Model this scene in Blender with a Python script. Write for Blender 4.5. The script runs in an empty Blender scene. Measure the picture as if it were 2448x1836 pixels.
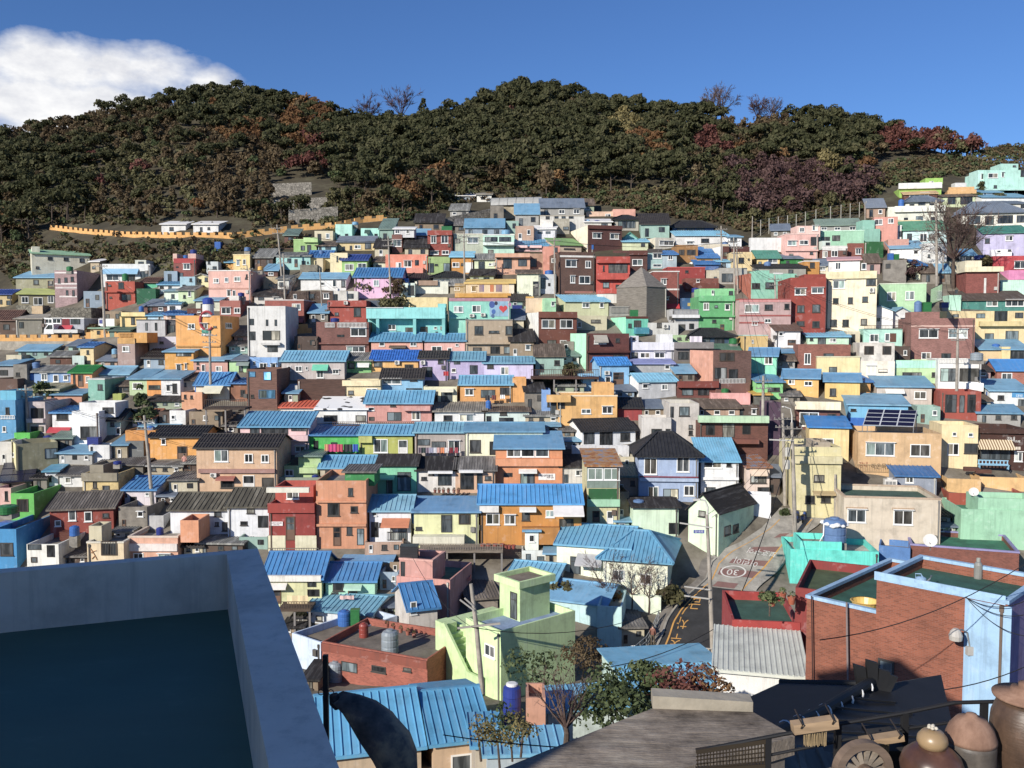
import bpy, bmesh, math, random
import numpy as np
from mathutils import Vector, Matrix
R = math.radians
S = bpy.context.scene
COL = S.collection
rnd = random.Random(7)
# ------------------------------------------------------------------ camera model
F = 2100.0; CX = 1224.0; CY = 918.0; HOR = 800.0
TH = math.atan((CY - HOR) / F)
CT, ST = math.cos(TH), math.sin(TH)
def ray(x, y):
    u = (x - CX) / F; v = (CY - y) / F
    return Vector((u, CT + v * ST, v * CT - ST))
def at(x, y, Y):
    r = ray(x, y)
    return r * (Y / r.y)
DT = [(120,362),(150,340),(200,312),(250,275),(300,246),(350,222),(400,203),(450,187),(500,173),(550,160),(600,150),(700,135),
      (800,122),(900,112),(1000,103),(1100,95.5),(1200,88.5),(1300,82.5),(1400,77.5),(1500,72.5),(1560,70),(1640,62),(1740,52),(1836,44)]
DY = np.array([a for a, b in DT], float); DD = np.array([b for a, b in DT], float)
def mult(x, y):
    return 1 + 0.12 * np.clip((450 - x) / 450, 0, 1) * np.clip((950 - y) / 200, 0, 1)
def D(x, y):
    return float(np.interp(y, DY, DD) * mult(x, y))
RIDGE = [(-500,330),(0,292),(60,285),(150,265),(230,250),(350,225),(480,205),(590,197),(680,215),(760,235),(830,268),(900,272),(1000,280),(1060,265),
         (1150,225),(1230,192),(1350,195),(1450,225),(1600,245),(1700,246),(1770,290),(1840,262),(1960,260),(2100,290),(2200,310),(2300,330),(2400,350),(2448,358),(2900,440)]
RX = np.array([a for a, b in RIDGE], float); RYY = np.array([b for a, b in RIDGE], float)
NEARY = np.array([-30., 0, 15, 30, 44]); NEARZ = np.array([-11.0, -12.5, -15.0, -19.3, -21.9])
def groundz(X, Y):
    X = np.asarray(X, float); Y = np.asarray(Y, float)
    Ys = np.maximum(Y, 44.0)
    xp = CX + F * X / Ys
    ry = np.interp(xp, RX, RYY) + 42
    lo = ry.copy(); hi = np.full_like(lo, 1836.0)
    for _ in range(22):
        mid = (lo + hi) / 2
        d = np.interp(mid, DY, DD) * mult(xp, mid)
        far = d > Ys
        lo = np.where(far, mid, lo); hi = np.where(far, hi, mid)
    yp = (lo + hi) / 2
    v = (CY - yp) / F
    z = Ys * (v * CT - ST) / (CT + v * ST)
    dr = np.interp(ry, DY, DD) * mult(xp, ry)
    vr = (CY - ry) / F
    zr = dr * (vr * CT - ST) / (CT + vr * ST)
    z = np.where(Ys > dr, zr - 0.22 * (Ys - dr), z)
    zn = np.interp(Y, NEARY, NEARZ)
    return np.where(Y < 44, zn, z)
def gz(X, Y):
    return float(groundz(np.array([X]), np.array([Y]))[0])
def gp(x, y):
    """point of the ground seen at photo pixel x, y"""
    return at(x, y, D(x, y))
# ------------------------------------------------------------------ materials
def lin(h, k=1.0):
    out = []
    for i in (0, 2, 4):
        c = int(h[i:i+2], 16) / 255
        c = c / 12.92 if c <= 0.04045 else ((c + 0.055) / 1.055) ** 2.4
        out.append(c)
    l = 0.3 * out[0] + 0.59 * out[1] + 0.11 * out[2]
    return (*(min((c * 0.80 + l * 0.20) * k, 0.86) for c in out), 1)
MATS = {}
ALB = 0.84
def newmat(name):
    m = bpy.data.materials.new(name); m.use_nodes = True
    nt = m.node_tree; nt.nodes.clear()
    o = nt.nodes.new('ShaderNodeOutputMaterial'); b = nt.nodes.new('ShaderNodeBsdfPrincipled')
    nt.links.new(b.outputs[0], o.inputs[0])
    return m, nt, b
def nd(nt, t, **kw):
    n = nt.nodes.new(t)
    for k, v in kw.items():
        if k in n.inputs: n.inputs[k].default_value = v
        else: setattr(n, k, v)
    return n
def mixc(nt, fac, a, b, mode='MIX'):
    n = nt.nodes.new('ShaderNodeMix'); n.data_type = 'RGBA'; n.blend_type = mode
    for sock, val in ((n.inputs[0], fac), (n.inputs[6], a), (n.inputs[7], b)):
        if hasattr(val, 'links') or hasattr(val, 'is_linked'): nt.links.new(val, sock)
        else: sock.default_value = val
    return n.outputs[2]
def ramp(nt, src, pts):
    n = nt.nodes.new('ShaderNodeValToRGB')
    e = n.color_ramp.elements
    while len(e) < len(pts): e.new(0.5)
    for el, (p, c) in zip(e, pts):
        el.position = p; el.color = c if len(c) == 4 else (*c, 1)
    nt.links.new(src, n.inputs[0])
    return n.outputs[0]
def coords(nt, scale=(1, 1, 1)):
    tc = nt.nodes.new('ShaderNodeTexCoord'); oi = nt.nodes.new('ShaderNodeObjectInfo')
    ml = nd(nt, 'ShaderNodeMath', operation='MULTIPLY'); ml.inputs[1].default_value = 53.0
    nt.links.new(oi.outputs['Random'], ml.inputs[0])
    ad = nd(nt, 'ShaderNodeVectorMath', operation='ADD')
    nt.links.new(tc.outputs['Object'], ad.inputs[0]); nt.links.new(ml.outputs[0], ad.inputs[1])
    mp = nt.nodes.new('ShaderNodeMapping'); mp.inputs['Scale'].default_value = scale
    nt.links.new(ad.outputs[0], mp.inputs[0])
    return mp.outputs[0]
def noise(nt, vec, scale, detail=4, rough=0.6):
    n = nd(nt, 'ShaderNodeTexNoise'); n.inputs['Scale'].default_value = scale
    n.inputs['Detail'].default_value = detail; n.inputs['Roughness'].default_value = rough
    if vec is not None: nt.links.new(vec, n.inputs['Vector'])
    return n.outputs[0]
def bump(nt, b, h, strength, dist=0.02):
    n = nd(nt, 'ShaderNodeBump'); n.inputs['Strength'].default_value = strength; n.inputs['Distance'].default_value = dist
    nt.links.new(h, n.inputs['Height']); nt.links.new(n.outputs[0], b.inputs['Normal'])
g4 = lambda v: (v, v, v, 1)
def mat(hexc, kind='plaster', k=None):
    key = (hexc, kind)
    if key in MATS: return MATS[key]
    m, nt, b = newmat(kind + '_' + hexc)
    c = lin(hexc, ALB if k is None else k)
    b.inputs['Roughness'].default_value = 0.85
    L = nt.links.new
    if kind == 'plaster':
        n1 = ramp(nt, noise(nt, coords(nt), 0.75, 7, 0.68), [(0.28, g4(0.66)), (0.47, g4(0.95)), (0.66, g4(1.06))])
        c1 = mixc(nt, 1.0, c, n1, 'MULTIPLY')
        oi = nt.nodes.new('ShaderNodeObjectInfo')
        c1 = mixc(nt, 1.0, c1, ramp(nt, oi.outputs['Random'], [(0.0, g4(0.86)), (1.0, g4(1.06))]), 'MULTIPLY')
        chalk = tuple(v * 0.72 + 0.17 for v in c[:3]) + (1,)
        pt = ramp(nt, noise(nt, coords(nt), 1.5, 3, 0.5), [(0.6, g4(0)), (0.66, g4(0.4))]); c1 = mixc(nt, pt, c1, chalk)
        st = ramp(nt, noise(nt, coords(nt, (2.6, 2.6, 0.14)), 1.6, 5, 0.72), [(0.5, g4(0)), (0.7, g4(1))])
        grime = tuple(v * 0.5 + 0.02 for v in c[:3]) + (1,)
        ms = nd(nt, 'ShaderNodeMath', operation='MULTIPLY'); ms.inputs[1].default_value = 0.55; L(st, ms.inputs[0])
        c2 = mixc(nt, ms.outputs[0], c1, grime)
        L(c2, b.inputs['Base Color']); bump(nt, b, noise(nt, coords(nt), 9, 3), 0.25, 0.02)
    elif kind == 'plain':
        n1 = ramp(nt, noise(nt, coords(nt), 1.2, 4), [(0.3, g4(0.85)), (0.65, g4(1.03))])
        L(mixc(nt, 1.0, c, n1, 'MULTIPLY'), b.inputs['Base Color']); b.inputs['Roughness'].default_value = 0.6
    elif kind == 'brick':
        tc = nt.nodes.new('ShaderNodeTexCoord'); sp = nt.nodes.new('ShaderNodeSeparateXYZ'); L(tc.outputs['Object'], sp.inputs[0])
        ad = nd(nt, 'ShaderNodeMath', operation='ADD'); L(sp.outputs[0], ad.inputs[0]); L(sp.outputs[1], ad.inputs[1])
        cb = nt.nodes.new('ShaderNodeCombineXYZ'); L(ad.outputs[0], cb.inputs[0]); L(sp.outputs[2], cb.inputs[1])
        bt = nt.nodes.new('ShaderNodeTexBrick'); L(cb.outputs[0], bt.inputs['Vector'])
        bt.inputs['Scale'].default_value = 1.0; bt.inputs['Brick Width'].default_value = 0.23; bt.inputs['Row Height'].default_value = 0.075
        bt.inputs['Mortar Size'].default_value = 0.008; bt.inputs['Bias'].default_value = -0.2
        bt.inputs['Color1'].default_value = c; bt.inputs['Color2'].default_value = tuple(v * 0.55 for v in c[:3]) + (1,)
        bt.inputs['Mortar'].default_value = tuple(v * 0.7 + 0.05 for v in c[:3]) + (1,)
        n1 = ramp(nt, noise(nt, coords(nt), 0.8, 5), [(0.3, g4(0.78)), (0.65, g4(1.1))])
        L(mixc(nt, 1.0, bt.outputs[0], n1, 'MULTIPLY'), b.inputs['Base Color'])
    elif kind in ('metal', 'felt'):
        n1 = ramp(nt, noise(nt, coords(nt, (1, 1, 1)), 0.6, 7, 0.7), [(0.28, g4(0.6)), (0.48, g4(0.95)), (0.68, g4(1.1))])
        c1 = mixc(nt, 1.0, c, n1, 'MULTIPLY'); oi = nt.nodes.new('ShaderNodeObjectInfo')
        c1 = mixc(nt, 1.0, c1, ramp(nt, oi.outputs['Random'], [(0.0, (0.72, 0.76, 0.78, 1)), (0.5, g4(0.95)), (1.0, (1.12, 1.06, 1.0, 1))]), 'MULTIPLY')
        rs = ramp(nt, noise(nt, coords(nt), 1.1, 6, 0.75), [(0.64, g4(0)), (0.7, g4(0.55))]); c1 = mixc(nt, rs, c1, lin('7c6250'))
        fade = tuple(min(v * 0.6 + 0.16, 0.8) for v in c[:3]) + (1,)
        st = ramp(nt, noise(nt, coords(nt, (2.5, 0.22, 0.4)), 1.5, 4, 0.7), [(0.5, g4(0)), (0.75, g4(1))])
        ms = nd(nt, 'ShaderNodeMath', operation='MULTIPLY'); ms.inputs[1].default_value = 0.5; L(st, ms.inputs[0])
        c2 = mixc(nt, ms.outputs[0], c1, fade)
        L(c2, b.inputs['Base Color']); b.inputs['Roughness'].default_value = 0.55 if kind == 'metal' else 0.85
        b.inputs['Specular IOR Level'].default_value = 0.35
    elif kind == 'rust':
        n1 = noise(nt, coords(nt), 1.3, 6, 0.7)
        L(ramp(nt, n1, [(0.38, lin('6b7c95')), (0.5, c), (0.62, lin('8a4a22'))]), b.inputs['Base Color'])
    elif kind == 'corr':
        n1 = noise(nt, coords(nt, (1.2, 0.2, 0.3)), 1.6, 6, 0.7)
        L(ramp(nt, n1, [(0.3, tuple(v * 0.55 for v in c[:3]) + (1,)), (0.52, c), (0.7, tuple(min(1, v * 1.9 + 0.03) for v in c[:3]) + (1,))]), b.inputs['Base Color'])
    elif kind == 'tile':
        n1 = ramp(nt, noise(nt, coords(nt), 1.8, 5, 0.7), [(0.3, g4(0.6)), (0.7, g4(1.5))])
        L(mixc(nt, 1.0, c, n1, 'MULTIPLY'), b.inputs['Base Color']); b.inputs['Roughness'].default_value = 0.65
    elif kind == 'concrete':
        n1 = noise(nt, coords(nt), 0.9, 7, 0.68)
        L(ramp(nt, n1, [(0.28, tuple(v * 0.45 for v in c[:3]) + (1,)), (0.5, tuple(v * 0.85 for v in c[:3]) + (1,)), (0.72, tuple(min(1, v * 1.2) for v in c[:3]) + (1,))]), b.inputs['Base Color'])
        bump(nt, b, noise(nt, coords(nt), 6, 5), 0.4, 0.03)
    elif kind == 'stone':
        vo = nd(nt, 'ShaderNodeTexVoronoi'); vo.inputs['Scale'].default_value = 2.2; L(coords(nt), vo.inputs['Vector'])
        c1 = mixc(nt, 1.0, c, ramp(nt, vo.outputs['Color'], [(0, g4(0.5)), (1, g4(1.25))]), 'MULTIPLY')
        v2 = nd(nt, 'ShaderNodeTexVoronoi', feature='DISTANCE_TO_EDGE'); v2.inputs['Scale'].default_value = 2.2; L(coords(nt), v2.inputs['Vector'])
        L(mixc(nt, 1.0, c1, ramp(nt, v2.outputs[0], [(0.0, g4(0.25)), (0.1, g4(1))]), 'MULTIPLY'), b.inputs['Base Color'])
    elif kind == 'spots':
        n1 = noise(nt, coords(nt), 0.9, 1, 0.4)
        L(ramp(nt, n1, [(0.60, c), (0.62, lin('2a2a2c'))]), b.inputs['Base Color'])
    elif kind == 'stripes':
        w = nd(nt, 'ShaderNodeTexWave', bands_direction='X'); w.inputs['Scale'].default_value = 1.15
        tc = nt.nodes.new('ShaderNodeTexCoord'); L(tc.outputs['Object'], w.inputs['Vector'])
        L(ramp(nt, w.outputs[0], [(0.49, c), (0.51, lin('8a6a48'))]), b.inputs['Base Color'])
    elif kind == 'wood':
        n1 = noise(nt, coords(nt, (0.6, 0.6, 6)), 2.0, 4, 0.7)
        L(ramp(nt, n1, [(0.3, tuple(v * 0.5 for v in c[:3]) + (1,)), (0.7, tuple(min(1, v * 1.25) for v in c[:3]) + (1,))]), b.inputs['Base Color'])
    elif kind == 'glass':
        oi = nt.nodes.new('ShaderNodeObjectInfo')
        n1 = noise(nt, coords(nt, (1.2, 1.2, 0.25)), 1.8, 2)
        c1 = ramp(nt, n1, [(0.42, c), (0.6, tuple(v * 2.2 + 0.02 for v in c[:3]) + (1,))])
        L(mixc(nt, 1.0, c1, ramp(nt, oi.outputs['Random'], [(0.0, g4(0.5)), (0.6, g4(1.1)), (1.0, (2.6, 2.7, 2.6, 1))]), 'MULTIPLY'), b.inputs['Base Color'])
        b.inputs['Roughness'].default_value = 0.12; b.inputs['Specular IOR Level'].default_value = 0.5
    elif kind == 'solar':
        tc = nt.nodes.new('ShaderNodeTexCoord')
        b.inputs['Base Color'].default_value = c; b.inputs['Roughness'].default_value = 0.25
    elif kind == 'gloss':
        n1 = ramp(nt, noise(nt, coords(nt), 2.0, 4), [(0.3, g4(0.85)), (0.65, g4(1.05))])
        L(mixc(nt, 1.0, c, n1, 'MULTIPLY'), b.inputs['Base Color']); b.inputs['Roughness'].default_value = 0.35
    else:
        b.inputs['Base Color'].default_value = c
    MATS[key] = m
    return m
# ------------------------------------------------------------------ mesh builder
class MB:
    def __init__(s): s.v = []; s.f = []; s.m = []
    def quad(s, a, b, c, d, mi=0):
        i = len(s.v); s.v += [tuple(a), tuple(b), tuple(c), tuple(d)]; s.f.append((i, i+1, i+2, i+3)); s.m.append(mi)
    def poly(s, pts, mi=0):
        i = len(s.v); s.v += [tuple(p) for p in pts]; s.f.append(tuple(range(i, i + len(pts)))); s.m.append(mi)
    def hexa(s, p, mi=0):
        """p: 4 bottom (ccw from above) then 4 top"""
        i = len(s.v); s.v += [tuple(q) for q in p]
        for f in ((3,2,1,0),(4,5,6,7),(0,1,5,4),(1,2,6,5),(2,3,7,6),(3,0,4,7)):
            s.f.append(tuple(i + k for k in f)); s.m.append(mi)
    def box(s, x0, x1, y0, y1, z0, z1, mi=0):
        s.hexa([(x0,y0,z0),(x1,y0,z0),(x1,y1,z0),(x0,y1,z0),(x0,y0,z1),(x1,y0,z1),(x1,y1,z1),(x0,y1,z1)], mi)
    def bar(s, a, b, w, h=None, mi=0):
        a = Vector(a); b = Vector(b); h = h or w
        d = (b - a).normalized()
        up = Vector((0, 0, 1)) if abs(d.z) < 0.95 else Vector((0, 1, 0))
        sx = d.cross(up).normalized(); sy = sx.cross(d).normalized()
        sx *= w / 2; sy *= h / 2
        s.hexa([a-sx-sy, a+sx-sy, b+sx-sy, b-sx-sy, a-sx+sy, a+sx+sy, b+sx+sy, b-sx+sy], mi)
    def lathe(s, prof, n=16, c=(0,0,0), mi=0, cap=True):
        i0 = len(s.v); cx, cy, cz = c
        for r, z in prof:
            for k in range(n):
                a = 2 * math.pi * k / n
                s.v.append((cx + r * math.cos(a), cy + r * math.sin(a), cz + z))
        for j in range(len(prof) - 1):
            for k in range(n):
                k2 = (k + 1) % n
                s.f.append((i0+j*n+k, i0+j*n+k2, i0+(j+1)*n+k2, i0+(j+1)*n+k)); s.m.append(mi)
        if cap:
            s.f.append(tuple(i0 + k for k in range(n))[::-1]); s.m.append(mi)
            s.f.append(tuple(i0 + (len(prof)-1)*n + k for k in range(n))); s.m.append(mi)
    def tube(s, pts, rads, n=8, mi=0):
        pts = [Vector(p) for p in pts]
        if not hasattr(rads, '__len__'): rads = [rads] * len(pts)
        i0 = len(s.v)
        for j, p in enumerate(pts):
            d = (pts[min(j+1, len(pts)-1)] - pts[max(j-1, 0)]).normalized()
            up = Vector((0, 0, 1)) if abs(d.z) < 0.9 else Vector((1, 0, 0))
            a = d.cross(up).normalized(); b = d.cross(a).normalized()
            for k in range(n):
                t = 2 * math.pi * k / n
                s.v.append(tuple(p + (a * math.cos(t) + b * math.sin(t)) * rads[j]))
        for j in range(len(pts) - 1):
            for k in range(n):
                k2 = (k + 1) % n
                s.f.append((i0+j*n+k, i0+j*n+k2, i0+(j+1)*n+k2, i0+(j+1)*n+k)); s.m.append(mi)
        s.f.append(tuple(i0 + k for k in range(n))[::-1]); s.m.append(mi)
        s.f.append(tuple(i0 + (len(pts)-1)*n + k for k in range(n))); s.m.append(mi)
    def obj(s, name, mats, parent=None, loc=None, rz=0, smooth=False, recalc=False):
        me = bpy.data.meshes.new(name); me.from_pydata(s.v, [], s.f)
        if not isinstance(mats, (list, tuple)): mats = [mats]
        for m in mats: me.materials.append(m)
        if len(mats) > 1: me.polygons.foreach_set('material_index', s.m)
        if smooth: me.polygons.foreach_set('use_smooth', [True] * len(s.f))
        if recalc:
            bm = bmesh.new(); bm.from_mesh(me); bmesh.ops.recalc_face_normals(bm, faces=bm.faces); bm.to_mesh(me); bm.free()
        o = bpy.data.objects.new(name, me); COL.objects.link(o)
        if parent is not None: o.parent = parent
        if loc is not None: o.location = loc
        o.rotation_euler.z = rz
        return o
ALL_LABELS = {}
def tag(o, label, cat, group=None, kind=None):
    if label: o['label'] = label; ALL_LABELS.setdefault(label, []).append(o.name)
    if cat: o['category'] = cat
    if group: o['group'] = group
    if kind: o['kind'] = kind
    return o
def empty(name, loc, rz=0, label=None, cat=None, group=None):
    o = bpy.data.objects.new(name, None); COL.objects.link(o); o.empty_display_size = 0.3
    o.location = loc; o.rotation_euler.z = rz
    return tag(o, label, cat, group)
# ------------------------------------------------------------------ roofs
RC = {'rb':('68a2d6','metal','r'),'lbr':('80b6e2','metal','r'),'rb2':('7cabd0','metal','r'),'rb3':('8fb8dc','metal','r'),'rb4':('76b2e2','metal','r'),
 'rb5':('78b4e4','metal','c'),'rb6':('6896cc','metal','n'),'sky':('86c2ee','metal','n'),'slb':('7aa3d0','metal','n'),'slb2':('78a6da','metal','n'),'bl':('4176c4','metal','r'),
 'blr':('4a88d2','metal','r'),'cbl':('1f5fc4','tile','t'),'cbl2':('2f80d6','tile','t'),'cbl3':('4a98e6','metal','r'),'cb3':('2a86e0','metal','n'),'nb':('33429c','metal','r'),
 'pbl':('7ea8e2','felt','n'),'dk':('2b2b2e','tile','t'),'dkt':('3a3533','tile','t'),'dkf':('302c2c','felt','n'),'gry':('858580','corr','c'),'gryb':('8c8578','corr','c'),
 'brn':('6a5a4c','corr','c'),'brn2':('5e5248','felt','n'),'brn3':('6b5146','felt','n'),'bn':('6a4a3c','tile','t'),'brc':('6f665c','corr','c'),'dkgr':('6e6a66','corr','c'),
 'cor':('5b5648','corr','r'),'grn':('149a3c','metal','c'),'lgn':('9fd0a0','metal','n'),'gr2':('77a860','felt','n'),'gr3':('55a07c','felt','n'),'gr4':('7a9488','metal','c'),'grd':('4f7a62','felt','n'),
 'yg':('c6cf66','metal','n'),'slt':('6f7e92','felt','n'),'slb3':('7d92ac','felt','n'),'tlg':('4f9a86','metal','r'),'tl':('63bdb4','metal','r'),'teal':('3f9480','metal','c'),'mi':('a8e4cc','plain','n'),
 'lb2':('74b4e0','metal','n'),'sol':('3a3a58','solar','s'),'tan':('c9a878','felt','n'),'tan2':('b9b48e','corr','c'),'con':('a8a090','concrete','n'),'wh':('eceae6','plain','n'),
 'yel':('eec860','plain','n'),'yel2':('e0aa30','plain','n'),'orr':('e86238','metal','r'),'rust':('a0603c','felt','n'),'rust2':('b8823c','rust','n'),'rust3':('9c6a48','rust','c'),'spot':('eeeeec','spots','n'),
 'lavr':('8c88d0','felt','n'),'pkr':('d8a0a0','plain','n'),'blg':('7a9cc0','plain','n'),'tdg':('48685c','plain','n'),'stone':('8a8278','wood','n'),'dkbr':('584c44','felt','n'),'sal':('ee8a70','metal','r'),
 'brs':('70665c','corr','c'),'wcor':('dfe2d4','metal','c')}
def roof_mat(code):
    h, k, s = RC[code]
    r_, g_, b_ = (int(h[i:i+2], 16) for i in (0, 2, 4))
    if b_ > r_ + 40 and b_ > g_: h = '%02x%02x%02x' % (max(0, r_ - 8), min(255, g_ + 10), b_)
    return mat(h, k, 0.86 if k == 'metal' else 0.84 if k != 'solar' else 0.5), s
def slope(mb, a, b, c, d, th, style):
    """roof sheet: a,b front edge (left,right), c,d back edge (right,left) - top corners"""
    a, b, c, d = (Vector(p) for p in (a, b, c, d))
    n = (b - a).cross(d - a)
    if n.z < 0: n = -n
    n.normalize(); t = n * th
    mb.hexa([a-t, b-t, c-t, d-t, a, b, c, d])
    L = (b - a).length
    pitch, w, h = {'r': (0.42, 0.07, 0.06), 't': (0.32, 0.15, 0.07), 'c': (0.26, 0.1, 0.035), 's': (1.0, 0.05, 0.03)}.get(style, (0, 0, 0))
    if pitch:
        k = max(2, min(60, int(L / pitch)))
        for i in range(k + 1):
            f = i / k
            p = a.lerp(b, f); q = d.lerp(c, f)
            sx = (b - a).normalized() * (w / 2)
            if i == 0: p = p + sx; q = q + sx
            if i == k: p = p - sx; q = q - sx
            up = n * h
            mb.hexa([p - sx - n*0.01, p + sx - n*0.01, q + sx - n*0.01, q - sx - n*0.01, p - sx*0.6 + up, p + sx*0.6 + up, q + sx*0.6 + up, q - sx*0.6 + up])
        if style in 'ts':
            m = 3
            for j in range(1, m):
                p = a.lerp(d, j / m); q = b.lerp(c, j / m)
                mb.bar(p + n*0.02, q + n*0.02, 0.05, 0.05)
# ------------------------------------------------------------------ windows
def face_pt(hs, face):
    if face == 'f': return lambda u, out, z: (u, -out, z)
    if face == 'r': return lambda u, out, z: (hs['x1'] + out, u, z)
    return lambda u, out, z: (hs['x0'] - out, u, z)
def fbox(mb, P, u0, u1, o0, o1, z0, z1, mi=0):
    p = [P(u0,o1,z0), P(u1,o1,z0), P(u1,o0,z0), P(u0,o0,z0), P(u0,o1,z1), P(u1,o1,z1), P(u1,o0,z1), P(u0,o0,z1)]
    mb.hexa(p, mi)
FRM = {'w': 'f2f2ee', 'k': '4a4642', 'g': '5a4c40', 'n': '3c3834', 'd': '6a4c38', 'D': 'eceae4', 'b': '3d6a8a'}
def window(parent, hs, face, u0, u1, z0, z1, st, part='window'):
    P = face_pt(hs, face)
    if u1 < u0: u0, u1 = u1, u0
    if z1 < z0: z0, z1 = z1, z0
    w = u1 - u0; h = z1 - z0
    if w < 0.05 or h < 0.05: return
    fw = max(0.035, min(0.085, 0.13 * min(w, h)))
    mb = MB(); o1 = 0.055
    if st == 'n': fw *= 0.6
    fbox(mb, P, u0, u0+fw, -0.02, o1, z0, z1); fbox(mb, P, u1-fw, u1, -0.02, o1, z0, z1)
    fbox(mb, P, u0+fw, u1-fw, -0.02, o1-0.004, z1-fw, z1); fbox(mb, P, u0+fw, u1-fw, -0.02, o1-0.004, z0, z0+fw)
    n = int(round(w / 0.95)) if w > 0.75 else 1
    if st == 'w' and 0.75 < w <= 1.4: n = 2
    n = max(1, min(n, 6))
    for i in range(1, n):
        u = u0 + w * i / n
        fbox(mb, P, u-fw*0.4, u+fw*0.4, -0.01, o1-0.01, z0+fw, z1-fw)
    if st in 'nkd' and h > 1.5 and w > 0.6:
        zz = z0 + h * 0.72
        fbox(mb, P, u0+fw, u1-fw, -0.01, o1-0.012, zz-fw*0.4, zz+fw*0.4)
    if st == 'g':
        k = max(3, min(14, int(w / 0.14)))
        for i in range(1, k):
            u = u0 + w * i / k
            fbox(mb, P, u-0.012, u+0.012, o1+0.01, o1+0.035, z0, z1)
    if st in 'wk' and h < 1.9:
        fbox(mb, P, u0-0.05, u1+0.05, -0.02, o1+0.06, z0-0.07, z0-0.004)
    if st == 'w' and h < 1.9 and rnd.random() < 0.35:
        fbox(mb, P, u0-0.08, u1+0.08, -0.02, 0.28, z1+0.05, z1+0.1)
    fr = mb.obj(part, mat(FRM[st], 'flat'), parent)
    m2 = MB()
    if st in 'dD' :
        fbox(m2, P, u0+fw, u1-fw, -0.01, 0.02, z0+fw, z0+h*0.45, 0)
        fbox(m2, P, u0+fw, u1-fw, -0.01, 0.02, z0+h*0.45, z1-fw, 1)
        m2.obj('pane', [mat('7a5a44' if st == 'd' else 'e4e2dc', 'plain'), GLASS[0]], fr)
    else:
        fbox(m2, P, u0+fw*0.8, u1-fw*0.8, -0.015, 0.018, z0+fw*0.8, z1-fw*0.8)
        g = GLASS[3] if st == 'b' else GLASS[rnd.choice((0, 0, 0, 1, 1, 2))]
        if n >= 2 and rnd.random() < 0.45:
            m2 = MB(); k = rnd.randrange(n); w0 = u0 + w * k / n; w1 = u0 + w * (k + 1) / n; e_ = fw * 0.8
            for a_, b_, mi in ((u0 + e_, w0, 0), (w0, w1, 1), (w1, u1 - e_, 0)):
                a_ = max(a_, u0 + e_); b_ = min(b_, u1 - e_)
                if b_ - a_ > 0.05: fbox(m2, P, a_, b_, -0.015, 0.018, z0+e_, z1-e_, mi)
            m2.obj('pane', [g, CURT[rnd.randrange(3)]], fr)
        else: m2.obj('pane', g, fr)
    return fr
GLASS = [mat('3a3e42', 'glass', 0.5), mat('4c565c', 'glass', 0.5), mat('55524c', 'glass', 0.6), mat('4a8ab0', 'glass', 0.7)]
CURT = [mat('8a8c8a', 'glass', 0.5), mat('6a7a76', 'glass', 0.5), mat('98907e', 'glass', 0.5)]
# camera, world, sun
cam = bpy.data.cameras.new('camera'); cam.lens = F/2448*36; cam.sensor_width = 36; cam.clip_end = 3000; cam.clip_start = 0.1
co = bpy.data.objects.new('camera', cam); COL.objects.link(co); co.rotation_euler = (R(90)-TH, 0, 0); S.camera = co
EL = R(25); AZ = R(40)   # sun behind the camera, to the left
w = bpy.data.worlds.new('World'); S.world = w; w.use_nodes = True
nt = w.node_tree; bg = nt.nodes['Background']; L = nt.links.new
sky = nt.nodes.new('ShaderNodeTexSky'); sky.sky_type = 'NISHITA'; sky.sun_disc = False
sky.sun_elevation = EL; sky.sun_rotation = math.pi + AZ; sky.air_density = 1.0; sky.dust_density = 0.3; sky.ozone_density = 3.0; sky.altitude = 200
tint = mixc(nt, 1.0, sky.outputs[0], (0.35, 0.49, 0.72, 1), 'MULTIPLY')
# cumulus cloud low in the sky to the left, placed by direction
tc = nt.nodes.new('ShaderNodeTexCoord'); sp = nt.nodes.new('ShaderNodeSeparateXYZ'); L(tc.outputs['Generated'], sp.inputs[0])
def mth(op, a, b=None, clamp=False):
    n = nt.nodes.new('ShaderNodeMath'); n.operation = op; n.use_clamp = clamp
    for s_, v in ((n.inputs[0], a), (n.inputs[1], b)):
        if v is None: continue
        if hasattr(v, 'is_linked'): L(v, s_)
        else: s_.default_value = v
    return n.outputs[0]
az = mth('ARCTAN2', sp.outputs[0], sp.outputs[1]); el = mth('ARCSINE', sp.outputs[2])
cb = nt.nodes.new('ShaderNodeCombineXYZ'); L(mth('MULTIPLY', az, 7.0), cb.inputs[0]); L(mth('MULTIPLY', el, 12.0), cb.inputs[1])
cn = noise(nt, cb.outputs[0], 1.4, 8, 0.54)
def lobe(a0, e0, sa, se):
    da = mth('DIVIDE', mth('SUBTRACT', az, a0), sa); de = mth('DIVIDE', mth('SUBTRACT', el, e0), se)
    return mth('SUBTRACT', 1.0, mth('ADD', mth('MULTIPLY', da, da), mth('MULTIPLY', de, de)), False)
lb = mth('MAXIMUM', mth('MAXIMUM', lobe(-0.475, 0.258, 0.085, 0.034), lobe(-0.385, 0.262, 0.075, 0.032)), mth('MAXIMUM', lobe(-0.325, 0.255, 0.05, 0.025), lobe(-0.46, 0.225, 0.17, 0.04)))
den = mth('ADD', mth('MULTIPLY', mth('MAXIMUM', lb, -1.2), 0.42), mth('MULTIPLY', mth('SUBTRACT', cn, 0.5), 1.35))
cov = ramp(nt, den, [(0.0, g4(0)), (0.34, g4(1))])
cn2 = noise(nt, cb.outputs[0], 2.6, 6, 0.6)
ccol = ramp(nt, cn2, [(0.3, (4.2, 4.3, 4.7, 1)), (0.65, (6.4, 6.4, 6.4, 1))])
skyc = mixc(nt, cov, tint, ccol)
L(skyc, bg.inputs[0]); bg.inputs[1].default_value = 0.115
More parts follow.
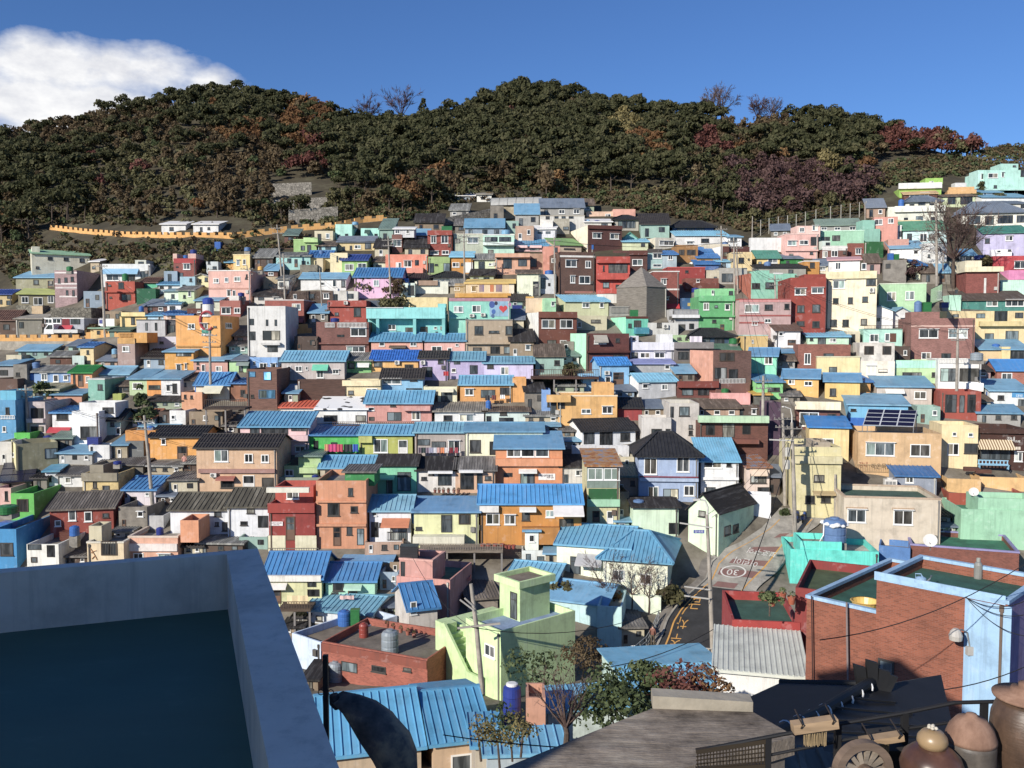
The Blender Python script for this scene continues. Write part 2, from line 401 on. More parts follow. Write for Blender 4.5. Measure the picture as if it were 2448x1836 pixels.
sd = bpy.data.lights.new('sun', 'SUN'); sd.energy = 4.2; sd.angle = R(0.53); sd.color = (1.0, 0.93, 0.82)
so = bpy.data.objects.new('sun', sd); COL.objects.link(so)
sv = Vector((-math.sin(AZ)*math.cos(EL), -math.cos(AZ)*math.cos(EL), math.sin(EL)))
so.rotation_euler = sv.to_track_quat('Z', 'Y').to_euler()
S.view_settings.view_transform = 'Standard'; S.view_settings.look = 'None'; S.view_settings.exposure = 0.5; S.view_settings.gamma = 1.0
S.cycles.max_bounces = 5; S.cycles.diffuse_bounces = 3; S.cycles.glossy_bounces = 2; S.cycles.use_denoising = True
# ------------------------------------------------------------------ ground
def terrain():
    ys = np.concatenate([np.arange(-30, 44, 6), np.arange(44, 200, 2.0), np.arange(200, 420, 5.0)])
    xs = np.arange(-330, 331, 3.0)
    XX, YY = np.meshgrid(xs, ys)
    ZZ = groundz(XX, YY) - 0.03
    ZZ += 0.12 * np.sin(XX * 0.9 + YY * 0.35) * np.sin(YY * 0.8 - XX * 0.2)
    ny, nx = XX.shape
    v = np.stack([XX, YY, ZZ], -1).reshape(-1, 3)
    i = np.arange(ny * nx).reshape(ny, nx)
    f = np.stack([i[:-1,:-1], i[:-1,1:], i[1:,1:], i[1:,:-1]], -1).reshape(-1, 4)
    me = bpy.data.meshes.new('hillside'); me.from_pydata(v.tolist(), [], f.tolist())
    m, nt, b = newmat('hillside_soil'); L = nt.links.new
    tcn = nt.nodes.new('ShaderNodeTexCoord')
    n1 = noise(nt, tcn.outputs['Object'], 0.22, 8, 0.7); n2 = noise(nt, tcn.outputs['Object'], 0.05, 3)
    soil = ramp(nt, n1, [(0.3, lin('2e2a1a')), (0.5, lin('443c28')), (0.68, lin('56523a'))])
    conc = ramp(nt, n1, [(0.3, lin('3e3830')), (0.5, lin('6e6658')), (0.7, lin('8a8274'))])
    spn = nt.nodes.new('ShaderNodeSeparateXYZ'); L(tcn.outputs['Object'], spn.inputs[0])
    mp = nt.nodes.new('ShaderNodeMapRange'); mp.inputs[1].default_value = 134; mp.inputs[2].default_value = 150; L(spn.outputs[1], mp.inputs[0])
    L(mixc(nt, mp.outputs[0], conc, soil), b.inputs['Base Color']); b.inputs['Roughness'].default_value = 0.95
    bump(nt, b, n1, 0.6, 0.2)
    me.materials.append(m); me.polygons.foreach_set('use_smooth', [True] * len(f))
    o = bpy.data.objects.new('hillside', me); COL.objects.link(o); o['kind'] = 'structure'
terrain()
# ------------------------------------------------------------------ houses
def cut(s, n=16):
    w = s.split()
    if len(w) <= n: return s
    w = w[:n + 1]
    while len(w) > n or w[-1] not in CUTS: w.pop()
    return ' '.join(w[:-1])
CUTS = ('with', 'under', 'above', 'below', 'beside', 'left', 'right', 'behind', 'on', 'in', 'and', 'of', 'before', 'near', 'at', 'between', 'by', 'touching')
class Ctx: pass
LAST = Ctx()
def plane_hit(x, y, O, n):
    r = ray(x, y); t = O.dot(n) / r.dot(n)
    return r * t
def wallmat(h, kind):
    return mat(h, kind)
def volume(parent, hs, u0, u1, zb, zt, y0, d, col, kind, roof, pre, lcol=None, cap=None, floor=None, base=0.0, rcol=None):
    """one block of a building in house-local coordinates; base: how far the walls go down below zb"""
    rk = roof[0]; fl = floor
    wm = [wallmat(col, kind), wallmat(lcol, 'plaster') if lcol else wallmat(col, kind), wallmat(rcol, 'plaster') if rcol else wallmat(col, kind)]
    mb = MB(); z0 = zb - base; y1 = y0 + d
    if rk == 'F':
        t = 0.14; zf = max(zt - 0.55, zb + 0.3)
        mb.quad((u0,y0,z0),(u1,y0,z0),(u1,y0,zt),(u0,y0,zt)); mb.quad((u1,y0,z0),(u1,y1,z0),(u1,y1,zt),(u1,y0,zt), 2)
        mb.quad((u1,y1,z0),(u0,y1,z0),(u0,y1,zt),(u1,y1,zt)); mb.quad((u0,y1,z0),(u0,y0,z0),(u0,y0,zt),(u0,y1,zt), 1)
        o = [(u0,y0),(u1,y0),(u1,y1),(u0,y1)]; i = [(u0+t,y0+t),(u1-t,y0+t),(u1-t,y1-t),(u0+t,y1-t)]
        for k in range(4):
            a, b = o[k], o[(k+1)%4]; c, e = i[(k+1)%4], i[k]
            mb.quad((*a,zt),(*b,zt),(*c,zt),(*e,zt)); mb.quad((*e,zt),(*c,zt),(*c,zf),(*e,zf))
        w = mb.obj(pre + 'wall', wm, parent)
        r = MB(); r.box(u0+t*0.5, u1-t*0.5, y0+t*0.5, y1-t*0.5, zf-0.12, zf)
        r.obj(pre + 'roof', mat(fl or 'a39a8a', 'concrete'), parent)
        if cap:
            c = MB(); e = 0.05; z = zt - 0.12; zz = zt + 0.03; q = t + 0.05
            c.box(u0-e,u1+e,y0-e,y0+q,z,zz); c.box(u0-e,u1+e,y1-q,y1+e,z,zz)
            c.box(u0-e,u0+q,y0+q,y1-q,z,zz); c.box(u1-q,u1+e,y0+q,y1-q,z,zz)
            c.obj(pre + 'coping', mat(cap, 'plaster'), parent)
        return zf
    code = roof[1]; rise = roof[2]; rm, st = roof_mat(code); ov = 0.28; th = 0.09
    if rk == 'G':
        ym = (y0+y1)/2; zr = zt + rise; s = rise / (d/2)
        side = lambda x: [(x,y0,z0),(x,y1,z0),(x,y1,zt),(x,ym,zr),(x,y0,zt)]
        mb.quad((u0,y0,z0),(u1,y0,z0),(u1,y0,zt),(u0,y0,zt)); mb.quad((u1,y1,z0),(u0,y1,z0),(u0,y1,zt),(u1,y1,zt))
        mb.poly(side(u1)); mb.poly(side(u0)[::-1], 1)
        r = MB(); k = th + 0.02
        zo = zt - s*ov + k; zr2 = zr + k
        slope(r, (u0-ov,y0-ov,zo),(u1+ov,y0-ov,zo),(u1+ov,ym,zr2),(u0-ov,ym,zr2), th, st)
        slope(r, (u1+ov,y1+ov,zo),(u0-ov,y1+ov,zo),(u0-ov,ym,zr2),(u1+ov,ym,zr2), th, 'n')
        r.box(u0-ov-0.02,u1+ov+0.02,ym-0.12,ym+0.12,zr2-0.05,zr2+0.07)
        r.box(u0-ov,u1+ov,y0-ov-0.05,y0-ov,zo-0.16,zo-0.01)
    elif rk == 'S':
        zr = zt + rise; s = rise / d
        mb.quad((u0,y0,z0),(u1,y0,z0),(u1,y0,zt),(u0,y0,zt)); mb.quad((u1,y1,z0),(u0,y1,z0),(u0,y1,zr),(u1,y1,zr))
        mb.quad((u1,y0,z0),(u1,y1,z0),(u1,y1,zr),(u1,y0,zt)); mb.quad((u0,y1,z0),(u0,y0,z0),(u0,y0,zt),(u0,y1,zr), 1)
        r = MB(); k = th + 0.02; zo = zt - s*ov + k; zr2 = zr + s*ov + k
        slope(r, (u0-ov,y0-ov,zo),(u1+ov,y0-ov,zo),(u1+ov,y1+ov,zr2),(u0-ov,y1+ov,zr2), th, st)
        r.box(u0-ov,u1+ov,y0-ov-0.05,y0-ov,zo-0.16,zo-0.01)
    elif rk == 'E':
        um = (u0+u1)/2; zr = zt + rise; s = rise / ((u1-u0)/2)
        fr = lambda y: [(u0,y,z0),(u1,y,z0),(u1,y,zt),(um,y,zr),(u0,y,zt)]
        mb.poly(fr(y0)); mb.poly(fr(y1)[::-1])
        mb.quad((u1,y0,z0),(u1,y1,z0),(u1,y1,zt),(u1,y0,zt)); mb.quad((u0,y1,z0),(u0,y0,z0),(u0,y0,zt),(u0,y1,zt), 1)
        r = MB(); k = th + 0.02; zo = zt - s*ov + k
        slope(r, (u1+ov,y0-ov,zo),(u1+ov,y1+ov,zo),(um,y1+ov,zr+k),(um,y0-ov,zr+k), th, st)
        slope(r, (u0-ov,y1+ov,zo),(u0-ov,y0-ov,zo),(um,y0-ov,zr+k),(um,y1+ov,zr+k), th, st)
        r.box(um-0.1,um+0.1,y0-ov,y1+ov,zr+k-0.05,zr+k+0.06)
    elif rk in 'HP':
        zr = zt + rise; ym = (y0+y1)/2; o2 = 0.55 if rk == 'H' else 0.1
        mb.quad((u0,y0,z0),(u1,y0,z0),(u1,y0,zt),(u0,y0,zt)); mb.quad((u1,y0,z0),(u1,y1,z0),(u1,y1,zt),(u1,y0,zt), 2)
        mb.quad((u1,y1,z0),(u0,y1,z0),(u0,y1,zt),(u1,y1,zt)); mb.quad((u0,y1,z0),(u0,y0,z0),(u0,y0,zt),(u0,y1,zt), 1)
        hip = min(d/2, (u1-u0)/2 - 0.05) * (0.75 if rk == 'H' else 1.0)
        a,b,c,e = (u0-o2,y0-o2,zt),(u1+o2,y0-o2,zt),(u1+o2,y1+o2,zt),(u0-o2,y1+o2,zt)
        p,q = (u0+hip,ym,zr),(u1-hip,ym,zr)
        if rk == 'P': p = q = ((u0+u1)/2, ym, zr)
        r = MB()
        th = 0.12
        def tri(pts):
            r.poly(pts)
        L = max(3, int((u1-u0+2*o2)/0.34))
        if rk == 'H':
            r.quad(a,b,q,p); r.quad(c,e,p,q); tri([b,c,q]); tri([e,a,p])
            dn = (0,0,-th)
            r.quad(e,c,b,a)
            A,B,P_,Q = map(Vector,(a,b,p,q))
            for i in range(L+1):
                f = i/L; x = A.x + (B.x-A.x)*f
                t = 1.0
                if x < P_.x: t = (x-A.x)/max(0.01,P_.x-A.x)
                elif x > Q.x: t = (B.x-x)/max(0.01,B.x-Q.x)
                if t < 0.08: continue
                s0 = Vector((x,a[1],zt+0.03)); s1 = Vector((x,a[1]+(ym-a[1])*t,zt+rise*t+0.03))
                r.bar(s0,s1,0.14,0.07)
            for s0,s1 in ((p,q),(a,p),(b,q),(c,q),(e,p)):
                r.bar(Vector(s0)+Vector((0,0,.06)),Vector(s1)+Vector((0,0,.06)),0.22,0.18)
            r.box(a[0],b[0],a[1]+0.02,c[1]-0.02,zt-0.1,zt-0.004)
        else:
            for s0,s1 in ((a,b),(b,c),(c,e),(e,a)): tri([s0,s1,p])
    w = mb.obj(pre + 'wall', wm, parent)
    r.obj(pre + 'roof', rm, parent)
    return zt + 0.1
def rail(mb, P, u0, u1, z0, z1, out, step=0.16, w=0.03):
    fbox(mb, P, u0, u1, out-0.02, out+0.03, z1-0.06, z1); fbox(mb, P, u0, u1, out-0.015, out+0.025, z0+0.04, z0+0.08)
    n = max(2, min(70, int((u1-u0)/step)))
    for i in range(n+1):
        u = u0 + (u1-u0-w) * i / n
        fbox(mb, P, u, u+w, out-0.01, out+0.02, z0, z1-0.05)
def opts(tok):
    o = {}
    for t in tok:
        if ':' in t: a, b = t.split(':', 1); o[a] = b
        elif t in ('brick', 'stone', 'concrete', 'wood', 'plain'): o['kind'] = t
        else: o[t[0]] = float(t[1:])
    return o
def features(parent, hs, O, n, ux, toks, X, Y):
    """windows, doors, bands ... given by their pixel rectangles on the front ('s' prefix: on the visible side)"""
    i = 0
    while i < len(toks):
        t = toks[i]; x0, y0, x1, y1 = (float(v) for v in toks[i+1:i+5]); i += 5
        arg = t.split(':')
        side = False
        if len(arg[0]) == 2 and arg[0][0] == 's': side = True; arg[0] = arg[0][1:]
        if side:
            right = X(x0) > hs['px1'] - 2
            fo = O + ux * (hs['x1'] if right else hs['x0']); fn = ux if right else -ux; fu = -n; face = 'r' if right else 'l'
        else: fo, fn, fu, face = O, n, ux, 'f'
        p = plane_hit(X(x0), Y(y0), fo, fn) - fo; q = plane_hit(X(x1), Y(y1), fo, fn) - fo
        u0, u1, z1, z0 = p.dot(fu), q.dot(fu), p.z, q.z
        if u1 < u0: u0, u1 = u1, u0
        if not side: u0 = max(u0, hs['x0']-1.5); u1 = min(u1, hs['x1']+1.5)
        k = arg[0]; P = face_pt(hs, face)
        if k in 'wkngdDb' and len(k) == 1:
            window(parent, hs, face, u0, u1, z0, z1, k, 'door' if k in 'dD' else 'window')
        elif k == 'B':
            pr = float(arg[2]) if len(arg) > 2 else 0.7
            mb = MB(); fbox(mb, P, u0, u1, -0.02, pr, z0, z1); mb.obj('balcony', mat(arg[1], 'plaster'), parent)
        elif k == '_':
            mb = MB(); fbox(mb, P, u0, u1, -0.02, 0.04, z0, z1); mb.obj('painted_band', mat(arg[1], 'plaster'), parent)
        elif k == 'a':
            mb = MB(); pr = float(arg[2]) if len(arg) > 2 else 0.65
            a, b, c, d = P(u0,0.02,z1), P(u1,0.02,z1), P(u1,pr,z0), P(u0,pr,z0)
            lo = lambda q: (q[0], q[1], q[2]-0.05)
            mb.hexa([lo(d), lo(c), lo(b), lo(a), d, c, b, a])
            fbox(mb, P, u0, u1, pr-0.02, pr+0.01, z0-0.16, z0-0.02)
            mb.obj('awning', mat(arg[1][:6], 'stripes' if arg[1].endswith('s') else 'plain'), parent)
        elif k in 'rR':
            mb = MB(); rail(mb, P, u0, u1, z0, z1, 0.1 if k == 'r' else float(arg[2]), 0.18, 0.06 if arg[1] > 'c' else 0.035)
            mb.obj('railing', mat(arg[1], 'plain'), parent)
        elif k == 'A':
            aircon(P(u0,0.02,z0), u1-u0, z1-z0, parent, face)
ACP = []
def aircon(p, w, h, house, face):
    if not ACP:
        e = empty('air_conditioner', (0,0,0))
        b = MB(); b.box(-0.4,0.4,-0.32,0,0,0.56); b.obj('body', mat('dcdad2','plain'), e)
        f = MB(); f.lathe([(0.22,0),(0.22,0.02),(0.17,0.03),(0.05,0.03)], 14)
        fo = f.obj('fan_grille', mat('6a6c6a','plain'), e); fo.location = (-0.1,-0.32,0.28); fo.rotation_euler.x = R(90)
        k = MB(); k.box(-0.35,-0.3,-0.34,0,-0.06,0); k.box(0.3,0.35,-0.34,0,-0.06,0); k.obj('bracket', mat('55504a','plain'), e)
        ACP.append(e); COL.objects.unlink(e)
        for c in e.children: COL.objects.unlink(c)
    src = ACP[0]; e = src.copy(); COL.objects.link(e)
    for c in src.children:
        d = c.copy(); COL.objects.link(d); d.parent = e
    s = max(0.7, min(1.5, w / 0.8)); e.scale = (s, 1, max(0.7, min(1.4, h / 0.56)))
    x, y, z = p
    M = Matrix.Translation(house.location) @ Matrix.Rotation(house.rotation_euler.z, 4, 'Z')
    e.location = M @ Vector((x + w/2, y, z)); e.rotation_euler.z = house.rotation_euler.z
    tag(e, cut('white air conditioner on the ' + LAST.label), 'air conditioner', 'air conditioner boxes on the walls')
def house(line, X, Y):
    parts = line.split('|'); head = parts[0].split(); label = parts[1].strip(); feats = parts[2].split() if len(parts) > 2 else []
    annex = head[0] == '+'
    if annex: head = head[1:]
    xa, xb = X(float(head[0])), X(float(head[1])); yt, yb = Y(float(head[2])), Y(float(head[3])); col = head[4]
    rf = head[5].split(':'); op = opts(head[6:])
    if annex:
        O, n, ux, hs0, e = LAST.O, LAST.n, LAST.ux, LAST.hs, LAST.e
        q = op.get('q', 0.12); Oa = O - n * q
        ym = (yt + yb) / 2
        ua = (plane_hit(xa, ym, Oa, n) - Oa).dot(ux); ub = (plane_hit(xb, ym, Oa, n) - Oa).dot(ux)
        xm = (xa + xb) / 2
        zt = (plane_hit(xm, yt, Oa, n) - Oa).z; zb = (plane_hit(xm, yb, Oa, n) - Oa).z
        d = op.get('d', min(3.5, LAST.d)); y0 = q; base = 0.5
        pre = 'annex_'
    else:
        xm = (xa + xb) / 2
        Yc = op['Y'] if 'Y' in op else D(xm, yb) + op.get('q', 0)
        yaw = R(op.get('y', 0)); n = Vector((math.sin(yaw), -math.cos(yaw), 0)); ux = Vector((math.cos(yaw), math.sin(yaw), 0))
        O = at(xm, yb, Yc); ym = (yt + yb) / 2
        pa = plane_hit(xa, ym, O, n); pb = plane_hit(xb, ym, O, n)
        mid = (pa + pb) / 2; O = Vector((mid.x, mid.y, O.z))
        ua = (pa - O).dot(ux); ub = (pb - O).dot(ux)
        zt = (plane_hit(xm, yt, O, n) - O).z; zb = 0.0
        d = op.get('d', 4.6); y0 = 0.0; base = 2.6 + (0 if 'Y' not in op else 3)
        pre = ''
        name = op.get('n') or next((k.replace(' ', '_') for k in ('hut', 'cottage', 'flat house', 'shed house') if k in label.split(' of ')[0]), 'house')
        e = empty(name, O, yaw, label, op.get('cat', name.replace('_', ' ')), op.get('grp', {'hut': 'small huts filling the lanes', 'cottage': 'row cottages on the slope', 'flat_house': 'flat roofed painted houses'}.get(name, 'painted houses stepping up the hillside')) if name in ('house', 'hut', 'cottage', 'flat_house') else None)
    if rf[0] != 'F':
        run = d if rf[0] == 'S' else (d/2 if rf[0] in 'GHP' else 0)
        Pr = O - n * (y0 + run)
        zr = (plane_hit(xm, Y(float(rf[2])), Pr, n) - O).z
        base_w = run if run else (ub - ua) / 2
        rise = max(0.03 * base_w, min(zr - zt, 1.5 * base_w))
        roof = (rf[0], rf[1], rise)
    else: roof = ('F',)
    kind = op.get('kind', LAST.kind if annex and col == LAST.col else 'plaster')
    zf = volume(e, None, ua, ub, zb, zt, y0, d, col, kind, roof, pre, op.get('L'), op.get('c'), op.get('f'), base, op.get('R'))
    hs = {'x0': ua, 'x1': ub, 'px0': xa, 'px1': xb}
    if not annex:
        LAST.O, LAST.n, LAST.ux, LAST.hs, LAST.e, LAST.d, LAST.label, LAST.Y, LAST.zf, LAST.flat = O, n, ux, hs, e, d, label, O.y, O.z + zf, roof[0] == 'F'
        LAST.kind, LAST.col = kind, col
        features(e, hs, O, n, ux, feats, X, Y)
        if O.y < 150 and ub - ua > 3 and zt > 2.2 and rnd.random() < 0.6:
            mb = MB(); uu = (ub - 0.25) if rnd.random() < 0.5 else (ua + 0.15)
            mb.box(uu, uu + 0.1, -0.1, -0.01, -2, zt - 0.2); mb.box(uu - 0.03, uu + 0.13, -0.12, -0.005, zt - 0.45, zt - 0.2)
            if rnd.random() < 0.5: mb.box(uu - 0.5, uu - 0.1, -0.2, -0.004, min(1.4, zt*0.5), min(1.4, zt*0.5) + 0.5)
            mb.obj('drain_pipe', mat(rnd.choice(('8a8680', '5a5650', 'c8c4ba', '6e5a4c')), 'plain'), e)
    else:
        LAST.zf2 = O.z + zf
        Oa = O - n * (y0)
        # features of an annex sit on its own front plane, still in the house frame
        class _H: pass
        fe = e
        sub = []
        if feats:
            k0 = len(e.children)
            features(fe, hs, Oa, n, ux, feats, X, Y)
            for c in e.children[k0:]: c.location.y += y0
    return e
TANKN = {}
TCOL = {'bl': ('2f6fc0', 'blue'), 'nv': ('2a3a8c', 'navy blue'), 'lb': ('7ab4d8', 'light blue'), 'sb': ('5d82b4', 'dusty blue'), 'gy': ('8f9ba4', 'grey'), 'gn': ('1f7a3c', 'green'), 'ye': ('e8b030', 'yellow'),
        'bk': ('3a3a3e', 'black'), 'wh': ('e8e8e6', 'white'), 'rd': ('9a3c30', 'reddish brown'), 'br': ('6a3c30', 'brown')}
def tank(tok, X, Y, label=None, onground=False):
    x0, y0, x1, y1 = (float(v) for v in tok[:4]); code = tok[4]; box = len(tok) > 5 and tok[5] == 'b'
    x0, x1, y0, y1 = X(x0), X(x1), Y(y0), Y(y1); xm = (x0 + x1) / 2
    hexc, cn = TCOL[code]
    if onground: Yc = D(xm, y1); p = at(xm, y1, Yc); foot = 0
    else:
        r = ray(xm, y1); Yc = None
        if LAST.flat and r.z < 0:
            t = LAST.zf / r.z
            yy = r.y * t
            if LAST.Y + 0.3 < yy < LAST.Y + LAST.d - 0.3: Yc = yy
        foot = 0
        if Yc is None:
            Yc = LAST.Y + 1.3
            foot = 0.45
        p = at(xm, y1, Yc)
        if LAST.flat and foot and 0 < p.z - LAST.zf < 1.6: foot = p.z - LAST.zf
    sc = Yc / F
    w = (x1 - x0) * sc; h = (y1 - y0) * sc
    e = empty('water_tank' , p)
    mb = MB(); m = mat(hexc, 'gloss')
    if box:
        mb.box(-w/2, w/2, -w*0.35, w*0.35, 0, h*0.93)
        for k in range(1, 4): mb.box(-w/2-0.02, w/2+0.02, -w*0.35-0.02, w*0.35+0.02, h*0.93*k/4-0.025, h*0.93*k/4+0.025)
        mb.obj('body', m, e)
        l = MB(); l.box(-w/2-0.03, w/2+0.03, -w*0.35-0.03, w*0.35+0.03, h*0.93, h); l.obj('lid', m, e)
        shp = 'box shaped'
    else:
        r = w/2
        prof = [(r*0.97,0),(r,h*0.04),(r,h*0.26),(r*0.965,h*0.28),(r*0.965,h*0.32),(r,h*0.34),(r,h*0.56),(r*0.965,h*0.58),(r*0.965,h*0.62),(r,h*0.64),(r,h*0.8),(r*0.8,h*0.91),(r*0.36,h*0.95)]
        mb.lathe(prof, 18); mb.obj('body', m, e, smooth=False)
        l = MB(); l.lathe([(r*0.42,h*0.93),(r*0.42,h*0.985),(r*0.3,h)], 14); l.obj('lid', m, e)
        shp = 'round'
    if foot > 0.02:
        s = MB(); s.box(-w*0.42, w*0.42, -w*0.36, w*0.36, -foot, -0.004); s.obj('stand', mat('9a948a', 'concrete'), e)
    lb = label or cut('%s %s tank on the %s' % (cn, shp, LAST.label))
    tag(e, lb, 'water tank', 'water tanks on the roofs')
    return e
def run(data):
    ox = oy = 0.0; s = 1.8987
    X = lambda v: ox + v * s
    Yf = lambda v: oy + v * s
    for line in data.strip().split('\n'):
        line = line.strip()
        if not line or line[0] == '#': continue
        if line[0] == '@':
            t = line[1:].split(); ox, oy = float(t[0]), float(t[1]); s = float(t[2]) if len(t) > 2 else 1.8987
            X = (lambda ox, s: lambda v: ox + v * s)(ox, s); Yf = (lambda oy, s: lambda v: oy + v * s)(oy, s)
            continue
        try:
            if line[0] in 'Tt' and line[1] == ' ':
                pr = line.split('|'); tank(pr[0].split()[1:], X, Yf, pr[1].strip() if len(pr) > 1 else None, line[0] == 't')
            else: house(line, X, Yf)
        except Exception as ex:
            print('DATA ERROR', line[:90], repr(ex)); raise
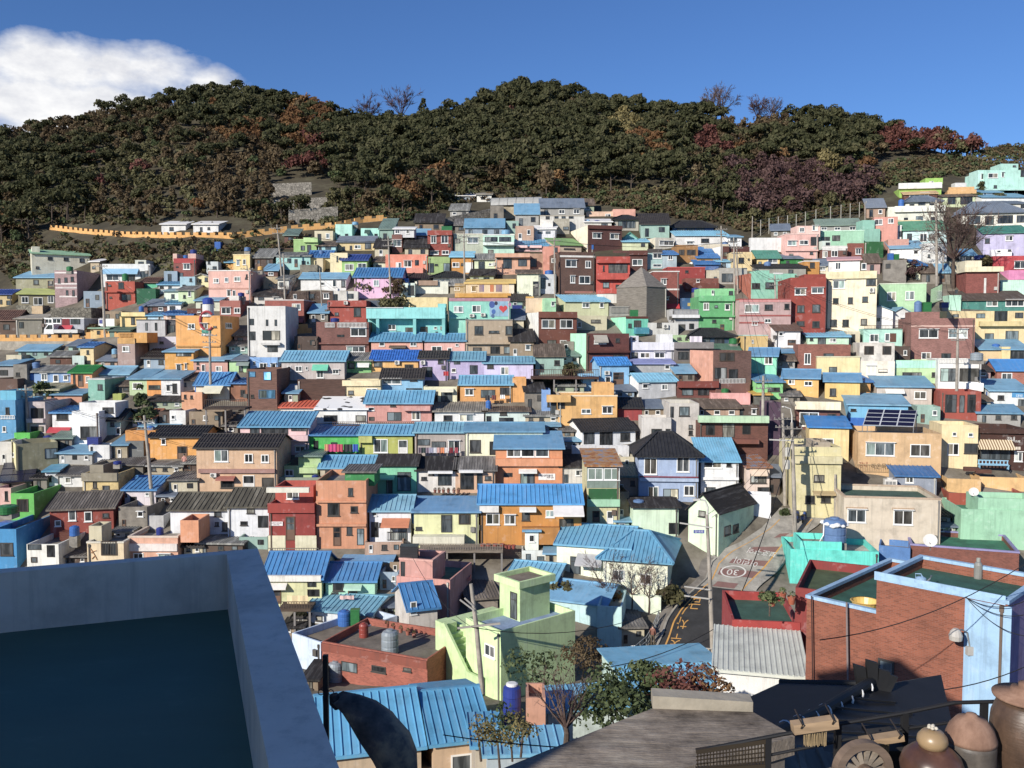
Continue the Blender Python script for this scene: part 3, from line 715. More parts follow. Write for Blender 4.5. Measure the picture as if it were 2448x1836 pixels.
DATA = r'''
@ 0 500
42 64 50 60 6f9484 E:tdg:42 d8 q8 n:shed|teal green gabled shed standing behind the cream church|
40 113 57 84 e9e2c6 S:lgn:53 y30 d7 n:church|long cream church with thin green roof edge below the wooded slope|k 60 60 66 64 k 80 61 86 65 k 100 62 106 67 k 45 72 49 75 sw 35 62 37 65
+ 40 50 47 57 efe6cc F q1.5||
114 125 66 80 cdb894 S:wh:63 n:shed|tiny tan shed with a white roof at the right end of the church|k 116 72 120 75
20 69 86 103 a8a482 S:slb:79|low olive house with long blue roof left of the purple brick house|k 42 89 49 95 d 60 90 69 102
69 97 77 122 b79494 F d8 brick|purple brick three-storey house with thin white bands|_:e4d8d4 69 79 97 81 _:e4d8d4 69 93 97 95 _:e4d8d4 70 98 97 100 _:e4d8d4 75 109 97 111 k 73 87 76 93 k 81 86 85 92 k 89 85 93 91 k 83 102 86 108 k 91 102 94 109
129 189 69 92 e6eae8 F|white flat-roofed house with a sky blue canopy band|a:86bcdf 130 75 175 81 w 134 82 150 90 n 177 78 188 88 g 155 82 170 90
+ 170 184 64 70 d8dccc F||k 174 66 181 69
133 170 91 124 bf5038 F d6|red orange house with a green drum on its roof|B:bf5038:0.3 133 103 170 105 k 136 95 140 97 k 149 92 156 100 k 138 110 141 112 g 153 107 165 115
T 154 81 162 90 gn
172 196 100 118 1a6b48 F n:house|dark green blank wall house right of the red orange house|
179 198 92 101 4fbf92 G:bn:87|small jade green house under a brown tiled roof|k 182 95 185 98
200 227 95 104 eceae4 S:rb:90|narrow white house with blue roof beside the jade green house|k 201 97 206 100 k 212 97 216 100
23 86 107 123 9a9070 S:yg:101 y18 d6|olive house with a lime yellow roof above the grey stone walls|w 27 110 36 118 w 42 111 54 121 _:2a62b0 69 109 74 120 w 60 109 68 118 w 74 111 84 118
-8 15 107 124 dcc080 G:nb:102|yellow house with navy blue roof at the left edge|n 9 109 15 113 n 8 115 15 121 n 0 114 3 120
20 54 121 136 8f8a78 F stone n:retaining_wall d2|grey block retaining wall below the lime yellow roof|_:d8b98c 40 122 54 132
64 115 124 152 7c7668 F stone n:retaining_wall d5|tall dark stone retaining wall with a flat top behind the shop|
20 53 138 158 8a8678 S:con:133|grey shed with flat concrete roof left of the truck|n 24 142 30 150
-8 21 139 158 6a5244 G:bn:128|brown roofed house at the far left above the yellow battlement|n 4 145 12 152
56 106 137 160 b9bdc6 F c:f0efe9 n:shop|grey blue shop with red awning behind the white truck|w 57 138 66 144 w 66 138 77 144 _:8a2430 78 138 88 147 n 89 138 101 145 a:d03848 72 146 92 151 n 80 151 90 159 n 92 151 101 159
T 84 72 92 78 gn|round green water drum behind the purple brick house
124 144 138 152 f0efec F n:house|small white house with a blue name board left of the yellow shack|_:4a4f9a 125 139 129 144
151 184 131 148 f0ce80 F|butter yellow flat house with a pale roof band|k 165 136 170 145 B:f4d88c:0.4 151 130 184 135
T 175 122 181 129 bl
186 206 134 143 b9dcf0 S:rb:128|light blue house with a blue roof above the grey modern house|w 199 135 203 140
206 231 132 141 f0c6ac S:bl:127|peach house under a deep blue roof edge|w 210 134 216 139
172 208 139 163 c6c6c8 F c:55565a|light grey modern house with two slit windows|n 183 143 186 153 n 195 143 198 153
+ 208 222 140 160 55565c F q0.6||n 210 146 220 158
114 137 150 162 e8c276 S:gn1:147|small yellow shack with a pale green roof behind the battlement|n 122 153 127 158
138 163 153 160 7d9a8a S:tdg:146 n:tarpaulin_shelter|dark green tarpaulin shelter right of the yellow shack|
@ 400 500
8 36 62 88 9e5046 F d8 brick|red brick house with a bright red parapet band|_:b83a3c 8 62 36 68 w 20 69 29 76 n 11 72 14 74 n 14 80 20 86
+ 7 12 56 62 f0c4b0 F||
+ 26 36 56 62 f0bcae F||
T 29 51 37 57 nv
T 20 58 26 62 bl
49 64 66 82 d4dcdc F d9|pale grey house with a long dark flank left of the yellow flat house|k 51 66 54 69 k 57 72 62 76
74 84 67 76 e2a440 S:lbr:63 n:shed|small ochre shed with a light blue roof|
83 104 57 77 f3d284 F d8 c:f6deA0|yellow flat house with two white windows and a dark drum on top|w 87 64 91 71 w 95 63 99 70
T 97 48 105 53 sb
105 160 50 58 dfe6dc G:bn:47 q3|long white row house under a dark tiled roof below the hill path|n 123 51 128 56 w 131 52 135 56 k 110 52 114 56 n 148 50 154 56
159 190 38 57 a4d078 F c:b8df8c|light green flat house at the right end of the white row|k 176 45 181 53 n 168 46 173 52 B:b8df8c:0.4 172 36 190 42
188 212 46 57 a8dfe6 S:brn:41|aqua house with laundry on its porch and a brown roof|k 191 46 194 51 n 199 46 206 51
137 180 59 76 a4dcd6 S:gry:55|turquoise house with a grey corrugated roof|n 151 62 156 68 d 160 63 164 73 k 169 65 174 70 k 176 66 178 68
178 206 60 74 efe0a4 G:bl:53|small cream house under a blue hip roof with a drum|k 186 65 190 69
T 191 52 197 58 sb
205 227 55 82 f2e0ac F|plain cream house right of the small cream house|k 213 59 215 66 k 216 61 219 63
+ 188 196 62 80 dccaa0 F d2||n 191 77 194 80
167 189 70 84 8c8676 F concrete|bare concrete balcony block on stilts|n 178 78 187 83
52 105 77 118 ecb4a2 F d9 c:f6efe8|large pink flat house with white framed windows|w 58 87 65 93 w 72 86 77 92 w 84 85 92 91 k 99 82 101 85 k 98 86 101 88 _:d49a86 52 99 105 101 w 75 102 80 110 w 82 102 86 110
T 114 72 121 77 ye
16 35 85 105 a4cede F|light blue house left of the pale yellow house|k 28 87 31 91 k 19 95 23 98
33 53 86 102 ece4a6 E:gry:82|pale yellow gabled house touching the pink flat house|k 37 88 38 91 k 40 88 43 92 k 47 86 51 91
T 52 94 57 100 bl
14 34 102 119 cbe0aa G:gry:97 d7|pale green two-storey gabled house|w 26 103 30 110 k 20 108 23 112
-4 15 103 118 dbe8d4 S:slb3:100|whitish green house behind the blue roof at the left of the gabled house|k 5 107 9 112
0 17 119 128 f0eee8 S:rb:113|white house with a blue roof in front of the pale green gable|n 3 122 10 127
36 66 115 128 e6ead0 S:slb:109|cream green house with slate blue roof|k 42 119 47 124 k 55 118 59 123
0 32 133 140 f0c8b0 S:bl:126|peach wall house with a dark blue roof left of the brown cube|n 5 134 10 138
25 46 125 136 6c3c30 F|dark brown cube house above the orange house|w 38 128 42 130
66 92 115 136 b2685a F d8|dusty red house with white sliding windows behind the white tower|w 68 124 80 132 w 84 124 92 131
+ 78 90 109 115 e6e2da F||
T 89 105 97 110 nv
101 149 122 190 dedcd6 F d7 n:gallery|white curved-wall gallery building with big dark windows|n 104 138 109 146 n 124 139 127 147 n 135 139 138 147 n 103 154 111 165 n 120 153 142 165 n 126 172 139 180 B:e6e4de:0.6 119 168 143 171
11 67 134 194 f0a744 F d8|large bright orange house with three small windows|w 26 144 35 151 w 42 144 51 151 k 58 147 62 149 B:f0a744:0.25 11 171 67 173 sw 73 143 81 150
123 172 114 147 b05a4a F d7 brick c:e8d8d0|red brick house with a white rail left of the red roof garden|w 157 119 168 127 w 141 122 147 131 a:8c4a50 150 137 172 142 n 150 142 171 147
168 225 87 102 f3f2ee G:slb:81|long white house with slate blue roof|w 208 89 213 98 w 192 92 198 96 k 219 90 224 98
121 139 85 101 c4b08c F|tan garage house with a dark doorway|n 128 94 138 101
139 153 88 106 e2e2d8 S:gry:84|white house with grey roof behind the bare tree|n 141 92 147 98
150 176 145 150 e8b858 F d0.4 n:parapet_wall|yellow battlemented parapet below the red brick house|
@ 800 500
1 22 19 38 b2eede F d6|mint cube house at the foot of the woods|k 3 32 7 35 k 13 31 17 34
T 22 16 30 20 lb
33 56 24 38 aceedd F|mint house with a dark awning right of the mint cube|k 50 31 54 34 a:3a5a50 38 26 45 30
4 50 41 52 f0d694 G:slt:35 d6|yellow house under a grey blue roof|k 10 47 13 52 w 25 45 33 50 k 38 40 46 50 k 19 46 22 51
72 85 32 55 8c584c F d10 brick|brown brick house with a glazed rooftop room|w 73 39 84 47 A 87 45 92 49
+ 75 100 25 32 dcdcdc S:wh:23||w 76 26 82 31 w 90 26 94 31
117 148 28 58 a64434 F brick|red bay-window house with a bright green box on the roof|w 121 34 128 43 w 134 33 143 43 w 120 53 131 57 w 135 52 144 57 B:b04a3a:0.35 117 27 148 33
T 135 22 148 27 gn b
150 187 31 56 b8c0aa F c:efe6cc|sage green house with a cream roof edge|n 151 37 158 43 w 167 36 181 43
187 226 32 57 bce8d2 F c:eef0e8|pale mint house with white balcony bands|B:e6f6ee:0.9 187 42 226 46 n 189 35 205 41 n 207 35 222 41 k 193 51 200 57
T 210 26 221 32 lb
166 184 46 55 a4e2c8 E:mi:43|tiny mint gabled house front below the sage house|n 168 47 173 50
64 117 57 80 ee8a6a F|salmon orange house with a low balcony wall|w 77 67 84 76 w 87 65 97 73 n 101 64 106 71 B:f2967c:0.9 75 74 112 81
T 105 65 113 71 bl b
9 41 64 85 a2d172 G:nb:58 d6|bright green house with two wide white windows|w 13 69 24 77 w 29 68 40 76 _:b4de88 9 64 41 66
49 66 66 78 d8dcb8 S:brn:60|small pale porch house left of the salmon house|k 52 70 59 76
118 145 60 82 a8c876 F|sage green house with dark doorways under the red bay house|n 118 68 125 80 k 126 69 130 71 n 137 68 145 79
146 174 60 81 d8922a S:sky:54|orange house with a sky blue roof|w 148 67 157 73 k 159 68 162 71 _:ecebe4 164 67 174 80
176 204 63 81 e0eabc G:gry:57|pale lime cottage with grey roof|n 181 66 189 78 w 194 68 200 71
202 246 57 82 e0a684 F|peach house with a small blue awning and deep porch|k 204 59 209 62 n 212 62 223 75 n 231 63 242 72 B:e6ac8a:0.7 202 56 246 61 a:5a94d0 212 56 234 60
25 84 85 112 efbcdf G:blr:75 d7|pink house under a wide blue roof|w 49 89 56 97 n 31 86 36 88 n 40 86 45 88
82 101 93 113 e0f0e0 F|pale mint low house with a blue drum beside its roof|k 92 96 100 108 n 90 101 92 103
T 84 87 94 93 bl
101 143 91 106 eff0dc F|whitish low house with a flower box|w 124 92 128 95 B:b09078:0.4 104 90 130 96
92 118 88 96 ecebd8 H:dk:79 q2|small dark tiled roof house behind the pale mint low house|k 96 90 104 94
124 165 86 99 f0f0e0 H:dk:79 q2|dark tiled roof house left of the yellow terrace cafe|w 150 91 157 96
165 226 93 108 ecdfc6 S:yel:89 n:cafe d4|yellow terrace cafe with a sun canopy and yellow railing|w 172 97 178 104 _:4a58a8 182 93 188 104 _:c83038 196 93 200 104 _:4a58a8 203 93 211 104 B:e8a626:2.4 143 107 222 112 R:e8b23c:2.3 145 95 219 107
86 142 111 128 f1d896 F n:house|plain cream yellow wall house behind the turquoise arcade|
-9 40 115 143 b04a3a F d8|red house with a red lattice roof garden|k 24 124 33 135 A 12 116 17 120 B:a8483a:0.3 -9 122 40 123 k 0 130 5 134
40 57 115 127 5c6a7c F n:house|blue grey painted wall right of the red house|_:3a4452 44 118 48 127
42 140 132 165 7fd8d4 F d4 c:96e6e2|turquoise house with open arcade and a long roof parapet|B:88dedb:1.5 42 124 140 138 B:7fd8d4:1.4 54 138 58 165 B:7fd8d4:1.4 100 138 104 165 B:7fd8d4:1.4 136 138 140 165 w 67 145 77 152 k 77 154 83 160 n 89 149 99 162 d 108 148 117 162 w 125 148 129 151 k 127 154 130 160 B:eef4f0:1.6 42 124 88 125
+ 130 140 119 128 86dcda F d2||
144 221 114 162 90e4cf F d6|mint house with a red heart mural|w 150 122 162 130 w 173 121 184 130 A 170 132 176 136 A 184 131 190 135 _:c08a9a 144 112 221 116 B:90e4cf:0.35 146 136 166 138 _:8ab4d0 195 116 219 135
165 224 139 182 b9a386 F d7 c:938d88|tan brown two-storey house with a grey top band|k 176 147 187 158 k 215 147 224 158 k 194 153 207 156 B:b9a386:0.5 165 168 224 170 k 174 174 185 182 n 196 173 208 184 k 213 173 223 182
-23 43 142 180 8a5448 F d7 brick|brown brick house with a white balustrade on its roof|r:f0efe9 -12 143 0 149 r:f0efe9 4 143 40 149 w 20 150 40 160 n 3 158 12 161 B:8a5448:0.3 -23 168 43 170 w 15 173 38 180
T -5 137 6 142 nv
@ 1200 500
-1 22 -3 12 c4b492 F concrete|abandoned tan concrete block on the wooded slope|n 2 0 5 4
48 104 8 27 dedad0 F c:b5ab98|white house with a row of dark openings near the woods|n 55 9 60 13 n 66 9 71 13 n 75 9 80 12 n 84 9 90 12
+ 66 85 12 30 b4ac98 F d1 q-1.5||k 77 22 84 26
T 88 10 96 19 lb
38 67 25 39 dcdce2 S:wh:21 y-8|small white house with two slit windows|n 45 28 51 31 n 55 28 61 31
+ 50 64 14 25 e6e2da F q2||
106 147 3 15 ecc2a0 F q3|peach house with a white framed rooftop at the edge of the woods|w 130 6 137 13
+ 140 168 0 6 eba890 F q-0.6||
142 172 13 27 b0aa9c H:dk:8|grey glazed house with a dark tiled hip roof|n 146 15 157 24 n 157 15 168 24
104 138 16 28 d8d4c8 S:wh:13|low white roofed house with blue drums in front|k 125 18 133 23
T 105 13 111 20 lb
T 115 14 124 20 nv
108 151 21 52 5e2e28 F y14 d11 L:f4e8ca brick|dark brown house with a cream left flank|w 114 30 125 37 w 136 31 147 38 B:6a3830:0.3 108 20 151 26
152 170 37 43 8fd2ca E:teal:30|small teal house with a peaked teal roof|
152 184 41 52 d6dcac S:lbr:38|pale green house with a light blue roof edge below the teal peak|k 175 43 180 47
193 216 36 50 d2ccba F y14 L:f2e8cc d9|cream house with a wide grey window|w 198 40 216 46
0 16 31 40 c4e2d0 F n:house|small pale mint house under a grey parapet|n 2 34 12 39
17 64 46 53 f2c2be S:rb:39|pink house with two blind bays under a blue roof|n 22 49 29 52 n 35 49 47 52 B:f6c8c4:0.5 18 46 32 49 B:f6c8c4:0.5 35 46 50 49
66 100 45 57 dcc0a2 S:gr2:38 y16|beige house with a moss green roof|k 78 49 92 51
T 107 45 115 51 bl b
24 52 56 76 b08c72 F|brown beige house with a dark barred doorway|n 26 58 31 61 g 35 62 44 73
52 73 47 82 ec9c82 F|narrow salmon house between the beige house and the big brown house|k 66 48 70 54
73 117 54 106 684638 F y10 L:70503f d8 brick|big dark brown house with a white roof line|_:eae6de 73 58 117 61 w 80 64 94 73 w 105 65 112 74 w 86 84 92 93 w 97 84 111 94 A 62 62 67 68 _:b87868 79 103 117 106
119 161 61 106 cc4a3a F d7|bright red house with a recessed balcony and laundry|n 134 69 158 82 B:cc4a3a:0.5 119 60 161 68 B:cc4a3a:0.8 119 81 159 89 k 127 71 129 78 k 127 92 135 99 k 143 95 148 99
160 183 54 78 62352b F brick|dark brown house with an arched glass dormer|w 164 63 177 71 B:6a3a30:0.3 160 52 183 58
140 160 52 62 6a3a30 F q2 brick|brown brick block behind the bright red house|
183 202 52 75 a8ccc8 F|light blue house with a dark roof band|_:4c4644 183 50 202 55 w 190 56 201 62 w 190 69 201 73
202 220 57 75 b4c8d0 S:bl:53|pale blue house with a blue roof|w 209 58 215 64
19 48 81 110 e8eccc S:brn:77|pale cream house with a broken brown roof|k 39 96 47 109 n 39 91 47 95
48 68 82 106 dcdfe2 F|white house with a small bird mural|n 49 87 55 100 _:2a2a2c 58 93 61 97
T 54 77 65 83 bl
182 207 98 140 857d72 P:stone:74 y38 d6 wood n:timber_pyramid|grey timber tower with a pyramid roof|
190 223 78 124 9a4a3c F brick c:ece8e2|long dark red brick house right of the timber pyramid|w 200 88 207 95 w 202 111 210 114 _:efe8e2 190 100 223 102 a:d02830 191 119 223 124
80 134 116 136 d2d5a2 S:lbr:109 y8 d6|pale olive house with a light blue roof and ivy|w 101 118 110 124 w 123 118 128 124
+ 54 68 112 130 a8e6b2 F||w 62 117 66 122
120 173 107 118 e2dfd4 F|white cafe terrace below the bright red house|
135 178 122 134 a4a49c F|grey terrace house with a rooftop solar canopy|n 160 118 174 122 R:8a8680:0.3 136 122 178 130
46 94 130 170 8a4e3c F y16 L:f2f2ec d7|brown house with a white left flank and two wide white windows|w 50 139 67 150 w 73 139 89 150 B:8a4e3c:0.3 46 129 94 137 n 57 165 68 170 w 73 165 81 170
94 132 134 152 d2caa4 F|beige house right of the two wide white windows|w 95 142 100 149 k 112 139 124 143
156 184 136 160 66d8b6 F y14 L:98f2ca d6|bright mint house with a teal balcony|k 159 144 163 149 k 166 140 175 150 B:3a9ab0:0.7 166 149 183 157 _:6a3428 156 135 184 138
T 161 127 171 135 gn b
183 222 143 158 cac9c2 F|grey white house right of the bright mint house|k 195 143 201 149 A 203 145 209 150
30 54 112 130 e8c8a2 F n:house|small peach house with a yellow stripe behind the white left flank|_:e8b040 30 110 40 112
T 13 121 25 129 nv b
@ 1600 500
4 56 23 33 34548a H:dk:15|navy house with a dark tiled roof and slim posts|n 10 24 20 31 n 22 24 32 31 n 34 24 44 31
8 73 33 47 f0ede8 S:lbr:28|white house with a light blue roof in front of the navy house|w 22 41 30 44 k 40 37 50 42
73 91 35 49 f0f1f0 S:slb:33|white house with tall windows at the end of the light blue roof|w 76 36 86 43
44 75 44 54 e2d4b6 F|low cream flat house with a grey dome tank|
T 66 41 74 48 sb
9 36 45 67 b07c3a F|ochre house with railed windows|g 12 51 19 58 g 22 51 33 58
35 54 55 60 e0c890 G:bl:49|small yellow house with a blue roof right of the ochre house|
35 62 61 69 d8a050 G:bl:57|ochre walled house under the lower blue roof|k 40 64 45 67
67 101 47 64 70382e F y14 L:f2f2f0 d6 brick|brown brick house with a white left flank below the tall white windows|g 68 54 78 60
102 147 36 54 f6f5f2 F n:retaining_wall d1|long white retaining wall left of the pink house|
146 187 31 62 f4bbae F c:fad2c6|pink house with a rooftop room beside the white retaining wall|w 149 40 160 46 w 164 39 175 45 n 178 35 186 46 B:f4bbae:0.3 146 51 187 53 k 151 56 156 58 k 177 54 181 57
+ 161 190 21 31 f6c8ba F||w 164 23 170 29 w 180 21 187 27
187 245 27 58 a6e0ba F c:c4f2d4 y-10|green mint house with long dark windows|n 191 35 202 42 n 205 33 215 40
193 224 48 66 8a5446 F brick c:efebe4|brick house with a thick white roof band|_:eae6e0 193 46 224 52 w 193 53 199 61 w 204 52 212 60
+ 192 203 40 47 d8e8dc F||n 197 42 202 46
110 139 61 72 f0d280 G:tlg:53|yellow house with a teal metal roof|w 124 62 136 68 k 112 66 116 69
139 167 62 71 1f8c3a S:slt:57|vivid green house with a grey roof of solar panels|k 147 65 151 68
79 104 54 77 eed292 F|pale yellow cube house|k 87 61 94 68 k 99 62 101 64
108 172 73 84 a8a498 S:dk:69|low grey house under a long dark roof|k 150 76 156 81
T 119 66 128 77 sb
170 189 65 82 d89226 F c:efebe0|small orange house with a white roof edge|k 177 67 183 74
60 82 66 74 b4d4ea S:lbr:62|light blue shed between the two utility poles|k 66 68 71 73
33 62 69 76 4a70ac G:bl:65|blue shed house below the ochre house|
-2 45 73 94 a23430 F c:cc5048|deep red house with a flat roof|k 20 77 24 80
T 28 76 38 86 bl
20 62 87 104 8c4a3a F brick|red brown brick house with pipes on its roof|w 34 89 38 92 B:7e4234:0.4 20 93 62 101
46 64 77 93 dacfb2 F|beige house with a bare tree in front|k 56 85 60 89
63 98 74 94 bab6ac F n:house|grey house with faint white painted letters|n 66 81 80 92
103 160 81 114 8fd8bb F L:b8644a y8 d6|mint three-window house with brick left flank|k 104 93 114 100 k 121 92 132 100 k 145 91 152 99 _:f0f2ee 131 80 143 82
+ 113 126 77 82 8fd8bb F||
88 153 113 162 c9a5a1 F c:b04a46|grey pink house with red stripes|_:d48c88 88 113 153 117 _:b65a54 88 133 153 135 _:b65a54 88 142 120 144 w 95 120 113 130 k 120 120 130 127 k 145 119 151 126 w 120 138 128 143 w 104 142 111 146
152 197 86 157 a63e2d F d9 y-6|red four-storey house with six windows|w 158 100 172 108 w 179 99 194 106 k 161 121 170 130 k 180 120 190 130 k 180 141 189 149 k 160 141 170 147
+ 170 197 82 90 a63e2d F||
197 261 79 154 f5e5c0 F y-18 d9|tall cream four-storey house|B:eadcaa:0.3 197 79 261 87 w 206 90 221 100 k 206 112 213 119 k 203 139 211 148 k 218 139 226 148 k 248 88 260 96 k 243 110 250 117 k 225 111 231 119 k 241 138 249 146 A 252 99 258 105
+ 201 240 64 79 f2eeea S:pkr:61||w 209 67 216 76 w 242 68 248 76
37 82 110 152 5ab86e F d6|vivid green house with a lighter green rooftop room|w 43 118 50 127 k 57 121 61 124 w 70 120 76 127 B:66c47c:0.35 37 109 82 116 B:5ab86e:0.4 37 134 82 136 k 54 139 59 143 k 48 145 58 150 d 64 145 69 152
+ 38 82 100 110 84d890 F||D 53 102 56 110 k 75 103 80 108
16 36 112 128 2f5f92 F n:house|blue mural house with a brown painted figure|_:8a6848 33 114 37 126 _:c8a850 23 118 27 122
T 28 99 38 105 nv
3 37 126 152 c4c4c4 F|light grey house with an arched doorway|B:e0e0e0:0.8 3 133 37 137 n 8 145 20 152 n 25 144 31 151 r:9a9a98 4 126 36 133
@ 2028 380
172 226 14 48 b2e8d8 F d8|large mint house on the skyline at the right edge|w 176 18 188 24 w 193 17 196 23 k 183 33 187 37 w 206 40 213 44 k 217 14 224 22 B:bdeee0:0.5 172 38 226 40
+ 192 214 6 16 b2e8d8 F d4 q1||k 207 8 211 10
+ 163 174 14 34 bceee0 F q0.8||w 167 19 171 26
64 117 37 50 a6d848 F y-8|lime green house with a white roof band|B:f4f4ee:0.5 63 31 117 37
+ 97 119 24 31 a8dc50 F||w 102 28 107 30
70 112 44 54 6e4236 S:tan:38 y-12|brown house with a row of white windows below the lime house|w 77 45 90 50 w 91 43 101 49
124 160 41 52 e2a662 F y-10|orange house with a stepped balcony|B:e8b46c:0.6 124 40 160 44 B:e8b46c:0.3 126 36 158 39
T 132 31 146 37 wh b
T 136 39 142 46 lb
119 160 47 61 ccd9a6 S:brn:45 y-10|pale green house with wide glazed doors|n 125 48 135 57 n 141 47 156 57
166 192 42 52 c4d8e0 S:slb:38|small blue grey house under a slate blue roof|w 170 43 174 50 k 182 43 189 46
196 226 38 48 bfeadc F n:house|mint annex house below the large skyline house|w 206 40 213 45
72 116 54 62 ecead6 H:slt:47 y-10|white house with a blue grey tiled roof|n 77 57 83 61 n 88 55 97 60 n 102 56 108 60
50 121 60 78 e9ebd8 F c:f4f4e6 y-10|white terrace house with a curved parapet|n 70 74 75 78 n 85 72 94 77 n 104 66 110 70 n 104 73 110 78 B:f0f2e2:0.5 58 60 121 66
T 63 51 70 60 bl
143 222 68 84 f0ecda H:slt:54 y-10 d8|large white hanok with a slate blue tiled roof|n 150 72 166 82 n 172 72 183 83 n 188 71 207 81 n 212 71 222 80
168 226 48 58 eef0ec S:slb:44|white house with blue roof and clipped bushes|
T 178 47 185 55 bl
196 226 56 66 f0ecdc S:slt:53|white house with a grey eave right of the large hanok|n 200 59 206 62 n 217 58 224 62
18 33 77 106 8ccbb5 F d3|narrow teal stair tower house|
13 40 88 107 8fccb5 F|teal green block house beside the green drum|
32 62 73 106 e69b88 F y-15|pink house with white corner windows|w 33 76 43 83 w 50 75 57 81 k 39 92 41 100
62 91 77 92 e8d09a F y-12|pale yellow parapet house below the white terrace house|
48 67 84 104 eceae4 F c:f6f6f2 y-12|white narrow house with two tiny windows|n 51 93 54 101 k 55 90 58 93 k 60 89 62 92 n 64 91 67 98
69 124 89 107 d0f0ee S:gr3:79 y-14|pale aqua house with a green roof|k 74 94 80 103 w 90 94 99 104 n 101 95 108 103
T 78 96 85 104 bl
50 76 101 120 d89c8a F y-12|salmon low house left of the slate blue roof|
53 94 112 126 e9ebec S:slb:104 y-14|white house with a slate blue lean-to roof|w 82 115 88 120
94 124 106 134 e6e6e2 F y-10|white cube house behind the bare tree|k 100 120 103 124
170 226 93 124 cfc8ee S:teal:85 y-14|lavender house with a teal roof|w 198 97 207 103 k 172 100 178 106
+ 180 206 114 124 f0f0f4 F q-1.2||w 187 115 192 118 k 201 114 205 116
20 44 104 124 1f6b34 F|dark green block house|
0 20 106 124 984f3d F brick|red brick house left of the dark green block|w 9 113 16 120
T 8 91 17 105 gn
44 73 127 158 8d867c F y-18 q1 concrete|bare grey concrete flank house behind the tall cream house|n 47 132 53 138
T 50 119 56 128 bl b
T 57 120 63 128 gn b|green box tank beside the blue box on the grey concrete flank
86 97 134 152 dfe6c8 G:bl:128 d7|pale house with a blue roof wrapped in grey netting|
148 190 142 177 9a4a3e F y-8 brick|brick red house with a thick cream roof edge|B:f0e4ba:0.5 147 136 194 142 _:f0efe8 171 150 173 176
+ 147 168 128 138 f4e8c4 F q-0.2||
182 226 122 141 cc3a44 F y-8|crimson house with a wide window at the right edge|w 209 129 224 138
T 159 121 171 127 nv
202 226 140 152 f08cc0 F n:house|hot pink house band at the right edge|
@ 2028 660
39 98 9 46 b6e4ae F c:e2f2d4 y-20 d7|light green house with two large windows|w 49 20 60 31 w 72 19 83 30 sk 104 16 118 31
127 142 24 43 b4e8cc F y-10|small mint house beside the boulder|k 134 17 138 22
189 226 5 24 c4eed8 F y-8|pale mint house with a pink canopy|a:f080b0 168 10 174 18
140 226 30 44 3f9084 S:dkbr:20 y-10|teal house with a long dark brown roof|w 174 31 188 38 w 198 30 221 38
124 226 44 84 ecd498 F y-10|cream yellow house with cracked walls|n 131 48 139 52 n 161 47 172 53 n 184 44 200 57 n 210 46 220 53 n 172 72 183 80 n 198 69 214 80 B:e8d08a:0.7 164 57 226 63
24 56 44 66 f6f6f4 E:blg:38 y-15 d6|white gabled house left of the pink brick house|w 34 52 41 58
56 78 46 64 f3f3f1 E:blg:40|second white gable touching the pink brick house|w 65 53 77 61
19 68 66 86 b6f0dd F y-8|bright mint house with a black parasol on its roof|w 27 73 38 83 w 46 72 52 82 _:6a4636 52 72 60 83 r:4a4038 20 62 68 67
14 58 84 130 dfd7ca F y-12 d5 concrete|stained grey house with barred windows|_:f2e6cf 14 107 58 130 g 20 88 32 99 g 43 88 54 99 w 23 113 34 124 k 38 117 49 121
79 159 53 108 a06a5f F y-12 d8 brick|dusty pink brick house with a blue and a green tank|w 89 67 113 78 w 126 67 150 78 w 92 96 104 105 k 117 97 129 105 _:dcb0a0 79 62 159 64
+ 79 115 45 54 a06a5f F||
T 83 31 92 45 sb
T 93 33 103 45 gn b
T 116 33 125 40 nv b
56 114 106 132 bde2a0 F y-12|light green low house with a mint parapet|_:a8e4cc 56 106 114 116 k 68 121 92 128 k 105 121 113 127
113 167 105 146 f0eee8 F y-12 d6|white two-storey house with a row of wide dark windows|r:f0efe9 114 104 166 110 n 116 116 136 133 n 140 116 164 133 B:f4f3ee:0.7 111 134 168 145
116 167 145 180 a84836 F y-12 d5|red pillared ground floor house under the white balcony|n 122 149 136 172 n 150 149 160 172 n 140 150 146 172
T 154 96 169 106 gy|big grey plastic tub tank beside the white balustrade
166 226 92 108 e8c68c S:slb:80 y-10|yellow house under a wide slate blue roof at the right edge|n 204 94 226 106
+ 193 204 89 106 f0d890 F q-0.3||
T 181 85 190 92 bl
T 181 91 188 97 nv
187 226 118 134 ba705a G:cbr:106 y-10 brick|brick cottage with a bright blue roof|w 193 122 206 131
178 226 144 162 dfe4e2 S:slb:131 y-10 n:shop|white shop with a blue sign board under a faded blue roof|_:3f9ad4 206 146 226 153 k 214 155 226 168 k 188 150 196 156
T 174 144 186 153 bl
36 105 139 160 cfc0b2 S:slb:127 y-12|beige house with a slate blue roof left of the white balcony|w 83 145 98 155 a:f0eee8 46 142 70 146 n 47 146 68 150
11 28 133 150 e8a850 S:bl:124 n:house|orange house corner with a blue roof|_:eea43c 12 139 27 148
0 75 162 192 6fc2ee S:slb:149 y-14 d6|sky blue house behind the solar panels|_:1f74d8 0 178 20 192 k 3 167 10 170
@ 0 780
101 118 26 50 e8cf94 G:bl:21 d6|cream house with a dark blue roof under the elevated road|k 109 30 112 35 k 107 43 114 49
63 90 38 51 744a38 G:gry:32|brown brick shed with grey roof between the road pillars|n 70 42 76 47
91 106 37 52 d2e8de F|small pale mint house right of the brown brick shed|k 94 46 98 50
8 27 36 50 d2c4a2 F|beige box house under the elevated road|k 17 41 22 44
17 34 48 74 8f8a80 F concrete|grey concrete house below the beige box|k 20 58 25 63
-8 17 49 64 9a9896 S:slb:42|grey house with a faded blue roof at the left edge|n 0 55 10 62
-8 22 66 80 6a5044 F|brown wall house with a cluttered roof at the left edge|
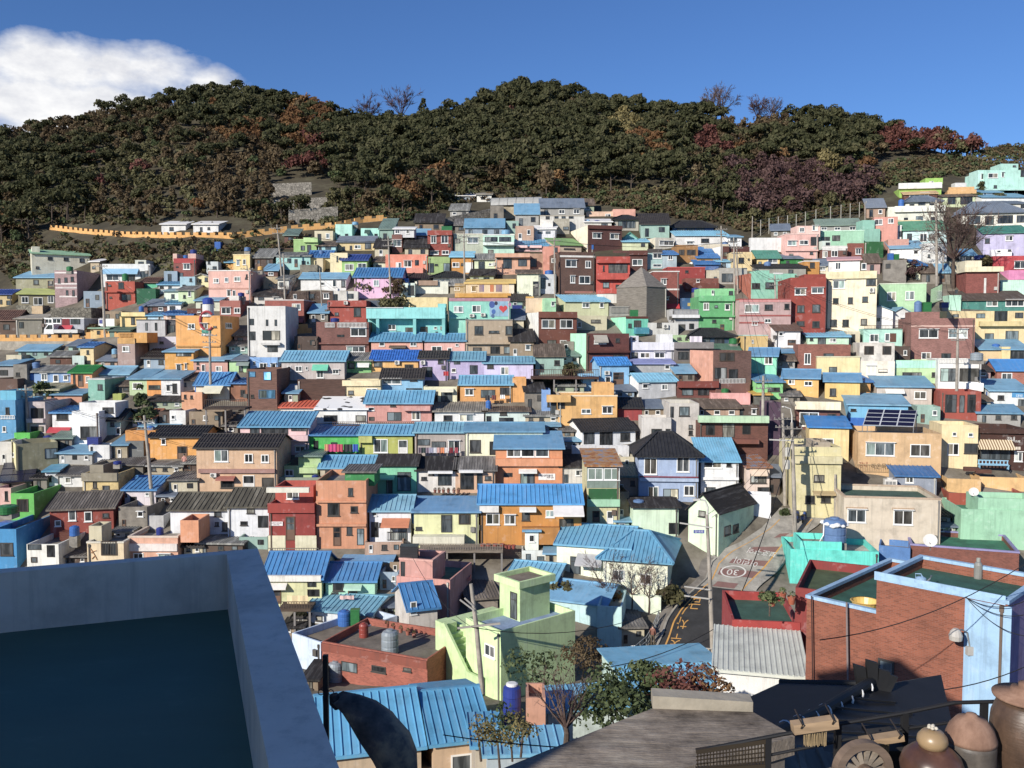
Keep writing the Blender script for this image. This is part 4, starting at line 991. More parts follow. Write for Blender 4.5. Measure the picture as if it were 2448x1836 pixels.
148 170 15 54 bb9d92 F d9|orange brown tower house with battlements|_:eaae52 148 15 170 22 w 154 25 163 32 sw 188 26 196 32
+ 150 185 8 16 e2a23e F||r:e2a23e 150 8 166 13
T 141 28 148 35 lb
188 222 13 26 d6d6e6 F q-1|lilac white house under the light grey modern house|k 201 19 206 22 w 216 20 220 22
43 89 57 74 84acdf G:gry:50|blue house with white framed windows and grey roof|w 52 60 60 68 w 67 61 74 70 w 80 62 86 68
T 41 45 50 53 sb
T 37 59 45 68 bl
89 116 58 78 ec9b60 G:grn:50|orange cottage with a bright green roof|k 92 60 95 73 d 98 61 105 76 w 108 63 113 71
115 162 60 68 a8c8e4 G:slb:51|light blue cottage with a long blue roof|
111 132 66 94 8fd2ba F d7 c:efeee8|teal box house with one window|k 123 73 129 80
163 185 66 87 bcd49c S:slb:55|pale green cottage under a blue roof|w 167 71 179 79
185 203 66 87 ec9a3a S:slb:56|orange cottage between the pale green and white cottages|k 187 74 202 79
203 227 66 90 f0f0ee S:slb:57|white cottage at the end of the blue roofs|w 209 74 215 82 k 217 72 223 84
142 153 85 93 b4c050 F n:planter d1.2|yellow green planter box below the teal box house|
38 74 80 93 9a9e80 S:tan2:72|house with a beige corrugated roof and climbing plants|n 44 84 58 91
59 103 86 96 dc9c7c S:slb:78|peach house with a solar heater and blue roof|k 65 87 68 90
36 57 95 134 d6c6c4 F d7|pale lilac two-storey house with open balconies|n 39 103 55 116 n 39 126 55 133 B:dccccc:0.5 36 116 57 121
66 91 109 134 f4f4f2 S:blr:101|white house with red awning and a bright blue lean-to roof|k 71 108 86 118 a:c83040 62 127 90 132
91 125 107 150 f8f8f6 F d5|white modern house with tall glass doors|k 101 126 124 142
+ 100 145 96 109 f6f6f4 F q1.5||k 129 102 143 109
129 152 118 137 bad6c6 G:dk:105|mint house under a black roof right of the white modern house|k 139 121 144 126 w 146 128 152 136
167 195 115 126 dcdce0 G:rust:105|white house with a rust brown roof|k 170 117 176 122
178 222 126 134 ccd0dc S:slb:118|grey white house under a broad blue roof|
T 173 117 180 128 bl
158 196 131 160 e0922a F d6|orange terrace house with a grey glass bay|B:7a7c7a:0.6 161 144 184 168
T 186 125 195 133 bl
189 255 139 167 f0a638 G:dk:126 d6|orange yellow house under a black roof|w 203 142 209 149 d 223 151 236 167
-8 20 93 147 58a8d8 F d6|sky blue house with a turquoise roof terrace at the left edge|k 7 102 12 111 r:f0f0ec 0 112 19 117 w 3 126 8 133
+ 0 20 81 93 62c4e4 F q0.5||
18 38 134 149 4fc63e F d8|vivid green rooftop house with a navy drum|
T 55 137 67 147 nv|navy blue drum standing on the dim beige house
20 73 147 182 a39d78 F y34 d5 L:efe2a0|long beige house with a pale yellow end wall|n 56 154 72 166 sw 13 154 18 165
@ 400 780
-3 33 32 58 e8a128 S:slb:24 d6|orange house with a dark balcony under a blue roof|w 11 48 18 57 w 22 47 25 54 n 11 31 30 38
33 78 43 58 d8a08e S:slb:35|dusty pink cottages under a worn blue roof|w 43 48 48 57 k 37 51 40 54 w 61 50 69 57 k 37 45 40 48
76 100 43 58 b0dc98 S:slt:36|pale green cottage with a small porch|k 90 48 95 57 a:8a9a94 88 44 104 48
104 139 39 55 84b4ea F n:house|light blue house with a grey felt roof|w 108 44 111 49 w 116 46 126 53 w 130 47 137 53
144 223 43 68 c6bab5 G:lbr:32 d5|long grey lilac house with a light blue ribbed roof|w 151 50 156 56 w 161 50 170 57 w 174 51 177 55 w 208 55 216 60 a:5fcfa8 183 48 203 54 w 188 55 197 65
100 138 54 105 80594a F d7 wood f:4f8a6c|brown timber-clad tower house with blue windows|b 103 57 111 64 b 121 57 131 68 b 115 80 136 91 k 105 86 109 90
164 224 67 92 5a3e32 F wood d1 n:retaining_wall|dark brown patterned retaining wall above the orange roof|
16 35 68 82 f0e4c4 S:brn:58|cream cottage with a brown roof|k 21 71 24 76
36 78 73 94 e8dcc0 G:blr:59|cream house under a big blue roof with a tarp|a:e8e2c0:1.6 48 73 72 82
T 35 69 48 83 bl
18 44 83 105 eca676 F d5|peach box house beside the wooden viewing deck|k 21 86 24 91 k 29 87 32 91
80 101 72 94 9c6648 S:bl:66|brown house with a blue roof left of the timber tower|k 92 80 98 88
143 185 102 112 f0ece0 S:orr:91|white house with a bright orange roof|
188 251 104 122 f4f4f0 S:spot:90|white house with black cow spots on its roof|n 197 112 214 120 k 237 112 250 120
92 178 126 162 ecc3c2 S:rb:109 d4|pink house with a blue ribbed roof and glazed veranda|n 104 124 116 136 n 118 125 152 136 n 156 125 175 132 B:f2cacc:0.5 92 137 178 144 w 161 151 174 158
178 242 137 160 3cc04a S:blr:125|grass green house hung with pink laundry|n 184 144 190 158 n 206 146 214 158
T 181 133 194 141 bl b
3 23 106 126 f2f0ea F d5|white box house left of the wooden viewing deck|w 5 112 10 117
@ 800 780
46 111 18 34 e4a38a G:rb:9|peach pink cottage with a blue ribbed roof|w 56 20 63 25 w 95 20 103 25 a:6a5a4a 69 24 90 26 n 71 27 85 33
113 164 18 34 eeb3a6 G:rb:10|pale pink cottage right of the peach pink cottage|w 152 22 156 25 w 122 25 135 32 w 142 27 148 33
13 46 43 58 88d07a S:gry:34|green cottage under a grey roof|a:f0f0ea 28 46 44 50 k 17 46 25 53
46 105 42 57 f0b75c G:cbl:31|yellow orange cottage with a cobalt blue tiled roof|k 49 45 60 51 A 76 43 82 48 k 88 48 99 56
107 142 40 68 cdbbe4 G:dkt:32|lavender cottage with a brown tiled roof|A 109 43 114 48 k 130 42 137 47 n 110 51 123 64
142 188 42 66 c9b9e3 G:rb2:33|lavender cottage with a light blue roof and red dress on its line|n 150 44 158 48 n 170 49 180 60 w 147 53 153 58 w 128 55 134 62
188 250 46 66 d4c8ea G:rb2:39|pale lavender cottage at the end of the row|k 192 48 200 53 w 209 51 219 61
10 58 68 91 f0dba6 F d4|cream yellow house with a walled roof terrace|B:f4e0ac:0.3 10 68 58 75 k 17 81 24 86 w 40 78 54 87
14 60 60 70 e8d292 G:dkt:53 q3|yellow house with an old dark tiled roof behind the walled terrace|n 38 61 50 68
59 111 65 84 8ccbf2 G:dkt:54 d4|light blue house with a black tiled roof|w 60 66 84 73 k 95 65 104 69 n 90 78 110 84
T 58 75 67 85 gn
112 154 76 97 e8e2b8 F|pale cream house with a blue roof deck|n 134 81 148 95 k 123 82 130 94 a:efe8c8 133 78 150 81
158 223 73 96 eba44a G:lbr:63|orange house with a light blue roof and laundry|w 164 79 175 87 n 184 80 202 90 k 208 77 221 86
+ 224 241 65 96 eba44a F||
39 122 96 121 d89588 G:rb:82 d5|salmon pink house with stepped blue roofs|k 70 97 77 101 w 43 102 50 106 n 66 108 84 119 w 97 107 108 118 n 43 114 50 119 B:da9a8e:0.6 87 100 121 106
126 190 107 122 f0f0ec S:gryb:95|low white house with a grey slab roof|k 137 112 148 119 w 157 111 175 120
188 245 107 122 d2e4da S:brn:100|pale mint low house with a brown roof|k 208 106 217 112 n 191 113 197 120 n 207 115 225 121
T 190 93 197 104 bl
31 98 136 164 b4b848 G:rb:125 d5|olive green house with white doors under a blue ribbed roof|D 80 143 92 160 w 49 142 67 159 B:c2c25e:0.5 31 138 48 146
101 164 133 165 b2a69e G:rb2:122 d5|grey house with a pale blue roof and a long laundry line|n 104 142 120 150 n 122 145 140 160 w 143 144 158 158
165 262 132 166 edf0ce G:slb:122 d5|cream green house with a faded blue roof|k 170 143 184 159 n 195 145 209 162
@ 1200 780
106 160 9 52 76392f F y16 L:b2f4ce d6 brick|dark red house with a mint left flank|a:b8b0a0 115 11 132 19 w 116 17 131 22 k 143 15 148 20 n 140 36 154 41 B:6a342c:0.4 106 31 160 33
162 216 20 42 dadae2 F|white house with a block wall terrace|k 163 33 171 40 w 174 33 186 40 w 192 33 205 40 B:dcdce4:0.4 162 20 216 30
+ 162 172 12 21 dadae2 F||k 165 14 168 17
+ 199 215 10 20 f4f4f4 F||
122 160 48 74 86c4ee G:cbl2:40 y8 d4|light blue gabled house with a vivid blue roof|d 140 58 153 74 A 129 56 135 61 w 128 63 135 72
+ 102 122 61 80 88c8f0 F q-0.8||k 117 66 119 69 d 108 64 112 78
160 216 47 61 b8b8b8 S:lavr:40|grey house with a faded purple roof|w 205 49 211 54
172 219 69 90 c8c9cb G:lbr:60 y10 L:f4f2ee d5|grey white house with a blue roof and stained wall|w 177 73 184 78 w 201 73 209 80
50 61 80 110 7aa8e4 F L:8cbcf0 d4|narrow blue house between the lane and the yellow balcony house|k 57 95 60 101
71 145 87 126 e8af58 F d6 c:f0d8b0|large yellow house with slanted wall edge|w 100 104 112 110 w 126 101 139 110 B:f0b85e:0.8 56 86 86 95 n 61 97 68 110 n 70 95 79 104
+ 116 141 72 87 e8ac56 F||
146 176 102 118 a83a3a G:dk:91|red house under a black roof|
210 248 97 148 d6cec4 F y-2 d6 f:7a9a4c|grey white house with grass growing on its roof|k 223 101 236 113 k 235 124 240 129 k 235 131 240 137 n 212 101 216 115
+ 176 213 115 148 dad4cc F q-0.9||k 188 129 201 142 k 206 129 212 136
101 168 131 152 e8eaec G:dk:117 y14 L:f6f4ee d6|white house with a black roof below the large yellow house|n 103 133 116 148 n 123 132 139 150 k 149 134 161 144
88 160 151 166 dadadc F d1 n:retaining_wall|pale grey wall below the white house with black roof|
@ 1600 780
4 27 11 22 b0d098 F|small green house between white block and navy house|k 10 14 15 17 k 20 14 23 17
27 80 13 25 34526e H:dk:3|navy blue house with a black hip roof|n 42 15 51 20 n 57 15 69 23
6 55 28 44 726d6c F|dark grey house with a long grey balcony band|n 11 32 24 42 n 37 31 48 41 B:8c8684:0.5 6 20 55 28
56 88 29 36 6a8a78 G:grd:22|low green roofed house with a round green tank|
T 75 15 86 22 gn
55 103 31 86 7c564a F y12 L:f0a888 d7 brick|brown house with salmon left wall and white balusters|g 63 33 82 44 n 57 52 72 66 n 75 54 86 66 r:f0efe9 63 66 95 72 B:8c5e52:0.5 57 72 99 84
10 60 76 90 7a3c30 F brick|dark red brick house with decorated balcony|B:8a3c30:0.6 10 69 61 77 n 16 79 30 87 n 36 79 50 87 _:f0d8a8 15 70 30 73 _:f0d8a8 36 70 56 73
93 124 11 33 e8c06e F c:bcd8c8|mustard yellow flat house with a white arrow window|w 104 17 106 21
92 134 6 13 ecc468 S:brn3:0 q2|yellow house with a brown roof behind the mustard flat house|
T 111 5 120 11 bl
134 165 5 27 f6f4f2 G:brn3:-3 d6|white cottage with red window frames|w 138 8 143 12 d 149 17 159 24
174 226 13 26 c4ecc8 S:lbr:7 y-8|pale mint cottage with a light blue roof|k 177 15 181 18 n 187 14 197 23 w 202 15 210 20
162 228 23 57 9c5a46 F y-10 brick|long orange brick house with a white porch window|w 170 34 178 48 k 194 34 207 39
186 240 38 63 f0dc98 F y-10 c:d8d4ac|pale yellow house with a worn concrete parapet|k 201 51 211 60
100 135 37 64 86e6bb G:rb6:28 y-20 d6|mint green house with a blue gable roof|w 120 38 130 48
112 162 33 48 f0d890 S:rb6:23 q2|pale yellow house behind the mint gable|
143 188 65 86 f0b754 G:rb6:55 y-20 d6|golden yellow cottage with two barred windows|w 150 67 158 73 w 170 69 180 75 n 147 78 160 85
110 143 70 92 86d882 S:rb6:61|grass green cottage with a blue roof|k 124 77 139 82
T 132 82 142 91 gy
196 240 69 94 f2c764 G:rb6:60 y-18|second golden yellow cottage behind the plant pots|k 202 78 210 88
107 127 86 98 74746a S:yel2:79 n:rooftop_shed|mesh rooftop shed with an orange yellow roof|
52 102 84 98 eca59d F y-6|coral pink terrace house|
+ 54 75 93 112 eaa89e F q0.5||w 59 95 64 103
T 65 78 75 85 gn|dark green tub on the coral pink terrace house
160 215 105 132 7c4236 F y-14 brick|brick house with a cream balustrade balcony|B:f4e4bc:0.8 158 94 215 105 w 164 108 188 126 k 199 110 210 115
150 210 86 94 8a7c70 S:brn:83 q2|old house with a grey brown roof full of pots|
176 226 127 168 f4d78e S:cb3:114 y-14 d5|cream yellow house with a vivid blue roof edge|w 187 141 207 149 n 176 158 182 168
123 140 96 162 5a4056 F d3|narrow dark mauve house behind the utility poles|
37 124 121 168 76412f F y-4 d6 brick|dark brick house with a pale green roof terrace|B:b6d9ae:0.7 36 112 124 121 _:8a3c28 40 114 106 118 n 46 124 57 137 n 67 122 82 140 n 92 124 102 136 B:8a5040:0.9 64 141 111 147
157 216 152 243 d8cc92 F y-5 d7|tall beige house beside the road corner|B:dcd09c:0.3 157 163 217 173 k 182 187 195 196 k 171 213 183 223 k 191 213 203 222 a:b8a070 180 207 208 210
+ 183 203 146 155 b8a890 F||
@ 2028 940
12 117 50 106 e8bb80 F y-10 d7|peach house with calligraphy lettering|w 22 62 58 79 w 78 64 103 80 r:bf9f70 10 89 98 101
A 96 42 106 49
117 163 40 95 f4dba0 F y-10|cream shop house with a white double door|w 131 49 136 54 w 151 50 157 55 w 125 63 139 78 k 146 63 163 76
162 226 45 95 4a2b22 F y-10 d6 n:coffee_shop|dark brown coffee shop with a striped awning|B:4e3026:0.3 162 44 226 51 a:f0dcb0s:1.2 160 58 205 68 n 166 68 204 84 w 209 74 219 86
60 111 104 131 9aa2b2 S:bl:93 y-10 n:rooftop_shed d3|grey blue rooftop shed with a blue roof|w 72 105 82 113
-6 116 131 202 d9c9b0 F y-9 d7 c:c4a98c f:3f6656|beige house with barred windows below the lettered house|w -1 146 22 163 w 57 147 81 166 B:b89c7c:0.1 -3 143 24 146 B:b89c7c:0.1 55 144 83 147
124 167 108 126 e8b86e F y-12|orange yellow terrace block left of the satellite dish|
165 226 106 121 eab86c F y-12|orange yellow terrace wall house at the right edge|
126 226 127 150 a8472f F y-12 d5|rust red house with a bright wall behind the mint terrace|
'''
RC['gn1'] = ('8fb894', 'metal', 'n'); RC['cbr'] = ('3a80d6', 'metal', 'n')
DATA = DATA.replace('\nA 96 42 106 49\n', '\n')
run(DATA)  # long beige house has lit end and dim front put into its wall colours
DATA2 = r'''
@ 0 1060
57 73 35 54 eceef0 S:lb2:18 d9 y14|white lean-to house with a light blue slanted roof|k 60 42 65 48
75 112 40 54 e6e6e2 S:dkgr:26|white walled house under a dark grey sheet roof|w 82 43 90 50
122 180 27 38 857e70 G:dkgr:18 d6|house under a broad dark grey corrugated roof|
104 149 38 68 e0c37a F d6 concrete|yellow house with bare concrete parapet|B:9a9078:0.3 104 37 149 47 k 117 48 122 56 k 129 53 138 60 k 115 58 124 66 k 145 62 156 70
+ 113 130 27 38 a09680 F||
2 40 47 60 8d8068 S:sol:26 y24 d5|small house carrying a roof of solar panels|n 8 51 14 58
157 196 58 77 e8dce0 G:blr:42 d7|pale pinkish house with a bright blue roof|k 158 63 160 67 w 183 62 188 66 k 164 67 172 73
T 143 22 153 26 nv
112 138 2 24 e6e6e4 F d2|white stair hut with a navy box on top|k 114 4 117 20
T 112 -8 126 2 nv b
-6 14 56 80 f0bbae F d6|pink house at the left edge|k 6 60 10 72
14 43 63 97 60ca4a F d11 f:2f9a56|bright green long house|g 21 70 36 86
T 68 46 84 55 bl b
63 143 82 114 aa4a3a G:brc:62 y12 d8|red painted house with a worn corrugated roof|w 86 84 96 97 w 106 86 116 98 k 129 88 137 93 w 69 97 77 104
-8 21 108 160 2f9ad8 F d9|azure blue house in the lower left corner|k 0 125 17 141
T 3 98 19 106 bl b
T -4 77 22 88 gn
34 74 127 164 ecebe0 F d6|rough white house with a cluttered roof|n 35 127 52 134 n 59 128 69 143 g 39 143 47 150
T 78 110 94 122 br b|dark brown box on the rough white house
T 88 103 100 116 bl
110 156 124 164 f4dbae F d7 c:efe6d0|cream house with a climbing figure painted on it|g 127 123 148 141
+ 112 128 104 120 cfc4a0 F d2 q1||
162 224 117 150 f0b392 F d8 c:f0d8c0|peach house with a rooftop herbal clinic sign|B:f8ece4:0.25 162 126 224 135 w 168 138 181 146 w 199 139 215 146
+ 227 250 97 118 e89b6a F d3||
T 197 105 206 115 nv
186 206 91 108 babab8 F d3|grey block hut with a light blue tank|
T 187 77 202 91 lb
@ 400 1060
37 138 5 62 dcb38a G:dkt:-11 d6|tan two-storey house with a black tiled roof|w 59 8 77 23 w 97 13 108 24 w 118 14 128 24 B:b08276:0.25 40 32 136 37 A 55 37 63 42 k 67 43 84 56 D 95 40 110 58 k 119 43 134 55 a:b06858 63 41 86 44
4 76 83 114 f0f4f8 G:cor:63 d6|white house with a long weathered corrugated roof|k 60 99 65 104 k 69 99 76 110 k 59 86 68 92 _:5a9ac0 4 82 76 84
76 128 79 120 f1f4f8 G:cor:57 d6|white house with the higher weathered corrugated roof|k 100 82 110 88 k 92 98 101 103 n 114 91 127 106 _:5a9ac0 76 78 128 80
128 186 76 136 a2352c F d6|dark red guest house with a white sign|B:b03c2e:0.25 127 75 186 87 _:f0e8c0 127 116 149 136 _:f0e8c0 161 116 188 136 w 162 90 186 108 d 149 92 161 122
+ 136 184 54 76 c24c3a F q2.2||w 150 57 166 70 B:f2eed8:0.4 134 50 186 56
147 190 28 43 b2d08a F|light green house with a white window below the pink veranda house|w 148 33 159 41 B:bcd894:0.4 165 30 190 37
+ 165 193 16 30 a8c882 S:gr4:12||
T 177 23 187 30 bk
140 205 43 56 8a9884 F d5 f:6f8270|grey green roof terrace house|
T 182 39 191 48 nv
@ 800 1060
-18 53 30 47 cabca0 G:rb:16|beige house under a bright blue ribbed roof|k -12 34 -4 44 k 26 38 36 45
-23 40 47 132 dd9466 F d7|tall terracotta orange house with small dark windows|k -9 75 6 91 k 17 56 23 66 k 20 79 29 87 d -2 105 8 129 n 28 107 37 128 k 15 104 22 115 B:dd9466:0.25 -23 72 40 74 B:dd9466:0.25 -23 101 40 104
+ 13 50 36 47 2a9a4c S:dkgr:32 q1.5||
54 103 27 64 7fdcae G:dkf:15 d5|mint cottage with a black felt roof|n 79 42 96 60 n 65 43 73 63 k 79 36 96 41 a:9ae4bc 55 39 76 43
104 152 33 62 e4ded6 G:dkf:18 d5|whitish cottage with a black felt roof|k 109 42 116 46 n 130 37 147 53 k 118 36 125 40 a:eceae6 118 33 149 35
152 202 33 62 d8ac88 G:dkgr:18 d5|tan cottage with a grey sheet roof|n 158 36 175 58 n 179 37 186 58 k 189 41 197 46 a:eceae6 157 32 187 34
44 96 84 124 e8eaee G:rb3:66 d5|white house with a pale blue ribbed roof and porch|w 47 87 53 91 n 46 99 55 118 k 56 100 60 105 n 70 101 91 122 a:d88050:1.2 60 94 95 101 r:55504a 66 111 91 122
100 181 86 130 dfe0a2 S:pbl:68 d5|pale yellow house with a flat blue roof and balcony|n 134 90 148 112 g 156 89 171 102 B:e2dec4:1.2 100 114 164 124 k 102 105 110 109
T 97 86 108 100 bl
-8 -4 0 1 cccccc F n:post|short pale post hidden beside the terracotta house|
@ 1200 1060
-8 76 6 54 e8945a S:slb2:-14 d6|coral orange two-storey house with long windows|w 6 7 24 17 w 24 7 41 17 w 42 7 59 17 B:ee9c66:0.4 -8 19 76 28 _:f6ece0 -8 27 76 29 k 23 36 41 52 a:f0efe8 21 32 44 35 g 2 37 13 42 _:efeae6 46 38 67 46
-28 100 75 127 d0891c G:cbl3:53 d6|mustard house with a big blue roof and white porch|w -20 88 -3 102 w 3 90 17 102 k 25 83 35 97 w 55 84 66 93 n 72 95 90 110 a:f0efe8 22 80 43 83 B:f0ece4:0.4 -28 78 -4 86 a:f2ece6:1.6 64 76 102 86 B:c8821c:0.8 25 104 72 125
107 148 28 108 dcd29a S:rust2:8 d6|house wrapped in green mesh under a rusty roof|_:7f9184 107 28 148 56 w 108 31 127 46 w 128 31 148 46 _:1f6a34 109 57 146 70 B:a8e0b4:0.3 107 70 148 79 d 114 85 123 99 D 132 85 140 101
T 119 58 134 71 bl
172 247 16 72 a8bfe4 H:dk:-14 d7 y-4|pale blue timber house with a black hip roof|w 179 18 195 39 w 220 17 236 36 B:9a2c3c:0.15 173 41 247 43 B:b6cbea:0.3 173 43 247 48 w 184 54 197 71 n 203 57 222 70 w 229 53 242 66
165 222 80 116 dcf4d0 G:dkf:70 d5|pale mint house with a black felt roof by the road|n 210 100 221 114
T 165 70 179 80 sb
29 46 110 136 e8f0e4 S:slb2:104 d5|small white hut house with a slate roof and plants|w 34 115 41 124
+ 25 56 135 158 f0f4ec F q-1||n 30 139 36 151 n 44 142 53 152
69 160 129 168 f0f4d8 G:rb4:103 y-16 d8|cream house with a wide blue ribbed roof|n 86 142 99 165 a:b8b8ba:1.3 95 138 128 150
@ 1400 1310
22 103 15 60 eff2d6 H:rb4:-22 y-16 d8|cream wing house with a blue hip roof beside the road|w 34 27 49 41 w 68 32 83 46 sn 109 26 116 42 sn 117 20 150 60
@ 1600 1060
40 87 22 66 ececea S:rb5:-5 y-3 d5|white house with a blue ribbed roof beside the pale blue timber house|w 43 23 66 31 k 72 24 78 29 n 46 55 58 63 B:ececea:0.25 40 42 87 46
97 126 30 66 f0d8c8 S:rust3:16 d5|pinkish white cottage with a rusty blue roof|k 102 38 122 50 a:ecd0b4 101 31 122 38 k 111 55 126 66
24 62 84 134 dcf4cc E:dkf:64 d7 y-42|mint gabled house standing at the road bend|k 37 84 46 93 sk 69 105 77 114 sk 80 103 87 111
62 128 64 90 e9e9ec F d2 n:retaining_wall y-14|white curved retaining wall beside the road|
'''
run(DATA2)
# ------------------------------------------------------------------ near and custom buildings
def to_local(p):
    d = Vector(p) - LAST.O
    return d.dot(LAST.ux), d.dot(-LAST.n), d.z
def hit_z(x, y, z):
    r = ray(x, y); return r * (z / r.z)
RC['rbn'] = ('5ea6de', 'metal', 'r')
DATA3 = r'''
@ 600 1310
16 89 37 74 dcdca0 G:blr:6 d6|pale yellow house under a bright blue ribbed roof beside the parapet|n 71 43 82 49 n 71 52 86 61 d 25 48 38 70 B:f0ece0:0.35 16 34 89 41 a:f0ece4 20 44 46 48
94 156 41 68 a8e0c0 G:blr:19 d6|mint house under a bright blue ribbed roof|k 103 44 117 54 k 101 56 110 63 d 122 48 134 66 a:bce8cc 118 46 140 49
70 152 80 99 e2e8ee G:rb2:58 y-14 d6|white house under a pale slate blue ribbed roof|k 82 85 90 92
116 176 17 28 c8c0b0 S:pbl:5 d6 n:shed|low shed covered by a light blue sheet roof|
52 88 113 150 c6d8ee F y-38 d8 f:8a7c68 Y66|pale blue flat house with a bare roof beside the brick house|
T 109 77 126 97 bl
T 126 76 137 98 gn b
90 222 129 178 b0583f F y-24 d6 f:857a6c Y62 brick|brick house with a cluttered flat roof and a grey tank|n 114 142 134 158 k 152 147 170 158 k 192 150 202 156 B:9a4c38:0.12 90 129 222 142
T 164 101 186 132 gy
T 136 93 148 112 rd
T 97 141 116 168 gy
@ 1000 1310
30 62 39 52 e0a898 S:sal:20|shed with a salmon pink ribbed roof|
62 100 63 78 9a8e80 S:brs:36 y12|shed with a dark brown corrugated roof|
-12 24 75 104 d2cac0 G:blr:44 y20 d5 Y68.5|grey house with a saturated blue hip roof|w -10 68 -2 83
112 172 40 56 e8e8e0 G:rb4:18 y-18 d6|low house with a bright blue sheet roof below the plant terrace|
162 236 67 92 bfe6ea G:slb2:42 y-22 d6|mint walled house with a long dusty blue roof|k 180 74 190 80
@ 0 0 1
948 1076 1382 1490 d9988a F y-15 d6 f:5a8a6c L:f0eee6|pink house with a square rooftop stair tower|k 1010 1410 1030 1440
+ 955 1034 1337 1384 d9988a F c:e4a898 d3.2||k 958 1342 968 1378
T 958 1302 1000 1336 bk b
1428 1486 1450 1545 bfe8e6 F y-12 d5|pale aqua flat house in front of the bare garden trees|
1495 1580 1425 1462 e4f0d4 F y-14 d0.5 n:garden_wall|pale green garden wall beside the sloping road|
'''
run(DATA3)
# --- pale green corner house with a stair tower on its roof
run('@ 1000 1310\n60 104 96 166 d2f0a6 F y-50 d7 f:8fa8d0 Y60|pale green corner house with a square stair tower on its roof|w 84 119 97 140')
he = LAST.e; hh = LAST
zf = LAST.zf
def rp(u, v): return hit_z(1000 + u * 1.8987, 1310 + v * 1.8987, zf)
a = to_local(rp(128, 93)); b = to_local(rp(101, 84)); c = to_local(rp(158, 86))
gm = mat('d2f0a6', 'plaster'); zl = zf - LAST.O.z
tx1 = a[0]; tx0 = tx1 - 2.3; ty0 = a[1]; ty1 = ty0 + 2.9
mb = MB(); mb.box(tx0, tx1, ty0, ty1, zl, zl + 2.5); mb.obj('stair_tower', gm, he)
mb = MB(); e = 0.3; z = zl + 2.5
mb.box(tx0-e, tx1+e, ty0-e, ty1+e, z, z+0.12)
for q in ((tx0-e, tx1+e, ty0-e, ty0-e+0.2), (tx0-e, tx1+e, ty1+e-0.2, ty1+e), (tx0-e, tx0-e+0.2, ty0-e+0.2, ty1+e-0.2), (tx1+e-0.2, tx1+e, ty0-e+0.2, ty1+e-0.2)):
    mb.box(*q, z+0.12, z+0.5)
mb.obj('tower_parapet', gm, he)
mb = MB(); mb.box(tx0, tx1, ty0, ty1, z+0.13, z+0.2); mb.obj('tower_roof', mat('8a7a68', 'concrete'), he)
hs2 = {'x0': tx0, 'x1': tx1, 'px0': 0, 'px1': 0}
wd = window(he, hs2, 'f', tx0+1.25, tx0+2.0, zl+0.05, zl+2.0, 'n', 'door'); wd.location.y += ty0
# stair flight on the left end of the front
x0 = LAST.hs['x0']; sx = x0 - 3.2
mb = MB()
mb.box(sx, sx+1.3, -0.4, 0.6, -4, zl-0.4)
mb.hexa([(sx+1.3,-0.6,zl-1.2),(x0+0.9,-0.6,zl-4.2),(x0+0.9,-0.4,zl-4.2),(sx+1.3,-0.4,zl-1.2),(sx+1.3,-0.6,zl-0.2),(x0+0.9,-0.6,zl-3.0),(x0+0.9,-0.4,zl-3.0),(sx+1.3,-0.4,zl-0.2)])
mb.box(x0+0.9, x0+2.3, -0.6, -0.4, -4, zl-3.0)
for k in range(9):
    xx = sx + 1.3 + k * 0.36
    mb.box(xx, xx+0.37, -0.39, 0.9, -4, zl - 1.1 - k * 0.33)
mb.obj('outside_stair', gm, he)
mb = MB(); mb.box(sx-0.6, x0-0.01, 0.9, 5.5, -4, zl-0.7); mb.obj('side_wing', gm, he)
# --- right hand side
run(r'''
@ 1780 1180 3.02
131 217 43 76 8a4a36 F y-20 d7 f:2f8262 c:9c96cc brick|brick house with a green roof and lilac parapet|k 145 58 155 68
171 232 13 42 9fdab2 F y-10 d6 f:3f9a72|mint terrace house with stepped parapets at the right edge|
+ 185 232 4 13 9fdab2 F||
36 106 45 74 46ead8 F y-8 d5 f:c4bcae|turquoise house with a spray stained grey tank|
+ 44 77 38 46 46ead8 F||
T 62 18 80 38 sb|big grey blue tank splashed with white foam on the turquoise house
106 131 42 66 4f86c8 F y-25 d3|plain blue wall house right of the turquoise house|
40 104 78 104 92302c F y-25 d7 f:556840 Y49|low house with an olive green flat roof behind the tall brick house|
-10 44 101 130 b8342f F y-8 d6 f:3a6a58 Y50|red walled courtyard house with plant pots and green floor|
-22 47 142 166 f2f2ee S:wcor:111 y-14 d6 Y44|white house with a cream corrugated metal roof|
@ 720 1560 2.08
24 138 112 160 d8bc98 G:rbn:46 y14 d7.5 Y43|beige house under a large blue ribbed roof beside the parapet|
152 216 100 160 d8b48c G:rbn:42 y14 d7.5 Y44|beige house under the second large blue ribbed roof|D 172 118 196 150
200 228 106 140 c8b8a0 S:rbn:100 y6 Y41 d3 n:shed|small shed with a blue ribbed roof beside the white door frame|
@ 0 0 1
1520 1780 1668 1730 cfeee0 G:rb4:1590 y8 d8 Y49|mint house with a wide sky blue ribbed roof below the road|
1310 1500 1692 1740 c8d8d0 S:rb4:1652 y8 d2.6 Y47|low house with a light blue roof behind the dark hedge|
1165 1345 1800 1830 b8c8d0 S:rb4:1752 y4 d2.2 Y40|low house with a light blue roof under the garden branches|
1258 1304 1668 1750 d89a7a F d2 Y45 n:garden_wall|salmon pink garden wall behind the willow branches|
''' .replace('@ 0 0 1\n1520', '@ 0 0 1\n1520'))
tk = next(o for o in COL.objects if str(o.get('label', '')).startswith('big grey blue tank'))
h_ = max(v.co.z for v in tk.children[0].data.vertices); r_ = max(v.co.x for v in tk.children[0].data.vertices)
mb = MB()
